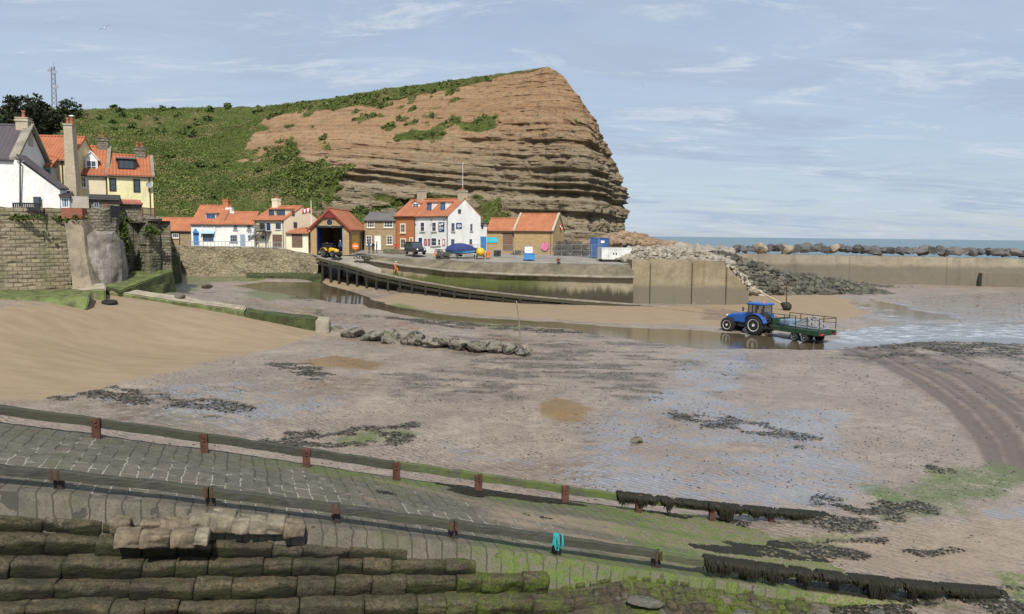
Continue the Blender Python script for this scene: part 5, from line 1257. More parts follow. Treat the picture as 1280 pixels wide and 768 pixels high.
    def chimney(s, x, y, w, d, z0, z1, mat, pots=1, cap=True, pot=.5, pm=None):
        m = MB(); m.box((x-w/2,y-d/2,z0),(x+w/2,y+d/2,z1))
        if cap: m.box((x-w/2-.07,y-d/2-.07,z1-.28),(x+w/2+.07,y+d/2+.07,z1-.12)); m.box((x-w/2-.05,y-d/2-.05,z1+.002),(x+w/2+.05,y+d/2+.05,z1+.07))
        o = m.build('chimney', mat, s.root)
        for i in range(pots):
            k = MB(); k.lathe([(.15,0),(.13,.1),(.12,pot*.8),(.155,pot*.84),(.15,pot)], (x+(i-(pots-1)/2)*.42, y, z1+.07), (0,0,1), 10); k.build('chimney_pot', pm or P_terra, o, True)
        return o
    def dormer(s, u, w, z, h, ybase, pitch_to, style, wall, roof, frame=None, bars=(1,0), nwin=1, pane=None):
        """dormer standing on the front roof slope; ybase = its front face, pitch_to = where its roof meets the slope"""
        m = MB(); y0, y1 = ybase, pitch_to
        sl = (s.hr-s.he)/s.yr; zr = lambda y: s.he+sl*y
        if style == 'flat':
            m.prism([(u,y0,zr(y0)),(u,y0,z+h),(u,y1,z+h-.0),(u,y1,zr(y1))], (w,0,0), 0)
            m.prism([(u-.15,y0-.2,z+h),(u-.15,y0-.2,z+h+.12),(u-.15,y1+.3,z+h+.16),(u-.15,y1+.3,z+h)], (w+.3,0,0), 1)
        else:
            pk = style
            m.prism([(u,y0,z-.15),(u+w,y0,z-.15),(u+w,y0,z+h),(u+w/2,y0,z+h+pk),(u,y0,z+h)], (0,y1-y0,0), 0)
            for sg in (0, 1):
                xa, xb = (u-.15, u+w/2) if sg == 0 else (u+w+.15, u+w/2-.002)
                m.prism([(xa,y0-.15,z+h-.12),(xb,y0-.15,z+h+pk),(xb,y0-.15,z+h+pk+.1),(xa,y0-.15,z+h-.02)], (0,y1-y0+.6,0), 1)
        o = m.build('dormer', [wall, roof], s.root)
        for i in range(nwin):
            ww = (w-.2)/nwin; uu = u+.1+i*ww; f = .07; k = MB(); k.M = Matrix.Translation((0,y0,0)); zb, hh = z+.1, h-.2
            for (a,b,c,d) in ((uu,zb,uu+ww,zb+f),(uu,zb+hh-f,uu+ww,zb+hh),(uu,zb+f,uu+f,zb+hh-f),(uu+ww-f,zb+f,uu+ww,zb+hh-f)): k.box((a,-.06,b),(c,.01,d), 0)
            for j in range(bars[0]): x = uu+ww*(j+1)/(bars[0]+1); k.box((x-.02,-.045,zb+f),(x+.02,-.005,zb+hh-f), 0)
            for j in range(bars[1]): x = zb+hh*(j+1)/(bars[1]+1); k.box((uu+f,-.043,x-.02),(uu+ww-f,-.007,x+.02), 0)
            k.box((uu+f*.6,-.022,zb+f*.6),(uu+ww-f*.6,-.002,zb+hh-f*.6), 1); k.build('window', [frame or P_white, pane or G_], o)
        return o
    def pipe(s, u, z0, z1, face='front', mat=None):
        m = MB(); m.M = s.FM(face); m.tube([(u,-.09,z1),(u,-.09,z0)], .05, 6); m.build('downpipe', mat or P_black, s.root)
def zat(px, py, d): return at_d(px, py, d).z
def hs(A_, py_e, py_r, dr=None):      # heights above base point A of photo rows py_e (front) and py_r (ridge, at distance dr)
    return zat(A_[0], py_e, A_[2])-zat(*A_), zat(A_[0], py_r, dr or A_[2])-zat(*A_)
# ---------------------------------------------------------------- middle row, left to right
def mk(name, label, A_, B_, depth, pe, pr, axis, wall, roof, cat='house', **k):
    dr = A_[2] + (depth*.5 if axis == 'x' else 0)
    he, hr = hs(A_, pe, pr, dr)
    return House(name, label, cat, at_d(*A_), at_d(*B_), depth, he, hr, axis, wall, roof, **k)
h = mk('stone_cottage', 'low stone cottage with an orange roof, furthest left of the harbour-side row', (188,309,116.5), (239.5,308.5,116), 5.5, 288, 273.5, 'x', S_house, T_red2)
h.win_px(201,290,206.5,303, bars=(1,2), sill=W_cream); h.win_px(216,292,223.5,297.5, bars=(2,0), sill=W_cream); h.pipe(h.W*.72, 0, h.he)
h = mk('white_cottage', 'white cottage with a blue door, blue shop window and tall brick chimney', (239.5,308.5,114.5), (279,309.5,114.2), 6.4, 279.5, 258.3, 'x', W_white, T_red2)
h.door_px(243,291.5,247.5,306.5, P_blue, frame=P_blue, label='bright blue front door')
m = MB(); u, z, w, hh = h.rect(241.5,286,249,291.5); m.prism([(u,-.35,z),(u+w,-.35,z),(u+w/2,-.35,z+hh)], (0,.34,0)); m.build('door_hood', P_blue, h.root)
h.win_px(253,292,267,302, frame=P_blue, bars=(1,0), label='wide blue shop window')
m = MB(); u, z, w, hh = h.rect(251.5,288,269,291.5); m.prism([(u,-.5,z),(u+w,-.5,z),(u+w,0,z+hh),(u,0,z+hh)], (0,-.05,-.08)); m.build('window_hood', plain('pale_blue', (.35,.5,.65),.1), h.root)
u0, z0 = h.px(254.5,279); u1, z1 = h.px(267,273); h.dormer(u0, u1-u0, h.he+.35, 1.15, .8, 2.4, 'flat', W_white, T_grey, P_blue, (1,0), 2)
h.chimney(h.W-.75, 3.2, .85, .8, h.hr-1.2, h.hr+1.1, B_pub, 0); h.chimney(h.W+.25, 3.0, .9, 1.0, h.he+1.0, h.hr-.7, W_white, 0)
m = MB()
for q in range(5): m.box((h.W*.35+q*.1,-.1-.001*q,0),(h.W*.35+.05+q*.1,-.05,.2))
for q in range(2): h.pipe(h.W*(.36,.75)[q], 0, h.he-.2, mat=P_white)
h = mk('white_cottage', 'long white cottage with an orange roof and a pale blue-grey door', (279,309.5,114.2), (318,309.5,114.6), 6.0, 280, 266, 'x', W_white, T_red2)
for a, b in ((292,296.5),(309,313.5)): h.win_px(a,281.5,b,287.5, frame=P_grey, bars=(1,1), sill=P_grey)
h.win_px(288,294,296.5,302.5, bars=(2,1), frame=P_grey, sill=P_grey); h.win_px(310,294,313,301, frame=P_grey, bars=(0,1)); h.door_px(301.5,294,305.7,308, plain('blue_grey_paint', (.26,.33,.45), .1), frame=P_grey)
h.chimney(.25, 3.0, .9, .9, h.hr-.9, h.hr+.75, W_white, 2, pot=.35)
cs = mk('cream_house', 'cream house with dormers, outside stair and balcony', (318,310,115.6), (356,311,112.6), 7.6, 275, 259.3, 'x', W_cream, T_red2)
h = cs
h.win_px(325,279,331,287, frame=P_navy, bars=(1,0), sill=W_white); h.door_px(333.3,279,338,288, P_navy); h.win_px(345,279.3,351,286.6, frame=P_navy, bars=(1,0), sill=W_white)
h.door_px(341,293.5,352.5,309.5, P_brown, planks=6, name='garage_door'); h.win_px(327,295,331,299, frame=P_grey, bars=(0,0))
u0, _ = h.px(329.5,275); u1, _ = h.px(352,275); h.dormer(u0, (u1-u0)*.36, h.he+.45, 1.15, 1.0, 3.0, 'flat', W_cream, T_red2, P_navy, (1,0)); h.dormer(u0+(u1-u0)*.46, (u1-u0)*.5, h.he+.45, 1.15, 1.0, 3.0, 'flat', W_cream, T_red2, P_navy, (1,0))
for (x0,y0,x1,y1) in ((365,264,368,270),(367,278,371,285)): h.win_px(x0,y0,x1,y1,'right', frame=P_navy, bars=(0,0))
h.chimney(.9, 3.8, 1.1, .8, h.hr-.8, h.hr+1.3, W_cream, 2, pot=.4); h.pipe(h.W-.2, 0, h.he)
m = MB(); ub, zb, wb, hb = h.rect(327.5,288,339.5,292); m.box((ub,-1.25,zb+.2),(ub+wb,-.02,zb+.35)); 
for q in np.linspace(0, wb, 12): m.box((ub+q-.03,-1.25,zb+.351),(ub+q+.03,-1.19,zb+1.25))
m.box((ub-.03,-1.27,zb+1.251),(ub+wb+.03,-1.17,zb+1.33)); 
for q in (0, wb): m.box((ub+q-.05,-1.24,-.3),(ub+q+.05,-1.14,zb+.2))
m.build('balcony', P_black, h.root)
m = MB(); us = ub-3.6
for q in range(14): f = q/13; m.box((us+3.5*f-.15,-1.2,(zb+.3)*f-.05),(us+3.5*f+.18,-.3,(zb+.3)*f+.02))
for yv in (-1.22,-.28): m.prism([(us-.1,yv,-.25),(us+3.6,yv,zb+.1),(us+3.6,yv,zb+.3),(us-.1,yv,-.05)], (0,.05,0)); m.tube([(us,yv,.85),(us+3.5,yv,zb+1.2)], .03, 6)
for q in range(0, 14, 3): f = q/13; m.box((us+3.5*f-.02,-1.215,(zb+.3)*f),(us+3.5*f+.02,-1.175,(zb+.3)*f+.9))
m.build('outside_stair', P_grey, h.root)
h = mk('garage', 'cream lean-to garage with brown doors and an orange roof beside the cream house', (358,311,111.5), (385.5,311,111.5), 4.2, 292, 286.5, 'x', W_cream, T_red2, 'garage', ridge_pos=.92)
h.door_px(365,292.8,378,309.5, P_brown, planks=8, name='garage_door')
# ---------------------------------------------------------------- lifeboat house
A_ = (388.5,314.5,110.8); B_ = (436.5,315,110.8); he, hr = hs(A_, 284.5, 261.5)
bh = House('boathouse', 'stone lifeboat house with big open doorway and orange pantiled roof', 'boathouse', at_d(*A_), at_d(*B_), 12.5, he, hr, 'y', S_boat, T_red2, over=.4)
# open doorway: rebuild the front with an opening
bpy.data.objects.remove(bh.wall)
u, z, w, hh = bh.rect(396,284.3,428.3,314); z = -.5; hd = bh.px(410,284.8)[1]; W, D = bh.W, bh.D
m = MB(); t = .5
m.box((0,0,-1),(u,t,he)); m.box((u+w,0,-1),(W,t,he)); m.prism([(u,0,hd),(u+w,0,hd),(u+w,0,he),(u,0,he)], (0,t,0))
m.prism([(0,.001,he+.001),(W,.001,he+.001),(W/2,.001,hr-.03)], (0,t-.002,0))
m.box((0,t,-1),(t,D,he)); m.box((W-t,t,-1),(W,D,he)); m.prism([(t,D-t,-1),(W-t,D-t,-1),(W-t,D-t,he),(W/2,D-t,hr-.1),(t,D-t,he)], (0,t,0))
bh.wall = m.build('wall', S_boat, bh.root)
m = MB(); m.box((t,t,-.3),(W-t,D-t,.02)); m.build('floor', M_conc, bh.root)
m = MB(); m.box((u-.12,-.06,hd),(u+w+.12,t+.02,hd+.28)); m.build('lintel', P_black, bh.root)
for s_, xx in ((1,u+.02),(-1,u+w-.1)):
    m = MB(); m.box((xx,.1,0),(xx+.09,3.2,hd-.05)); o = m.build('door_leaf', P_navy if s_ > 0 else P_blue, bh.root)
m = MB()
for sg in (-1, 1):
    xa = W/2+sg*(W/2+.42); sl = (hr-he)/(W/2)
    m.prism([(xa,-.46,he-sl*.42-.30),(W/2,-.46,hr-.30),(W/2,-.46,hr+.02),(xa,-.46,he-sl*.42+.02)], (0,.05,0))
m.build('bargeboard', plain('dark_red_paint', (.22,.03,.025), .15, 2, .6, 0), bh.root)
m = MB(); m.prism([(W/2-1.15,-.35,hr-1.25),(W/2+1.15,-.35,hr-1.25),(W/2,-.35,hr-.25)], (0,.3,0))
for q in range(-3, 4): m.box((W/2+q*.3-.04,-.39,hr-1.25),(W/2+q*.3+.04,-.355,hr-.3-abs(q)*.28))
m.build('gable_boarding', plain('dark_red_boards', (.20,.028,.022), .15, 2, .6, 0), bh.root)
m = MB(); m.lathe([(.55,0),(.55,.06),(.42,.061),(.42,.03)], (W/2,-.005,he+.75), (0,-1,0), 24, 1); m.lathe([(.42,0),(.42,.032)], (W/2,-.006,he+.75), (0,-1,0), 24, 0); m.build('gable_vent', [P_black, S_stack], bh.root)
r_ = bh.rect(440,294,448,312,'right'); bh.door(*r_, plain('yellow_door', (.62,.40,.08), .1), 'right', name='side_door'); bh.pipe(.15, 0, he,'right')
r_ = bh.rect(450.5,290,453,312,'right'); bh.window(*r_, face='right', frame=P_black, bars=(0,1))
# ---------------------------------------------------------------- stone cottage, brick house and pub
h = mk('stone_cottage', 'stone cottage with a slate roof and white windows beside the boathouse', (455.5,314.5,121), (494.5,315,120.5), 6.5, 275.5, 266.8, 'x', S_house, T_grey)
for a, b in ((459,468),(480,491)): h.win_px(a,276.5,b,284.5, bars=(2,1), sill=W_cream)
h.win_px(458,295,464.5,306, bars=(1,2), sill=W_cream); h.win_px(483.5,295,490.5,306, bars=(1,2), sill=W_cream); h.door_px(469,295.5,475.5,312.5, P_white, frame=W_cream)
PA, PC = (493.4,315,121.0), (560.3,319.3,112.0)
a3, c3 = at_d(*PA), at_d(*PC); e = c3-a3; f = .39
mid = a3+e*f
he, hr = 5.75, 8.25
bk_ = House('brick_house', 'orange brick house with white stone windows joined to the white inn', 'house', a3, mid-e.normalized()*.02, 6.6, he, hr, 'x', B_pub, T_red2)
h = bk_; h.win_px(500.5,279.5,507,291.5, bars=(1,1), fw=.2, frame=W_cream, sill=W_cream); h.win_px(500.5,298,507.5,311, bars=(1,1), fw=.2, frame=W_cream, sill=W_cream); h.win_px(512,297,516.5,310, bars=(1,1), fw=.18, frame=W_cream)
h.dormer(h.W*.48, 1.7, he+1.2, .85, 1.7, 3.1, .35, W_white, T_red2, P_white, (1,1)); h.chimney(h.W*.55, 3.3, 1.3, .9, hr-.9, hr+1.7, S_stack, 2, pot=.35)
pub = House('inn', 'white three-storey inn with orange roof and dark blue signs on the quay', 'inn', mid, c3, 6.6, he, hr, 'x', W_white, T_red2)
h = pub
for a, b, c, d in ((525.5,278,531,289.5),(540,278,545.5,289.5),(539,297.5,546,307.5),(547.5,299,551,307)): h.win_px(a,b,c,d, frame=P_white, bars=(0,1), sill=W_grey)
h.door_px(523.5,297.5,528,312, P_navy, frame=P_white)
for a in (530.5,535): h.win_px(a,299,a+3,307, frame=plain('maroon_paint', (.25,.03,.05)), bars=(0,0), pane=plain('board_face', (.45,.25,.25)))
def board(hh_, x0, y0, x1, y1, face, name, base, marks):
    u, z, w, q = hh_.rect(x0,y0,x1,y1,face); m = MB(); m.M = hh_.FM(face); m.box((u,-.07,z),(u+w,-.003,z+q), 0)
    for (a, b, c, d) in marks: m.box((u+w*a,-.078,z+q*b),(u+w*c,-.0705,z+q*d), 1)
    return m.build(name, [base, P_white], hh_.root)
board(h, 548.5,278,555.5,289.8,'front','sign_board', P_navy, ((.15,.62,.42,.85),(.5,.7,.85,.9),(.12,.42,.88,.5),(.12,.26,.88,.34),(.2,.1,.5,.16)))
board(h, 553.2,299,556.6,307.5,'front','menu_board', plain('pink_red_paint', (.5,.2,.22)), ((.2,.2,.8,.8),))
for a, b, c, d in ((564,568,279,289.5),(587.5,590.5,280,289),(563.5,568,299,306.5),(586.5,590,299,306)): h.win_px(a,c,b,d,'right', frame=P_grey, bars=(0,1), sill=W_grey)
h.win_px(572.5,262,576,267,'right', frame=P_black, bars=(0,0))
board(h, 570,279,577,286,'right','sign_board', P_navy, ((.15,.6,.85,.72),(.1,.35,.9,.5),(.25,.12,.6,.2)))
for a in (.22, .62): h.dormer(h.W*a, 1.25, he+.75, 1.3, 1.0, 3.0, 'flat', W_white, T_red2, P_navy, (0,0), pane=G_blue)
h.chimney(h.W-.55, 3.3, .9, 1.2, hr-.9, hr+1.35, S_stack, 2, pot=.3); h.pipe(h.W-.15, 0, he); h.pipe(.15, 0, he)
m = MB(); m.tube([(h.W-.5,3.3,hr+1),(h.W-.5,3.3,hr+5.5)], .03, 6); m.build('aerial_pole', P_white, h.root)
m = MB()
for q in (.08,.55,.92): m.tube([(h.W*q,-.02,he-.5),(h.W*q,-.35,he-.45),(h.W*q,-.38,he-.6)], .025, 5); m.lathe([(.04,0),(.13,.18)], (h.W*q,-.38,he-.6), (0,0,-1), 8)
m.build('wall_lamp', P_black, h.root)
# lean-to beside the inn
a_ = at_d(598.7,314,117.2); b_ = at_d(608.5,314.5,118.6)
h = House('white_outhouse', 'small white outhouse with a blue door on the right of the inn', 'outhouse', a_, b_, 5, zat(598,279,117)-a_.z, zat(598,276.5,117)-a_.z, 'x', W_white, T_grey, ridge_pos=.9)
h.win_px(601.5,281,604,286, frame=P_black, bars=(0,0)); h.door_px(600,296,607.8,313.5, P_blue, planks=4)
# ---------------------------------------------------------------- fishermen's stores
h = mk('stone_shed', 'small golden stone store with a brown door and a turquoise banner', (608.5,315.5,119.5), (642.5,317,118.5), 5.2, 288, 274.3, 'x', S_boat, T_red2, 'shed')
h.door_px(628.5,293,642-.8,314, P_brown, planks=6); m = MB(); u, z, w, q = h.rect(627.5,291.5,642,293); m.box((u,-.05,z),(u+w,.01,z+q)); m.build('lintel', P_black, h.root)
big = mk('stone_shed', 'larger golden stone store with an orange roof, below the cliff', (642.5,318,118), (691,319.5,116), 6.6, 288, 268.6, 'x', S_boat, T_red2, 'shed')
h = big; h.pipe(h.W-.35, 0, h.he, mat=P_brown)
for hh_, q in ((h, 0), (h, h.W)):
    m = MB(); sl = (h.hr-h.he)/h.yr
    for y0, y1, z0_, z1_ in ((-.25,h.yr,h.he-.25*sl,h.hr),(h.D+.25,h.yr,h.he-.25*sl,h.hr)): m.prism([(q-.17,y0,z0_+.1),(q-.17,y1,z1_+.1),(q-.17,y1,z1_+.34),(q-.17,y0,z0_+.34)], (.34,0,0))
    m.build('gable_coping', S_stack, h.root)
m = MB()
for k in range(24):
    x = h.W*(k+.3)/24+random.uniform(-.1,.1); y = h.yr+random.uniform(-.1,.0)
    m.lathe([(.02,0),(.09,.06),(.11,.13),(.05,.2),(.06,.27),(.02,.32)], (x,y,h.hr+.25), (0,0,1), 6)
    if k > 10: break
m = None
# banner, ring, pink sign: things fixed to the walls are parts
hsml = [o for o in bpy.data.objects if o.get('label','').startswith('small golden stone store')][0]
u, z, w, q = h.rect(641,0,642,1)
def panel_on(hh_, x0, y0, x1, y1, face, name, mat, round_=False, out=.1):
    u, z, w, q = hh_.rect(x0,y0,x1,y1,face); m = MB(); m.M = hh_.FM(face)
    if round_: m.lathe([(w*.25,0),(w*.5,0),(w*.5,.1),(w*.25,.1)], (u+w/2,-out,z+q/2), (0,-1,0), 22)
    else: m.box((u,-out-.04,z),(u+w,-out,z+q))
    return m.build(name, mat, hh_.root)
panel_on(big, 676.5,303.5,686.5,313,'front','net_bundle', plain('pink_netting', (.62,.16,.30), .3, 3, .8, .4), True, .15)
u, z, w, q = big.rect(697,281.5,704,287,'right'); m = MB(); m.M = big.FM('right')
for k in range(24):
    a0, a1 = k*math.pi/12, (k+1)*math.pi/12
    m.tube([(u+w/2+.42*math.cos(a0),-.12,z+q/2+.42*math.sin(a0)),(u+w/2+.42*math.cos(a1),-.12,z+q/2+.42*math.sin(a1))], .09, 8, 0 if k%6 < 4 else 1, False)
m.build('lifebuoy', [P_red, P_white], big.root)
# turquoise banner on the small store, as a part of it
hm = House.__new__(House); hm.root = hsml; hm.W = math.hypot(at_d(642.5,317,118.5).x-at_d(608.5,315.5,119.5).x, at_d(642.5,317,118.5).y-at_d(608.5,315.5,119.5).y); hm.D = 5.2
panel_on(hm, 608.8,297,622,303.5,'front','banner', plain('turquoise_banner', (.06,.50,.58), .1, 2, .6, 0), False, .05)
# ================================================================== LEFT TERRACE HOUSES
# white house with slate roof (runs out of the frame) and its catslide wing
A_ = (-70,262,62.5); B_ = (22,260.5,63.5); 
h = House('white_house', 'white house with purple slate roof at the left edge above the quay wall', 'house', at_d(*A_), at_d(*B_), 6.2, zat(22,196,63.5)-at_d(*B_).z, zat(22,157,66.6)-at_d(*B_).z, 'x', W_white, T_slate, over=.15)
h.chimney(h.W-.45, 3.1, .95, .95, h.hr-1.6, h.hr+.75, S_stack, 1, pot=.6)
m = MB(); sl = (h.hr-h.he)/h.yr
for y0, y1 in ((-.2,h.yr),(h.D+.2,h.yr)): m.prism([(h.W-.35,y0,h.he-.2*sl+.1),(h.W-.35,y1,h.hr+.1),(h.W-.35,y1,h.hr+.36),(h.W-.35,y0,h.he-.2*sl+.36)], (.7,0,0))
m.build('gable_coping', M_conc, h.root)
wing = thing('white_wing', 'white lean-to wing with sloping top and one small black window', 'house wing', tuple(at_d(22.6,260,63.3)))
wo = Vector(wing.location); m = MB()
q = [Lp(wo,20,262,63.3), Lp(wo,75,262,64.2), Lp(wo,75,237.5,64.2), Lp(wo,22,196.5,63.3)]; q[3].x = q[0].x
m.prism(q, (0,1.0,0)); m.build('wall', W_white, wing)
a_, b_ = Lp(wo,21.5,195,63.2), Lp(wo,77,237.2,64.15); m = MB(); m.prism([a_+Vector((0,-.12,0)), b_+Vector((0,-.12,0)), b_+Vector((0,-.12,.14)), a_+Vector((0,-.12,.14))], (0,1.2,0)); m.build('roof', T_slate, wing)
hw = House.__new__(House); hw.root = wing; e = Lp(wo,75,262,64.2)-Lp(wo,20,262,63.3); hw.W = e.length; hw.D = 4.5; wing.rotation_euler = (0,0,0)
m = MB(); p0, p1 = Lp(wo,43,258.5,63.62), Lp(wo,52,246.5,63.75); m.box((p0.x,p0.y-.1,p0.z),(p1.x,p0.y+.05,p1.z)); o = m.build('window', P_black, wing)
m = MB(); m.box((p0.x+.08,p0.y-.112,p0.z+.08),(p1.x-.08,p0.y-.101,p1.z-.08)); m.build('pane', G_, o)
m = MB(); m.tube([Lp(wo,19,197,63.1), Lp(wo,25.2,202,63.15), Lp(wo,25.2,258,63.25)], .06, 6); m.build('downpipe', P_black, wing)
# cream house behind with bay
A_ = (34,258,70); B_ = (92,258,70.6)
h = House('cream_house', 'cream house with an orange roof, a bay window and a tall cream chimney stack', 'house', at_d(*A_), at_d(*B_), 6.5, zat(60,198.5,70)-at_d(*A_).z, zat(60,172.5,73.3)-at_d(*A_).z, 'x', W_ochre, T_red)
h.pipe(h.W*.80, 0, h.he-.05); m = MB(); u0, z0 = h.px(43,232); u1, z1 = h.px(72,211)
m.prism([(u0,-.05,-.5),(u1-.9,-1.35,-.5),(u1,-1.35,-.5),(u1,-.05,-.5)], (0,0,z1+.5)); bay = m.build('bay', W_grey, h.root)
m = MB(); m.prism([(u0-.6,.0,z1+1.4),(u0-.6,-.1,z1+.02),(u1-.95,-1.55,z1),(u1+.15,-1.55,z1),(u1+.15,0,z1+.9)], (0,0,.14)); m.build('bay_roof', T_red, h.root)
k = MB(); k.box((u1-.82,-1.42,z0+.1),(u1-.05,-1.34,z1-.1), 0); k.box((u1-.74,-1.432,z0+.2),(u1-.46,-1.421,z1-.2), 1); k.box((u1-.42,-1.432,z0+.2),(u1-.13,-1.421,z1-.2), 1); k.build('window', [plain('teal_paint', (.10,.25,.28)), G_], bay)
# tall stack standing at its right end
u, z = h.px(91, 258); m = MB(); zt_ = zat(90,158,71)-at_d(*A_).z; zs = zat(90,195,71)-at_d(*A_).z
m.prism([(u-.75,-.35,-.5),(u+.5,-.35,-.5),(u+.5,-.35,zs-2.2),(u+.42,-.35,zs),(u+.36,-.35,zt_),(u-.36,-.35,zt_),(u-.38,-.35,zs),(u-.45,-.35,zs-2.2)], (0,.95,0))
m.box((u-.42,-.42,zt_+.001),(u+.42,.66,zt_+.12)); st_ = m.build('chimney_stack', S_stack, h.root)
for k in (-.16, .2): p = MB(); p.lathe([(.15,0),(.13,.1),(.12,.45),(.16,.5),(.15,.58)], (u+k,.1,zt_+.12), (0,0,1), 10); p.build('chimney_pot', P_terra, st_, True)
# pale house with a white dormer
A_ = (94,255,72.5); B_ = (135.5,254,73.6)
h = House('pale_house', 'pale rendered house with a pointed white dormer in its orange roof', 'house', at_d(*A_), at_d(*B_), 6.6, zat(115,217.5,73)-at_d(*A_).z, zat(115,186,76.5)-at_d(*A_).z, 'x', plain('pale_render', (.66,.58,.42), .08, .6, .85, .1, fine=5), T_red)
h.win_px(100,221,108,234.5, bars=(1,1), sill=W_white); u0, z0 = h.px(105.5,213); u1, z1 = h.px(121,200); h.dormer(u0, u1-u0, z0-.25, z1-z0+.3, .55, 3.2, .75, W_white, W_white, P_white, (1,1))
h.chimney(h.W-.55, 3.3, .95, .8, h.hr-.8, h.hr+1.0, S_rubble, 1, pot=.6); h.pipe(h.W-.1, 0, h.he)
m = MB(); sl = (h.hr-h.he)/h.yr
for y0, y1 in ((-.2,h.yr),(h.D+.2,h.yr)): m.prism([(h.W-.14,y0,h.he-.2*sl+.1),(h.W-.14,y1,h.hr+.1),(h.W-.14,y1,h.hr+.34),(h.W-.14,y0,h.he-.2*sl+.34)], (.32,0,0))
m.build('gable_coping', M_conc, h.root)
# yellow house
A_ = (136,270,73.2); B_ = (192.5,270,75)
h = House('yellow_house', 'yellow rendered house with black-framed windows and a flat-topped dormer', 'house', at_d(*A_), at_d(*B_), 6.6, zat(164,218.5,74)-at_d(164,270,74).z, zat(164,196.5,77.5)-at_d(164,270,74).z, 'x', W_yellow, T_red)
for a, b, c, d in ((136.8,223,145,239),(167,224.5,175,240.5)): h.win_px(a,b,c,d, frame=P_black, bars=(0,1), fw=.12)
u0, z0 = h.px(147,212); u1, z1 = h.px(169,201.5); h.dormer(u0, u1-u0, h.he+.55, 1.05, .7, 2.7, 'flat', P_black, T_grey, P_black, (2,0))
h.chimney(h.W-1.0, 3.3, 1.0, .85, h.hr-.7, h.hr+.95, S_rubble, 2, pot=.5); h.pipe(h.W-.3, 0, h.he)
m = MB(); sl = (h.hr-h.he)/h.yr
for y0, y1 in ((-.2,h.yr),(h.D+.2,h.yr)): m.prism([(h.W-.1,y0,h.he-.2*sl+.08),(h.W-.1,y1,h.hr+.08),(h.W-.1,y1,h.hr+.3),(h.W-.1,y0,h.he-.2*sl+.3)], (.28,0,0))
m.build('gable_coping', M_conc, h.root)
u, z = h.px(186,232); m = MB(); m.tube([(u,-.02,z),(u,-.3,z)], .025, 6); m.lathe([(.03,0),(.2,.05),(.3,.13),(.29,.14),(.19,.07)], (u,-.25,z), (.25,-1,.25), 16); m.build('satellite_dish', P_grey, h.root)
# sheds in front of them
a_ = at_d(112,263,65.5); b_ = at_d(149.5,263,66.5)
h = House('stone_outhouse', 'low dark stone outhouse with a dark felt roof in front of the pale house', 'outhouse', a_, b_, 3, zat(112,248.5,65.5)-a_.z, zat(112,246,65.5)-a_.z, 'x', S_rubble, plain('dark_felt', (.05,.05,.048), .3, 2, .9, .2), over=.2)
h.win_px(117,253,124,260, frame=P_grey, bars=(1,0)); h.door_px(129,251,136,262.5, P_brown)
a_ = at_d(89,263,64.6); b_ = at_d(111.5,263,65.2)
h = House('render_wall_block', 'plain grey rendered yard block behind the brick pier', 'outhouse', a_, b_, 2.5, zat(89,245,64.6)-a_.z, 0, 'flat', W_grey, None)
a_ = at_d(75.5,262,64.2); b_ = at_d(88.5,262,64.5)
h = House('glazed_porch', 'small glazed porch with dark roof at the end of the white wing', 'porch', a_, b_, 2.2, zat(76,245,64.2)-a_.z, zat(76,242,64.2)-a_.z, 'x', P_grey, P_black)
h.win_px(77,247.5,86.5,260, bars=(2,0), pane=G_blue)
a_ = at_d(150.5,267,68); b_ = at_d(178,268,69)
h = House('shed', 'small dark shed with a rusty red roof edge below the yellow house', 'shed', a_, b_, 2.6, zat(150,255,68)-a_.z, zat(150,252.5,68)-a_.z, 'x', S_rubble, plain('red_sheet_roof', (.36,.13,.085), .25, 2, .8, .2))
# bench and fences on the wall
bn = thing('bench', 'dark wooden slatted bench seen from behind on top of the quay wall', 'bench', tuple(at_d(34,270,58.1))); bo = Vector(bn.location)
wd_ = (at_d(51.5,270,58.1)-at_d(17,270,58.1)).length
m = MB()
for k in range(15): x = -wd_/2+wd_*(k+.5)/15; m.box((x-.045,-.03,.42),(x+.045,.0,.92))
m.box((-wd_/2,-.05,.90),(wd_/2,.02,1.0)); m.box((-wd_/2,-.048,.36),(wd_/2,.018,.43)); m.build('backrest', P_black, bn)
m = MB()
for k in range(4): m.box((-wd_/2,.06+k*.13,.42),(wd_/2,.17+k*.13,.46))
m.build('seat', P_black, bn)
for x in (-wd_/2+.06, wd_/2-.06):
    for y in (-.04, .52): m = MB(); m.box((x-.05,y-.04,-.1),(x+.05,y+.04,1.0 if y < 0 else .62)); m.build('leg', P_black, bn)
def fence(label, a, b, hgt, n_, mat, name='fence'):
    t = thing(name, label, 'fence', tuple(a)); e = b-a; L = math.hypot(e.x, e.y); t.rotation_euler = (0,0,math.atan2(e.y,e.x)); dz = e.z
    for k in (0, n_-1): m = MB(); m.box((L*k/(n_-1)-.05,-.05,dz*k/(n_-1)-.5),(L*k/(n_-1)+.05,.05,dz*k/(n_-1)+hgt)); m.build('post', mat, t)
    m = MB()
    for k in range(1, n_-1): x = L*k/(n_-1); m.box((x-.022,-.022,dz*k/(n_-1)),(x+.022,.022,dz*k/(n_-1)+hgt*.95))
    for z in (.15, .9): m.prism([(0,-.03,hgt*z),(L,-.03,dz+hgt*z),(L,-.03,dz+hgt*z+.07),(0,-.03,hgt*z+.07)], (0,.06,0))
    m.build('panel', mat, t)
    return t
fence('dark iron gate panel on the wall between the brick pier and the bastion', at_d(139,272,61.8), at_d(149,273,62.4), 1.0, 12, P_black, 'gate')
fence('brown paling fence on the bastion in front of the yellow house', at_d(178,270,66.5), at_d(194,271,68), .75, 14, P_brown)
fence('thin dark railing along the quay in front of the white cottages', at_d(236,309,112.4), at_d(352,310.5,111.4), .95, 26, P_grey, 'railing')
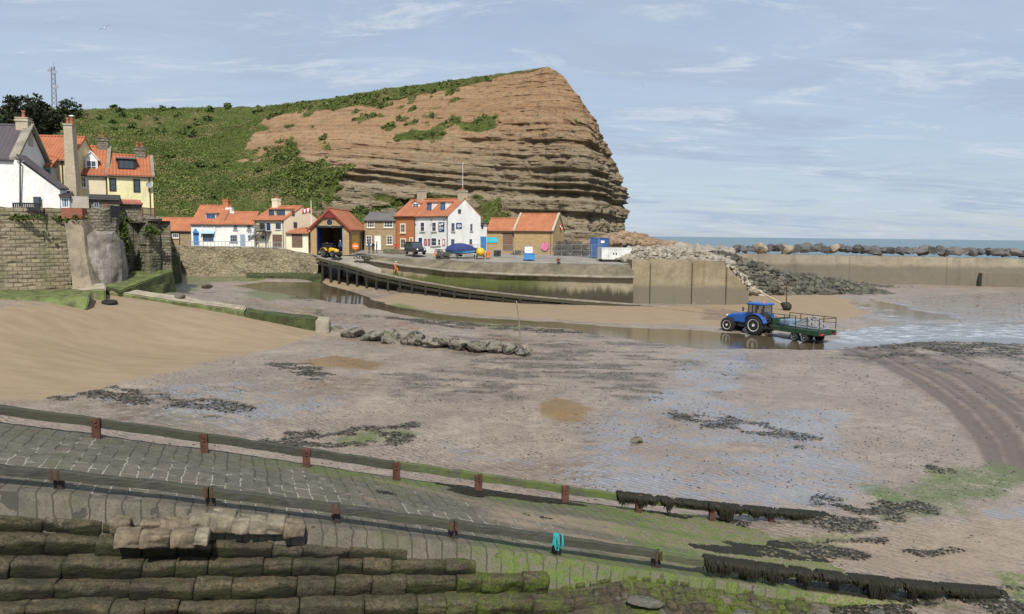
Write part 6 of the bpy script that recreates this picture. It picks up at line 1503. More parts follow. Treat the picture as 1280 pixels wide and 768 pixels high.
# ---- mast, flagpole, tree, gull
P_mast = plain('dull_mast_steel', (.16,.17,.19), .1, 2, .6, 0)
ms = thing('radio_mast', 'slender grey lattice radio mast on the hill behind the houses', 'mast', tuple(at_d(70,150,205))); mz = at_d(70,84,205).z-at_d(70,150,205).z
legs = [(-.75,-.5),(.75,-.5),(0,.8)]
for (x,y) in legs: m = MB(); m.tube([(x,y,-1),(x*.55,y*.55,mz)], .12, 6); m.build('leg', P_mast, ms)
m = MB()
for k in range(11):
    f0, f1 = k/11, (k+1)/11
    for (a, b) in ((0,1),(1,2),(2,0)):
        s0, s1 = 1-.45*f0, 1-.45*f1; m.tube([(legs[a][0]*s0,legs[a][1]*s0,mz*f0),(legs[b][0]*s1,legs[b][1]*s1,mz*f1)], .055, 4)
m.build('bracing', P_mast, ms)
m = MB(); m.tube([(0,0,mz-1),(0,0,mz+1.2)], .06, 5); m.build('antenna', P_metal, ms)
for (x, z) in ((-.9,.93),(.7,.9),(.9,.62)): m = MB(); m.lathe([(.1,0),(.45,.12),(.45,.2)], (x,-.4,mz*z), (0,-1,0), 12); m.build('dish', P_metal, ms)
fp = thing('flagpole', 'white flagpole with a small red and white flag beside the boathouse', 'flagpole', tuple(at_d(389.5,300,113))); fz = at_d(389.5,251,113).z-fp.location.z
m = MB(); m.tube([(0,0,-1.5),(0,0,fz)], [.07,.045], 8); m.build('pole', P_white, fp)
m = MB(); N_ = 12; vs = []
for i in range(N_+1):
    for j in range(2): vs.append((-.05-1.25*i/N_, .10*math.sin(i*.9), fz-1.0-.75*j-.35*i/N_+.06*math.sin(i*1.3)))
m.add(vs, [(2*i,2*i+1,2*i+3,2*i+2) for i in range(N_)]); 
m.m = [0 if i % 5 < 3 else 1 for i in range(N_)]
o = m.build('flag', [plain('flag_red', (.55,.06,.06), .1, 2, .8, 0), P_white], fp, True)
sm = o.modifiers.new('s', 'SOLIDIFY'); sm.thickness = .02
def tree(label, base, hgt, rad, ncl, per, mat, seed, squash=.8, lean=0, ragged=.3):
    r_ = np.random.default_rng(seed); t = thing('tree', label, 'tree', tuple(base))
    m = MB(); m.tube([(0,0,-1.5),(lean*.2,0,hgt*.35),(lean*.6,0,hgt*.75)], [rad*.09,rad*.06,rad*.02], 8)
    for k in range(9):
        a = r_.uniform(0,6.28); z = hgt*r_.uniform(.2,.6); l = rad*r_.uniform(.5,.9); m.tube([(lean*.4,0,z),(l*.5*math.cos(a),l*.5*math.sin(a),z+l*.2),(l*math.cos(a),l*math.sin(a),z+l*.35)], [rad*.035,rad*.02,rad*.008], 5)
    m.build('trunk', plain('bark', (.085,.065,.045), .3, 3, .9, .4), t)
    d = r_.normal(size=(ncl,3)); d /= np.linalg.norm(d,axis=1,keepdims=True); rr2 = r_.uniform(.35,1.05,ncl)**.6
    C = d*rr2[:,None]*np.array([rad,rad*.85,hgt*.42*squash])+np.array([lean,0,hgt*.58]); C[:,2] = np.maximum(C[:,2], hgt*.08)
    C *= (1+ragged*fbm(d[:,0]*2.2,d[:,1]*2.2,d[:,2]*2.2,seed,3))[:,None]
    leaf_cards('crown', C, np.full(ncl, rad*.16)*r_.uniform(.7,1.3,ncl), r_.uniform(0,.8,ncl), per, mat, kind=None, parent=t)
    return t
L_dark = mat_leaf('pine_needles', (.012,.017,.008), (.045,.05,.022))
tree('large dark ragged evergreen tree on the hill behind the white house chimney', at_d(38,182,92), 5.2, 3.5, 380, 16, L_dark, 5, .85, 0, .45)
tree('low round dark green bush on the skyline behind the pale house', at_d(88,150,196), 5.0, 3.0, 120, 16, mat_leaf('bush_leaf', (.02,.035,.01), (.07,.09,.03)), 8, 1.0)
def gull(name, label, loc, span, rz, perched=False):
    t = thing(name, label, 'gull', tuple(loc), rz); m = MB()
    m.tube([(0,-.22,0),(0,-.12,.02),(0,.02,.02),(0,.14,.01),(0,.21,.03),(0,.26,.03)], [.02,.07,.085,.06,.045,.01], 8); m.build('body', P_white, t, True)
    for sgn in (-1, 1):
        m = MB()
        if perched: pts = [(.06*sgn,.1,.05),(.08*sgn,-.05,.05),(.04*sgn,-.3,.02)]; vs = [(.05*sgn,.12,.06),(.095*sgn,.0,.0),(.03*sgn,-.33,.02),(.03*sgn,-.05,.09)]; m.add(vs, [(0,1,2,3)])
        else: vs = [(.05*sgn,.08,.03),(.05*sgn,-.09,.03),(span*.25*sgn,-.02,.16),(span*.25*sgn,.12,.16),(span*.5*sgn,-.10,.05),(span*.48*sgn,-.04,.06)]; m.add(vs, [(0,1,2,3),(3,2,4,5)])
        o = m.build('wing', plain('gull_grey', (.35,.36,.38), .1), t); sm = o.modifiers.new('s','SOLIDIFY'); sm.thickness = .012
    return t
gull('gull', 'white gull gliding high in the upper left of the sky', at_d(131,36,75), 1.35, R(60)).rotation_euler = (.1,R(-30),R(20))
gull('gull', 'tiny distant gull in the sky right of the headland', at_d(803,107,150), 1.3, R(10)).rotation_euler = (.2,R(70),R(20))
hc = [o for o in bpy.data.objects if o.get('label','').startswith('cream house with an orange')][0]
gull('gull', 'white gull perched on top of the tall cream chimney stack', at_d(89.5,145.5,71), 1.2, R(100), True)
# ================================================================== PEOPLE
SKIN = plain('skin', (.55,.34,.25), .05, 5, .6, 0)
def cloth(name, c): return plain(name, c, .2, 5, .9, .2, fine=30)
def person(label, loc, rz, top, legs, hair=(.05,.035,.025), pose='stand', hgt=1.74, hat=None, group=None):
    J = {  # joint: (x, y(front is -y), z, radius) in metres for a 1.74 m figure
     'pel':(0,0,.95,.135),'bel':(0,-.005,1.10,.125),'che':(0,0,1.30,.145),'nk0':(0,.005,1.44,.075),'nk':(0,0,1.50,.052),'hd':(0,-.015,1.60,.088),'top':(0,-.01,1.685,.075),
     'hl':(.10,0,.90,.10),'kl':(.115,-.02,.50,.066),'al':(.12,.02,.09,.045),'fl':(.14,-.15,.035,.035),
     'hr':(-.10,0,.90,.10),'kr':(-.115,-.02,.50,.066),'ar':(-.12,.02,.09,.045),'fr':(-.14,-.15,.035,.035),
     'sl':(.19,0,1.39,.072),'el':(.25,.03,1.12,.05),'wl':(.26,-.06,.88,.034),'gl':(.255,-.09,.79,.03),
     'sr':(-.19,0,1.39,.072),'er':(-.25,.03,1.12,.05),'wr':(-.26,-.06,.88,.034),'gr':(-.255,-.09,.79,.03)}
    if pose == 'walk':
        J.update(kl=(.10,-.18,.52,.066), al=(.10,-.22,.12,.045), fl=(.11,-.38,.06,.035), kr=(-.10,.02,.50,.066), ar=(-.10,.28,.14,.045), fr=(-.11,.16,.03,.035), wl=(.25,.10,.90,.034), gl=(.25,.12,.81,.03), el=(.25,.10,1.12,.05), er=(-.25,-.02,1.12,.05), wr=(-.24,-.22,.95,.034), gr=(-.23,-.29,.89,.03))
    if pose in ('sit', 'drive'):
        for k in ('pel','bel','che','nk0','nk','hd','top','sl','sr','el','er','wl','wr','gl','gr'): x,y,z,r = J[k]; J[k] = (x,y,z-.78,r)
        J.update(hl=(.10,-.02,.13,.10), hr=(-.10,-.02,.13,.10), kl=(.12,-.44,.12,.066), kr=(-.12,-.44,.12,.066), al=(.12,-.46,-.30,.045), ar=(-.12,-.46,-.30,.045), fl=(.13,-.60,-.37,.035), fr=(-.13,-.60,-.37,.035))
        y1 = -.42 if pose == 'drive' else -.25
        J.update(el=(.25,-.08,.36,.05), er=(-.25,-.08,.36,.05), wl=(.2,y1,.30,.034), wr=(-.2,y1,.30,.034), gl=(.17,y1-.09,.30,.03), gr=(-.17,y1-.09,.30,.03))
    E = [('pel','bel'),('bel','che'),('che','nk0'),('nk0','nk'),('nk','hd'),('hd','top'),('pel','hl'),('hl','kl'),('kl','al'),('al','fl'),('pel','hr'),('hr','kr'),('kr','ar'),('ar','fr'),('che','sl'),('sl','el'),('el','wl'),('wl','gl'),('che','sr'),('sr','er'),('er','wr'),('wr','gr')]
    ks = list(J); me = bpy.data.meshes.new('person_base'); me.from_pydata([J[k][:3] for k in ks], [(ks.index(a), ks.index(b)) for a, b in E], [])
    o = bpy.data.objects.new('tmp', me); COL.objects.link(o)
    sk = o.modifiers.new('s','SKIN'); ss = o.modifiers.new('u','SUBSURF'); ss.levels = 2; ss.render_levels = 2
    for i, k in enumerate(ks): me.skin_vertices[0].data[i].radius = (J[k][3], J[k][3]*(.72 if k in ('pel','bel','che') else 1)); me.skin_vertices[0].data[i].use_root = (k == 'pel')
    dg = bpy.context.evaluated_depsgraph_get(); ev = o.evaluated_get(dg); m2 = bpy.data.meshes.new_from_object(ev)
    bpy.data.objects.remove(o)
    m2.name = 'person_body'
    m2.materials.clear()
    for mm in (SKIN, top, legs, cloth('dark_boots', (.03,.028,.025))): m2.materials.append(mm)
    off = -.78 if pose in ('sit','drive') else 0
    hands = [Vector(J[k][:3]) for k in ('gl','gr')]; feet = [Vector(J[k][:3]) for k in ('fl','fr')]; leg_pts = [(Vector(J[a][:3]), Vector(J[b][:3])) for a, b in (('hl','kl'),('kl','al'),('hr','kr'),('kr','ar'))]
    for p in m2.polygons:
        c = p.center; mi = 1
        dl = min((c - (a+(b-a)*max(0,min(1,(c-a).dot(b-a)/(b-a).length_squared)))).length for a, b in leg_pts)
        if c.z > 1.475+off: mi = 0
        elif min((c-h_).length for h_ in hands) < .085: mi = 0
        elif min((c-f_).length for f_ in feet) < .16 and c.z < feet[0].z+.12: mi = 3
        elif dl < .125 and c.z < .93+off*(1 if pose=='stand' else .93): mi = 2
        p.material_index = mi; p.use_smooth = True
    # face: nose, brow, eye hollows pushed into the head of the same mesh
    hz = J['hd'][2]; hy = J['hd'][1]
    for v in m2.vertices:
        c = v.co
        if c.z > hz-.1 and c.y < hy-.05 and abs(c.x) < .03: c.y -= .018*max(0, 1-abs(c.z-hz)/.05)
    t = bpy.data.objects.new('person', m2); COL.objects.link(t); t.location = loc; t.rotation_euler = (0,0,rz); t.scale = (hgt/1.74,)*3
    tag(t, label, 'person', group)
    m = MB(); nz_ = 10; hc = Vector((0, J['hd'][1]+.012, hz+.03)); vs = []; fs = []
    for i in range(7):
        a = math.pi*.56*i/6
        for j in range(14): b = 6.2832*j/14; vs.append((hc.x+.103*math.sin(a)*math.cos(b), hc.y+.112*math.sin(a)*math.sin(b)+.012*i/6, hc.z+.105*math.cos(a)))
    for i in range(6):
        for j in range(14):
            if i > 3 and 8 <= j <= 12: continue
            fs.append((i*14+j, i*14+(j+1)%14, (i+1)*14+(j+1)%14, (i+1)*14+j))
    m.add(vs, fs); hb = m.build('hard_hat' if hat else 'hair', hat or plain('hair_%d' % int(hair[0]*1000), hair, .2, 20, .8, .2), t, True)
    m = MB()
    for sx in (-.034, .034): m.lathe([(.012,0),(.009,.006)], (sx, hy-.085, hz+.012), (0,-1,0), 8)
    return t
hv = cloth('orange_hi_vis', (.80,.20,.05)); dk = cloth('black_clothes', (.02,.02,.025)); nv = cloth('blue_jacket', (.04,.10,.25)); gy = cloth('grey_trousers', (.10,.10,.11)); rd = cloth('red_jacket', (.5,.05,.04)); yl = cloth('yellow_hi_vis', (.6,.65,.08))
person('person in orange hi-vis suit and pale cap walking on the timber slipway', at_d(495,342.3,105.2), R(40), hv, hv, pose='walk', hat=P_white)
person('person in a blue jacket standing outside the slate-roofed stone cottage', at_d(461.3,316.2,113.5), R(70), nv, gy)
person('person in black, middle of three standing outside the stone cottage', at_d(466.5,316.6,113.0), R(-30), dk, dk)
person('person in a dark jacket, right one of three outside the stone cottage', at_d(471,316.3,113.3), R(-80), cloth('navy_jacket', (.03,.04,.09)), dk)
person('person in a red jacket by the wall of the orange brick house', at_d(494.5,316.5,113.8), R(10), rd, gy)
person('person in a dark red top sitting on the quay edge with legs hanging', at_d(698,329.6,99.6)+Vector((0,.22,-.02)), R(15), cloth('maroon_top', (.16,.025,.02)), dk, pose='sit')
person('person in a blue top standing in the boathouse doorway beside the yellow machine', at_d(425.5,315.3,111.5), R(-20), nv, dk, hat=P_white)
# ================================================================== TRACTORS
def wheel(parent, x, y, r, w, rimc, lug=True):
    m = MB(); s = 1 if y > 0 else -1
    pr = [(r*.56,-w*.5),(r*.80,-w*.52),(r*.93,-w*.44),(r*.97,-w*.2),(r*.97,w*.2),(r*.93,w*.44),(r*.80,w*.52),(r*.56,w*.5)]
    m.lathe(pr, (x,y,r), (0,1,0), 30)
    if lug:
        for k in range(20):
            a = 6.2832*k/20
            for sg in (-1, 1):
                M = Matrix.Translation((x,y,r)) @ Matrix.Rotation(a+(.15 if sg > 0 else 0), 4, 'Y') @ Matrix.Translation((0,sg*w*.24,r*.965)) @ Matrix.Rotation(R(35*sg), 4, 'Z')
                m.box((-.035*r,-w*.27,-.03*r),(.035*r,w*.27,.045*r), M=M)
    o = m.build('wheel', M_tyre, parent)
    k = MB(); k.lathe([(.02,0),(.13*r,.03),(.15*r,.0),(.18*r,-.02),(.42*r,-.05),(.50*r,-.01),(.60*r,.015),(.585*r,-w*.5)], (x,y+s*w*.5,r), (0,s,0), 28); k.build('rim', rimc, o)
def tractor(name, label, loc, rz, body, roofc, rimc, scale=1.0, glassm=None):
    t = thing(name, label, 'tractor', loc, rz); t.scale = (scale,)*3
    gm = glassm or G_
    wb, rr, rf = 2.75, .90, .68
    m = MB(); m.prism([(1.05,-.42,1.0),(3.05,-.36,1.0),(3.3,-.33,1.12),(3.3,-.3,1.55),(3.0,-.34,1.72),(1.05,-.42,1.86)], (0,.0,0)) if False else None
    bm = MB()
    # bonnet: lofted sections
    sec = [(.95,.44,.98,1.90),(1.8,.42,.98,1.84),(2.7,.38,1.0,1.70),(3.15,.34,1.02,1.55),(3.35,.27,1.08,1.38)]; vs = []; fs = []
    for x, hw, z0, z1 in sec: vs += [(x,-hw,z0),(x,-hw,z1-.14),(x,-hw*.72,z1),(x,hw*.72,z1),(x,hw,z1-.14),(x,hw,z0)]
    for i in range(len(sec)-1):
        for k in range(6): fs.append((i*6+k, i*6+(k+1)%6, (i+1)*6+(k+1)%6, (i+1)*6+k))
    fs += [tuple(range(6))[::-1], tuple(range(24,30))]; bm.add(vs, fs); bm.build('bonnet', body, t)
    bm = MB(); bm.bev((-.5,-.32,.55),(3.2,.32,1.02), .05); bm.box((2.5,-.62,.55),(2.95,.62,.72)); bm.box((-.25,-.8,.75),(.25,.8,1.0)); bm.bev((3.2,-.42,.45),(3.75,.42,.95), .06); bm.build('chassis', P_black, t)
    for s in (-1, 1):
        f = MB(); n_ = 9; vs = []; fs = []
        for i in range(n_):
            a = R(15+i*17); x, z = -math.cos(a)*(rr+.13), rr+math.sin(a)*(rr+.13)
            vs += [(x,s*.55,z),(x,s*1.18,z),(x,s*1.18,z-.05),(x,s*.55,z-.05)]
        for i in range(n_-1):
            for k in range(4): fs.append((i*4+k, i*4+(k+1)%4, (i+1)*4+(k+1)%4, (i+1)*4+k))
        fs += [(3,2,1,0), tuple((n_-1)*4+k for k in range(4))]; f.add(vs, fs); f.build('fender', body, t)
        wheel(t, 0, s*.88, rr, .52, rimc); wheel(t, wb, s*.86, rf, .42, rimc)
        l = MB(); l.bev((3.28,s*.2-.09,1.42),(3.385,s*.2+.09,1.54), .02); l.build('headlight', P_white, t)
        l = MB(); l.bev((-1.0,s*.95-.1,1.55),(-.93,s*.95+.1,1.66), .02); l.build('tail_light', P_red, t)
        q = MB(); q.tube([(1.0,s*.75,2.25),(1.05,s*1.15,2.3)], .02, 5); q.bev((1.0,s*1.1,2.05),(1.06,s*1.3,2.42), .02); q.build('mirror', P_black, t)
    c = MB()
    for (x0, x1) in ((-.72,-.62),(.92,.80),(.12,.12)):
        for s in (-1, 1): c.tube([(x0,s*.72,1.2 if x0 < .5 else 1.1),(x1,s*.68,2.62)], .045, 6)
    c.box((-.78,-.76,1.15),(.98,.76,1.25)); c.build('cab_frame', P_black, t)
    for nm, v4 in (('left',[(-.66,.705,1.3),(.86,.705,1.3),(.80,.675,2.58),(-.60,.675,2.58)]),('right',[(-.66,-.705,1.3),(.86,-.705,1.3),(.80,-.675,2.58),(-.60,-.675,2.58)]),('rear',[(-.70,-.68,1.35),(-.70,.68,1.35),(-.62,.65,2.58),(-.62,-.65,2.58)]),('front',[(.90,-.68,1.3),(.90,.68,1.3),(.82,.65,2.58),(.82,-.65,2.58)])):
        p = MB(); p.add(v4, [(0,1,2,3)]); o = p.build('window', cabglass, t); sm = o.modifiers.new('s','SOLIDIFY'); sm.thickness = .01
    c = MB(); c.bev((-.85,-.80,2.62),(1.0,.80,2.84), .09); c.build('cab_roof', roofc, t)
    c = MB(); c.lathe([(.09,0),(.09,.10),(.06,.15)], (-.5,.4,2.84), (0,0,1), 10); c.build('beacon', P_orange, t)
    c = MB(); c.tube([(1.15,-.48,1.7),(1.15,-.48,2.75)], .05, 8); c.build('exhaust', P_black, t)
    c = MB(); c.bev((-.45,-.28,1.26),(.1,.28,1.42), .05); c.bev((-.55,-.28,1.4),(-.4,.28,2.05), .05); c.build('seat', P_black, t)
    c = MB(); c.tube([(.75,0,1.3),(.48,0,1.75)], .03, 6)
    for k in range(14): a0, a1 = k*math.pi/7, (k+1)*math.pi/7; c.tube([(.47+.09*math.sin(a0),.2*math.cos(a0),1.77+.17*math.sin(a0)),(.47+.09*math.sin(a1),.2*math.cos(a1),1.77+.17*math.sin(a1))], .014, 5, None, False)
    c.build('steering_wheel', P_black, t)
    for k in range(2): c = MB(); c.box((.35,.72,.55+.28*k),(.75,.98,.60+.28*k)); c.build('cab_step', P_black, t)
    c = MB(); c.box((-1.25,-.1,.5),(-.5,.1,.62)); 
    for s in (-1,1): c.tube([(-.4,s*.3,.6),(-1.15,s*.4,.55)], .05, 6); c.tube([(-.5,s*.3,1.1),(-1.1,s*.4,.6)], .03, 6)
    c.build('linkage', P_black, t)
    return t
def mk_cabglass():
    n = NT('cab_glass'); n.b.inputs['Base Color'].default_value = (.05,.07,.08,1); n.b.inputs['Alpha'].default_value = .22; n.b.inputs['Roughness'].default_value = .05
    return n.mat
cabglass = mk_cabglass()
P_tblue = plain('tractor_blue', (.025,.11,.38), .15, 2, .35, .05, stain=(.12,.11,.10)); P_rim = plain('cream_rim', (.62,.60,.54), .12, 3, .6, .1)
th = R(130); hx, hy = math.cos(th), math.sin(th); lp = at_z(943,418.5,-.05); ctr = lp - Vector((-hy,hx,0))*.88
tz = float(gz(ctr.x, ctr.y))-.10
tr = tractor('tractor', 'blue tractor with cream wheel rims driving through shallow water on the beach', (ctr.x, ctr.y, tz), th, P_tblue, P_tblue, P_rim)
person('person in an orange jacket driving the blue tractor', Vector((ctr.x, ctr.y, tz))+Vector((-hx*.12,-hy*.12,1.34)), th+R(90), hv, dk, pose='drive')
# trailer
th2 = R(121); h2 = Vector((math.cos(th2), math.sin(th2), 0)); l2 = Vector((-h2.y, h2.x, 0)); hitch = ctr - Vector((hx,hy,0))*1.15; rear = hitch - h2*5.6
tl = thing('flat_trailer', 'green flat trailer with a dark side rail, hitched behind the blue tractor', 'trailer', (rear.x, rear.y, tz-.02), th2)
P_green = plain('dark_green_paint', (.018,.055,.028), .3, 2, .6, .1, stain=(.06,.06,.045)); L_ = 4.7
m = MB(); m.bev((0,-1.1,.95),(L_,1.1,1.10), .02); m.build('bed', P_green, tl)
m = MB(); m.box((0,-1.12,.72),(L_,-1.0,.949)); m.box((0,1.0,.72),(L_,1.12,.949)); m.box((0,-.99,.72),(.1,.99,.949)); m.prism([(L_,-.9,.75),(L_,.9,.75),(5.6,.08,.62),(5.6,-.08,.62)], (0,0,.15)); m.build('frame', P_green, tl)
for x in (1.45, 2.45):
    for s in (-1, 1): wheel(tl, x, s*.92, .42, .34, P_grey, False)
m = MB()
for s in (-1, 1):
    for k in range(5): x = .06+(L_-.12)*k/4; m.tube([(x,s*1.05,1.1),(x,s*1.05,2.15)], .035, 6)
m.tube([(.06,-1.05,2.13),(L_-.06,-1.05,2.13)], .03, 6); m.tube([(.06,-1.05,1.7),(L_-.06,-1.05,1.7)], .022, 6); m.tube([(2.4,1.05,2.13),(L_-.06,1.05,2.13)], .03, 6); m.tube([(.06,1.05,2.1),(.06,-1.05,2.1)], .03, 6)
m.build('side_rail', P_black, tl)
m = MB(); m.box((L_-.08,-1.05,1.101),(L_,1.05,1.75)); m.build('headboard', P_green, tl)
for s in (-.8,.8): m = MB(); m.bev((-.06,s-.18,.74),(-.001,s+.18,.90), .015); m.build('tail_light', P_red, tl)
cr = thing('launch_cradle', 'silver metal cradle frame lying on the green trailer', 'frame', (rear.x, rear.y, tz+1.09), th2)
m = MB()
for s in (-.55, .55): m.tube([(.3,s,.1),(3.7,s,.12)], .06, 6); m.tube([(.4,s,.12),(1.6,s,.95),(3.0,s,.3)], .055, 6); m.tube([(1.6,s,.95),(1.7,s,.1)], .05, 6); m.tube([(2.3,s,.62),(2.4,s,.1)], .05, 6)
for x, z in ((.4,.1),(1.6,.95),(2.4,.6),(3.6,.12)): m.tube([(x,-.55,z),(x,.55,z)], .05, 6)
m.build('frame_bars', P_metal, cr)
bx = MB(); bx.bev((3.2,-.75,0),(4.3,.7,.55), .08); o = bx.build('tarpaulin_bundle', plain('grey_blue_tarp', (.16,.22,.30), .3, 3, .7, .4), None); o.location = (rear.x, rear.y, tz+1.1); o.rotation_euler = (0,0,th2); tag(o, 'grey-blue tarpaulin bundle at the front of the green trailer', 'bundle')
m = MB(); m.bev((-1.5,-.75,0),(2.6,-.5,.06), .01); o = m.build('plank', plain('pale_plank', (.42,.42,.33), .2, 3, .8, .3), None); o.location = (rear.x, rear.y, tz+1.16); o.rotation_euler = (0,R(4),th2-R(3)); tag(o, 'pale plank sticking out over the back of the green trailer', 'plank')
# yellow tractor at the boathouse door
yt = tractor('loader_tractor', 'yellow and black tractor parked in front of the boathouse doorway', tuple(at_d(408,321.3,108.6)+Vector((0,.6,-.02))), R(-38), P_yellow, P_black, P_grey, .70)
# ================================================================== THINGS ON THE QUAY
def off_roader(name, label, loc, rz, paint):
    t = thing(name, label, 'car', loc, rz)
    m = MB(); vs = []; fs = []
    sec = [(-2.0,.82,.45,1.0),(-1.9,.86,.42,1.08),(.75,.88,.42,1.08),(1.75,.84,.42,1.02),(2.0,.78,.48,.92)]
    for x, hw, z0, z1 in sec: vs += [(x,-hw,z0),(x,-hw,z1-.1),(x,-hw*.93,z1),(x,hw*.93,z1),(x,hw,z1-.1),(x,hw,z0)]
    for i in range(len(sec)-1):
        for k in range(6): fs.append((i*6+k, i*6+(k+1)%6, (i+1)*6+(k+1)%6, (i+1)*6+k))
    fs += [tuple(range(6))[::-1], tuple(range(24,30))]; m.add(vs, fs); m.build('body', paint, t)
    m = MB(); m.prism([(-1.85,-.78,1.08),(.85,-.78,1.08),(.45,-.70,1.78),(-1.8,-.70,1.78)], (0,1.56,0)); m.build('cabin', G_, t)
    m = MB(); m.bev((-1.86,-.80,1.77),(.5,.80,1.86), .03)
    for x0, x1 in ((-1.86,-1.8),(-.55,-.55),(.87,.47)):
        for s in (-1, 1): m.tube([(x0,s*.80,1.06),(x1,s*.78,1.8)], .05, 6)
    m.build('roof', paint, t)
    for x in (-1.25, 1.3):
        for s in (-1, 1): wheel(t, x, s*.78, .38, .26, P_grey, False)
    for s in (-1, 1): l = MB(); l.lathe([(.11,0),(.12,.03),(.08,.05)], (1.99,s*.56,.80), (1,0,0), 12); l.build('headlight', P_white, t)
    m = MB(); m.bev((1.98,-.85,.42),(2.12,.85,.58), .02); m.build('bumper', P_black, t)
    m = MB(); m.box((2.0,-.36,.66),(2.03,.36,.9)); m.build('grille', P_black, t)
    m = MB(); m.lathe([(.14,0),(.36,0),(.37,.2),(.14,.2)], (-2.0,0,1.05), (-1,0,0), 20); m.build('spare_wheel', M_tyre, t)
    return t
off_roader('off_road_car', 'dark grey off-road car parked in front of the white inn', at_d(519,318.5,109.6), R(-58), plain('dark_car_paint', (.045,.05,.055), .1, 2, .35, 0))
# covered boat on a trailer
bt_ = thing('covered_boat', 'small boat under a dark blue cover parked below the white inn gable', 'boat', tuple(at_d(578,321.3,106.8)), R(-14))
m = MB(); vs = []; fs = []; N_ = 14
for i in range(N_+1):
    f = i/N_; x = -2.3+4.6*f; w = .85*(1-max(0,(f-.55)/.45)**2.2)*(.86+.14*min(1,f*6)); kz = .45+.25*max(0,(f-.6)/.4)**2; sh = .95+.25*f*f
    vs += [(x,-w,sh),(x,-w*.8,kz+.15),(x,0,kz),(x,w*.8,kz+.15),(x,w,sh)]
for i in range(N_):
    for k in range(4): fs.append((i*5+k, i*5+k+1, (i+1)*5+k+1, (i+1)*5+k))
fs.append((0,1,2,3,4)); m.add(vs, fs); m.build('hull', plain('boat_blue', (.10,.30,.55), .1, 2, .4, 0), bt_)
m = MB(); vs = []; fs = []
for i in range(N_+1):
    f = i/N_; x = -2.34+4.68*f; w = .89*(1-max(0,(f-.55)/.45)**2.2)*(.86+.14*min(1,f*6)); sh = .95+.25*f*f; rg = sh+.95*math.sin(math.pi*min(1,.12+f*.95))**.8
    vs += [(x,-w,sh-.12),(x,-w,sh+.04),(x,-w*.45,(sh+rg)/2+.05),(x,0,rg),(x,w*.45,(sh+rg)/2+.05),(x,w,sh+.04),(x,w,sh-.12)]
for i in range(N_):
    for k in range(6): fs.append((i*7+k, i*7+k+1, (i+1)*7+k+1, (i+1)*7+k))
fs += [tuple(range(7)), tuple(N_*7+k for k in range(7))[::-1]]; m.add(vs, fs); m.build('cover', plain('navy_tarpaulin', (.025,.035,.13), .3, 2, .6, .4), bt_)
m = MB(); m.box((-2.2,-.5,.34),(2.0,-.42,.42)); m.box((-2.2,.42,.34),(2.0,.5,.42)); m.tube([(2.0,-.45,.38),(3.2,0,.4),(2.0,.45,.38)], .04, 6); m.build('cradle', P_metal, bt_)
for s in (-1, 1): wheel(bt_, -.5, s*.75, .3, .2, P_grey, False)
# lobster pots
M_net = plain('pot_netting', (.06,.075,.07), .5, 9, .9, .6, fine=40); M_pot = plain('pot_frame', (.16,.13,.10), .3, 5, .9, .3)
def pot_proto(loc, rz, label, grp):
    t = thing('lobster_pot', label, 'lobster pot', loc, rz, grp)
    m = MB(); m.box((-.33,-.24,0),(.33,.24,.05))
    for x in (-.33, 0, .33): m.tube([(x, .25*math.cos(math.pi*k/8), .05+.36*math.sin(math.pi*k/8)) for k in range(9)], .022, 5)
    for y, z in ((-.25,.06),(.25,.06),(0,.41)): m.tube([(-.33,y,z),(.33,y,z)], .018, 5)
    m.build('frame', M_pot, t)
    m = MB(); vs = []; fs = []
    nx, na = 7, 9
    for i in range(nx+1):
        for k in range(na): a = math.pi*k/(na-1); vs.append((-.33+.66*i/nx, .245*math.cos(a), .05+.35*math.sin(a)))
    for i in range(nx):
        for k in range(na-1): fs.append((i*na+k, i*na+k+1, (i+1)*na+k+1, (i+1)*na+k))
    m.add(vs, fs); o = m.build('net', M_net, t); w = o.modifiers.new('w','WIREFRAME'); w.thickness = .022
    return t
lab1 = 'netted lobster pot in the dark heap in front of the white inn'; lab2 = 'netted lobster pot stacked against the gable of the larger stone store'; lab3 = 'netted lobster pot on the slope right of the boathouse'
pp = pot_proto(tuple(at_d(548,322.5,106.4)), .3, lab1, 'lobster pots in front of the inn')
def pots(px0, px1, py, d, rows, cols, label, grp, jit=.15):
    a, b = at_d(px0, py, d), at_d(px1, py, d+ (0 if px1 < 600 else 2)); 
    for r_i in range(rows):
        for c_i in range(cols - (r_i//2)):
            f = (c_i+.5*(r_i % 2)+.3)/cols; p = a+(b-a)*f+Vector((random.uniform(-jit,jit), random.uniform(-jit,.5), .42*r_i))
            o = dup(pp, p, random.uniform(-.4,.4)+(1.57 if random.random() < .3 else 0), label); o['group'] = grp
pots(546,561,322.8,106.6,3,4,lab1,'lobster pots in front of the inn'); pots(546,562,323.5,105.6,2,4,lab1,'lobster pots in front of the inn')
pots(693,737,320.2,112,4,11,lab2,'lobster pots by the stone store'); pots(696,737,318.8,114,5,9,lab2,'lobster pots by the stone store')
pots(443,464,324,107.4,2,4,lab3,'lobster pots beside the boathouse slope')
pots(640,653,320,113,2,4,'netted lobster pot by the front wall of the larger stone store','lobster pots by the store front')
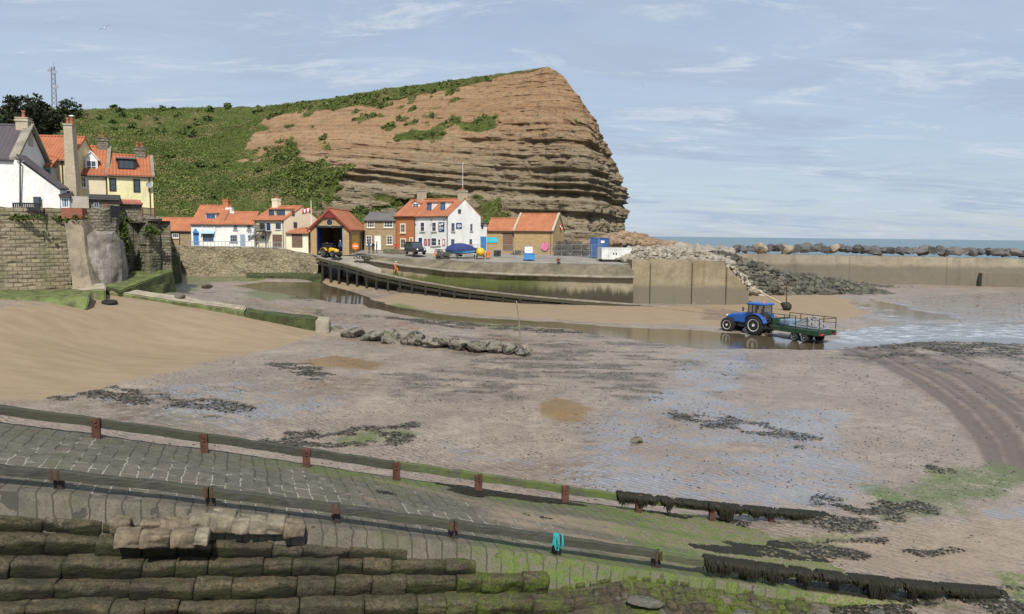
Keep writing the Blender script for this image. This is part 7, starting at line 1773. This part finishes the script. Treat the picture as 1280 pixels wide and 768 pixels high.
# containers
def container(name, label, loc, rz, L, D, H, mat, doors=True, sub=None, legs=0):
    t = thing(name, label, 'container', loc, rz); m = MB()
    m.box((0,0,legs),(L,D,legs+H)); n_ = int(L/.28)
    for k in range(n_): x = L*(k+.25)/n_; m.box((x,-.035,legs+.14),(x+L/n_*.5,.0,legs+H-.14)); 
    for y in range(int(D/.28)): yy = .28*y+.08; m.box((L,yy,legs+.14),(L+.035,yy+.14,legs+H-.14))
    m.build('shell', mat, t)
    m = MB()
    for x in (-.03, L-.07): m.box((x,-.06,legs),(x+.1,.02,legs+H)); 
    m.box((-.03,-.06,legs+H-.12),(L+.04,.02,legs+H+.02)); m.box((-.03,-.06,legs),(L+.04,.02,legs+.13)); m.build('corner_frame', mat, t)
    if doors: m = MB(); m.box((L*.52,-.09,legs+.15),(L*.54,-.05,legs+H-.15)); m.box((L*.46,-.09,legs+.15),(L*.48,-.05,legs+H-.15)); m.build('locking_bar', P_metal, t)
    return t
c_ = container('shipping_container', 'blue shipping container standing on the quay near the cliff foot', tuple(at_d(737.5,321.5,107)), R(-12), 2.45, 3.0, 2.75, plain('container_blue', (.035,.10,.26), .15, 2, .5, .1, stain=(.05,.09,.17)))
m = MB(); m.box((1.5,-.10,2.0),(2.0,-.07,2.35)); m.build('label_plate', P_white, c_)
c_ = container('site_cabin', 'white corrugated container on dark skids at the end of the quay', tuple(at_d(752,327,101.2)), R(9), 4.1, 2.2, 1.55, plain('cabin_white', (.66,.66,.63), .12, 1, .6, .1, stain=(.45,.43,.38)), False, legs=.28)
m = MB(); m.box((.2,.1,0),(3.9,.25,.28)); m.box((.2,1.9,0),(3.9,2.05,.28)); m.box((.1,-.0,.05),(4.0,.1,.27)); m.build('skid', P_black, c_)
for x in (1.55, 1.95): m = MB(); m.box((x,-.07,.95),(x+.16,-.03,1.15)); m.build('vent', P_black, c_)
# blue tub with a white tank on it
p_ = at_d(661.5,325.6,103.6); tb = thing('blue_tub', 'blue plastic fish tub on the quay edge', 'tub', tuple(p_)); m = MB(); m.bev((-.75,-.55,.08),(.75,.55,.95), .06); m.box((-.7,-.5,0),(-.4,.5,.08)); m.box((.4,-.5,0),(.7,.5,.08)); m.build('tub', P_blue, tb)
m = MB(); m.bev((-.79,-.59,.86),(.79,.59,.98), .03); m.build('rim', P_blue, tb)
tk = thing('white_tank', 'white plastic tank standing on the blue fish tub', 'tank', (p_.x-.1, p_.y, p_.z+.985)); m = MB(); m.bev((-.55,-.45,0),(.55,.45,.85), .08); m.build('tank', P_white, tk); m = MB(); m.lathe([(.16,0),(.16,.08),(.1,.1)], (0,0,.85), (0,0,1), 14); m.build('cap', P_grey, tk)
m = MB(); m.box((-.35,-.47,.4),(.35,-.452,.46)); m.build('label_strip', P_grey, tk)
# bins, buoy, sign
for k, (px, lb) in enumerate(((619.5,'dark wheelie bin, left one of two by the small stone store'),(623.5,'dark wheelie bin, right one of two by the small stone store'))):
    b_ = thing('wheelie_bin', lb, 'bin', tuple(at_d(px,321.3,109+.3*k)), R(10-25*k)); m = MB(); m.prism([(-.22,-.26,.1),(.22,-.26,.1),(.28,-.32,1.0),(-.28,-.32,1.0)], (0,.56,0)); m.build('bin_body', P_black, b_)
    m = MB(); m.prism([(-.3,-.36,1.0),(.3,-.36,1.0),(.3,-.36,1.04),(-.3,-.36,1.04)], (0,.66,.04)); m.build('lid', P_grey, b_)
    for s in (-.2,.2): m = MB(); m.lathe([(.11,-.03),(.11,.03)], (s,.24,.11), (1,0,0), 12); m.build('wheel', M_tyre, b_)
by = thing('mooring_buoy', 'yellow round mooring buoy on a dark cradle near the inn', 'buoy', tuple(at_d(600.5,322,105.8))); m = MB(); m.lathe([(.02,-.62),(.35,-.52),(.58,-.25),(.64,0),(.58,.25),(.35,.52),(.1,.62)], (0,0,.75), (.3,0,1), 20); m.build('float', P_yellow, by, True)
m = MB(); m.box((-.6,-.5,0),(-.4,.5,.3)); m.box((.4,-.5,0),(.6,.5,.3)); m.build('cradle', P_black, by)
m = MB(); m.tube([(-.9,.2,0),(-.55,.1,1.3)], .09, 6); m.tube([(-.55,.1,1.3),(-.3,.0,.7)], .07, 6); m.build('davit', P_black, by)
for px, lb in ((610,'orange barrel beside the yellow buoy'),(543.5,'orange traffic cone beside the dark off-road car')):
    m = MB()
    if 'barrel' in lb: m.lathe([(.28,0),(.3,.05),(.27,.3),(.3,.58),(.27,.85),(.05,.87)], (0,0,0), (0,0,1), 16)
    else: m.lathe([(.2,.03),(.18,.05),(.03,.75),(.02,.76)], (0,0,0), (0,0,1), 14); m.box((-.24,-.24,0),(.24,.24,.03))
    o = m.build('barrel' if 'barrel' in lb else 'traffic_cone', P_orange); o.location = at_d(px,322 if px > 600 else 319.5,106.2 if px > 600 else 107.8); tag(o, lb, lb.split()[1] if 'barrel' in lb else 'cone')
sg = thing('round_sign', 'round orange warning sign on a post beside the boathouse', 'sign', tuple(at_d(444.5,319.5,109.3))); m = MB(); m.tube([(0,0,0),(0,0,1.5)], .035, 6); m.build('post', P_metal, sg); m = MB(); m.lathe([(.5,0),(.5,.04)], (0,-.05,1.35), (0,-1,0), 22); m.build('face', P_orange, sg); m = MB(); m.box((-.32,-.1,1.29),(.32,-.092,1.41)); m.build('bar', P_white, sg)
# low stone wall with plants by the brick house
lw = slab('garden_wall', 'low grey stone garden wall in front of the brick house and stone cottage', [at_d(479,311.5,113.2), at_d(506,312.3,112.2), at_d(506,311.8,113), at_d(479,311,114)], .95, S_rubble, (0,0), None, 'wall')
# mesh fence panels along the quay edge
def mesh_fence(px0, py0, d0, px1, py1, d1, n_, label):
    a, b = at_d(px0,py0,d0), at_d(px1,py1,d1); t = thing('mesh_fence', label, 'fence', tuple(a)); e = b-a; L = math.hypot(e.x,e.y); t.rotation_euler = (0,0,math.atan2(e.y,e.x))
    for k in range(n_+1): m = MB(); x = L*k/n_; z = e.z*k/n_; m.tube([(x,0,z-.05),(x,0,z+1.9)], .03, 5); m.build('post', P_metal, t)
    m = MB()
    for k in range(n_):
        x0, x1 = L*k/n_+.05, L*(k+1)/n_-.05; z0, z1 = e.z*k/n_, e.z*(k+1)/n_
        for q in (.15, 1.0, 1.85): m.tube([(x0,0,z0+q),(x1,0,z1+q)], .016, 4)
        for q in range(1, 9): x = x0+(x1-x0)*q/9; m.tube([(x,0,z0+.1),(x,0,z0+1.85)], .008, 4)
    m.build('mesh_panel', P_metal, t)
mesh_fence(582,322,108,690,322.5,106,7,'galvanised mesh fence panels in front of the two stone stores')
mesh_fence(690,322.5,106,752,323,103,5,'galvanised mesh fence panels in front of the stacked lobster pots')
# poles on the beach
m = MB(); a_ = at_z(651.5,434,.1); b_ = at_d(645.5,376,a_.y+.3); m.tube([a_-Vector((0,0,.5)), a_*.5+b_*.5+Vector((.04,0,0)), b_], [.06,.05,.035], 7); o = m.build('marker_pole', plain('weathered_pole', (.20,.17,.12), .3, 4, .9, .3)); tag(o, 'thin leaning wooden marker pole at the end of the boulder row', 'pole')
m = MB(); a_ = at_d(944,361.5,92); b_ = at_d(983,383,88); m.tube([a_, b_], .11, 7); o = m.build('leaning_spar', plain('pale_spar', (.42,.34,.22), .2, 4, .9, .3)); tag(o, 'pale spar sloping down from the rubble behind the tractor', 'spar')
m = MB(); m.lathe([(.05,-.9),(.3,-.5),(.55,0),(.5,.35),(.2,.6),(.02,.65)], tuple(b_), tuple((b_-a_).normalized()), 14); o = m.build('weedy_buoy', M_pile, None, True); tag(o, 'dark weed-covered buoy at the lower end of the pale spar', 'buoy')
m = MB(); a_ = at_d(983.5,384,88.3); b_ = at_d(983,354,88.4); m.tube([a_-Vector((0,0,.4)), b_], .06, 6); o = m.build('iron_post', M_rust); tag(o, 'thin upright rusty post behind the tractor trailer', 'post')
# ivy on the bastion
r_ = np.random.default_rng(3); C = []
for (px, py, d, sx, sy, n_) in ((151,290,63.4,5,14,130),(163,283,67.0,8,6,90),(190,288,65.0,9,5,50),(155,310,64.2,4,10,60),(60,272,59.6,40,2,60),(25,272,57.7,20,2,40)):
    for _ in range(n_): C.append(tuple(at_d(px+r_.normal()*sx*.6, py+r_.normal()*sy*.6, d-.15)))
tag(leaf_cards('wall_ivy', np.array(C), np.full(len(C), .30), r_.uniform(.1,.8,len(C)), 6, mat_leaf('ivy_leaf', (.035,.06,.012), (.12,.15,.035)), kind='stuff'), 'green ivy and weeds hanging on the old harbour walls', 'ivy')
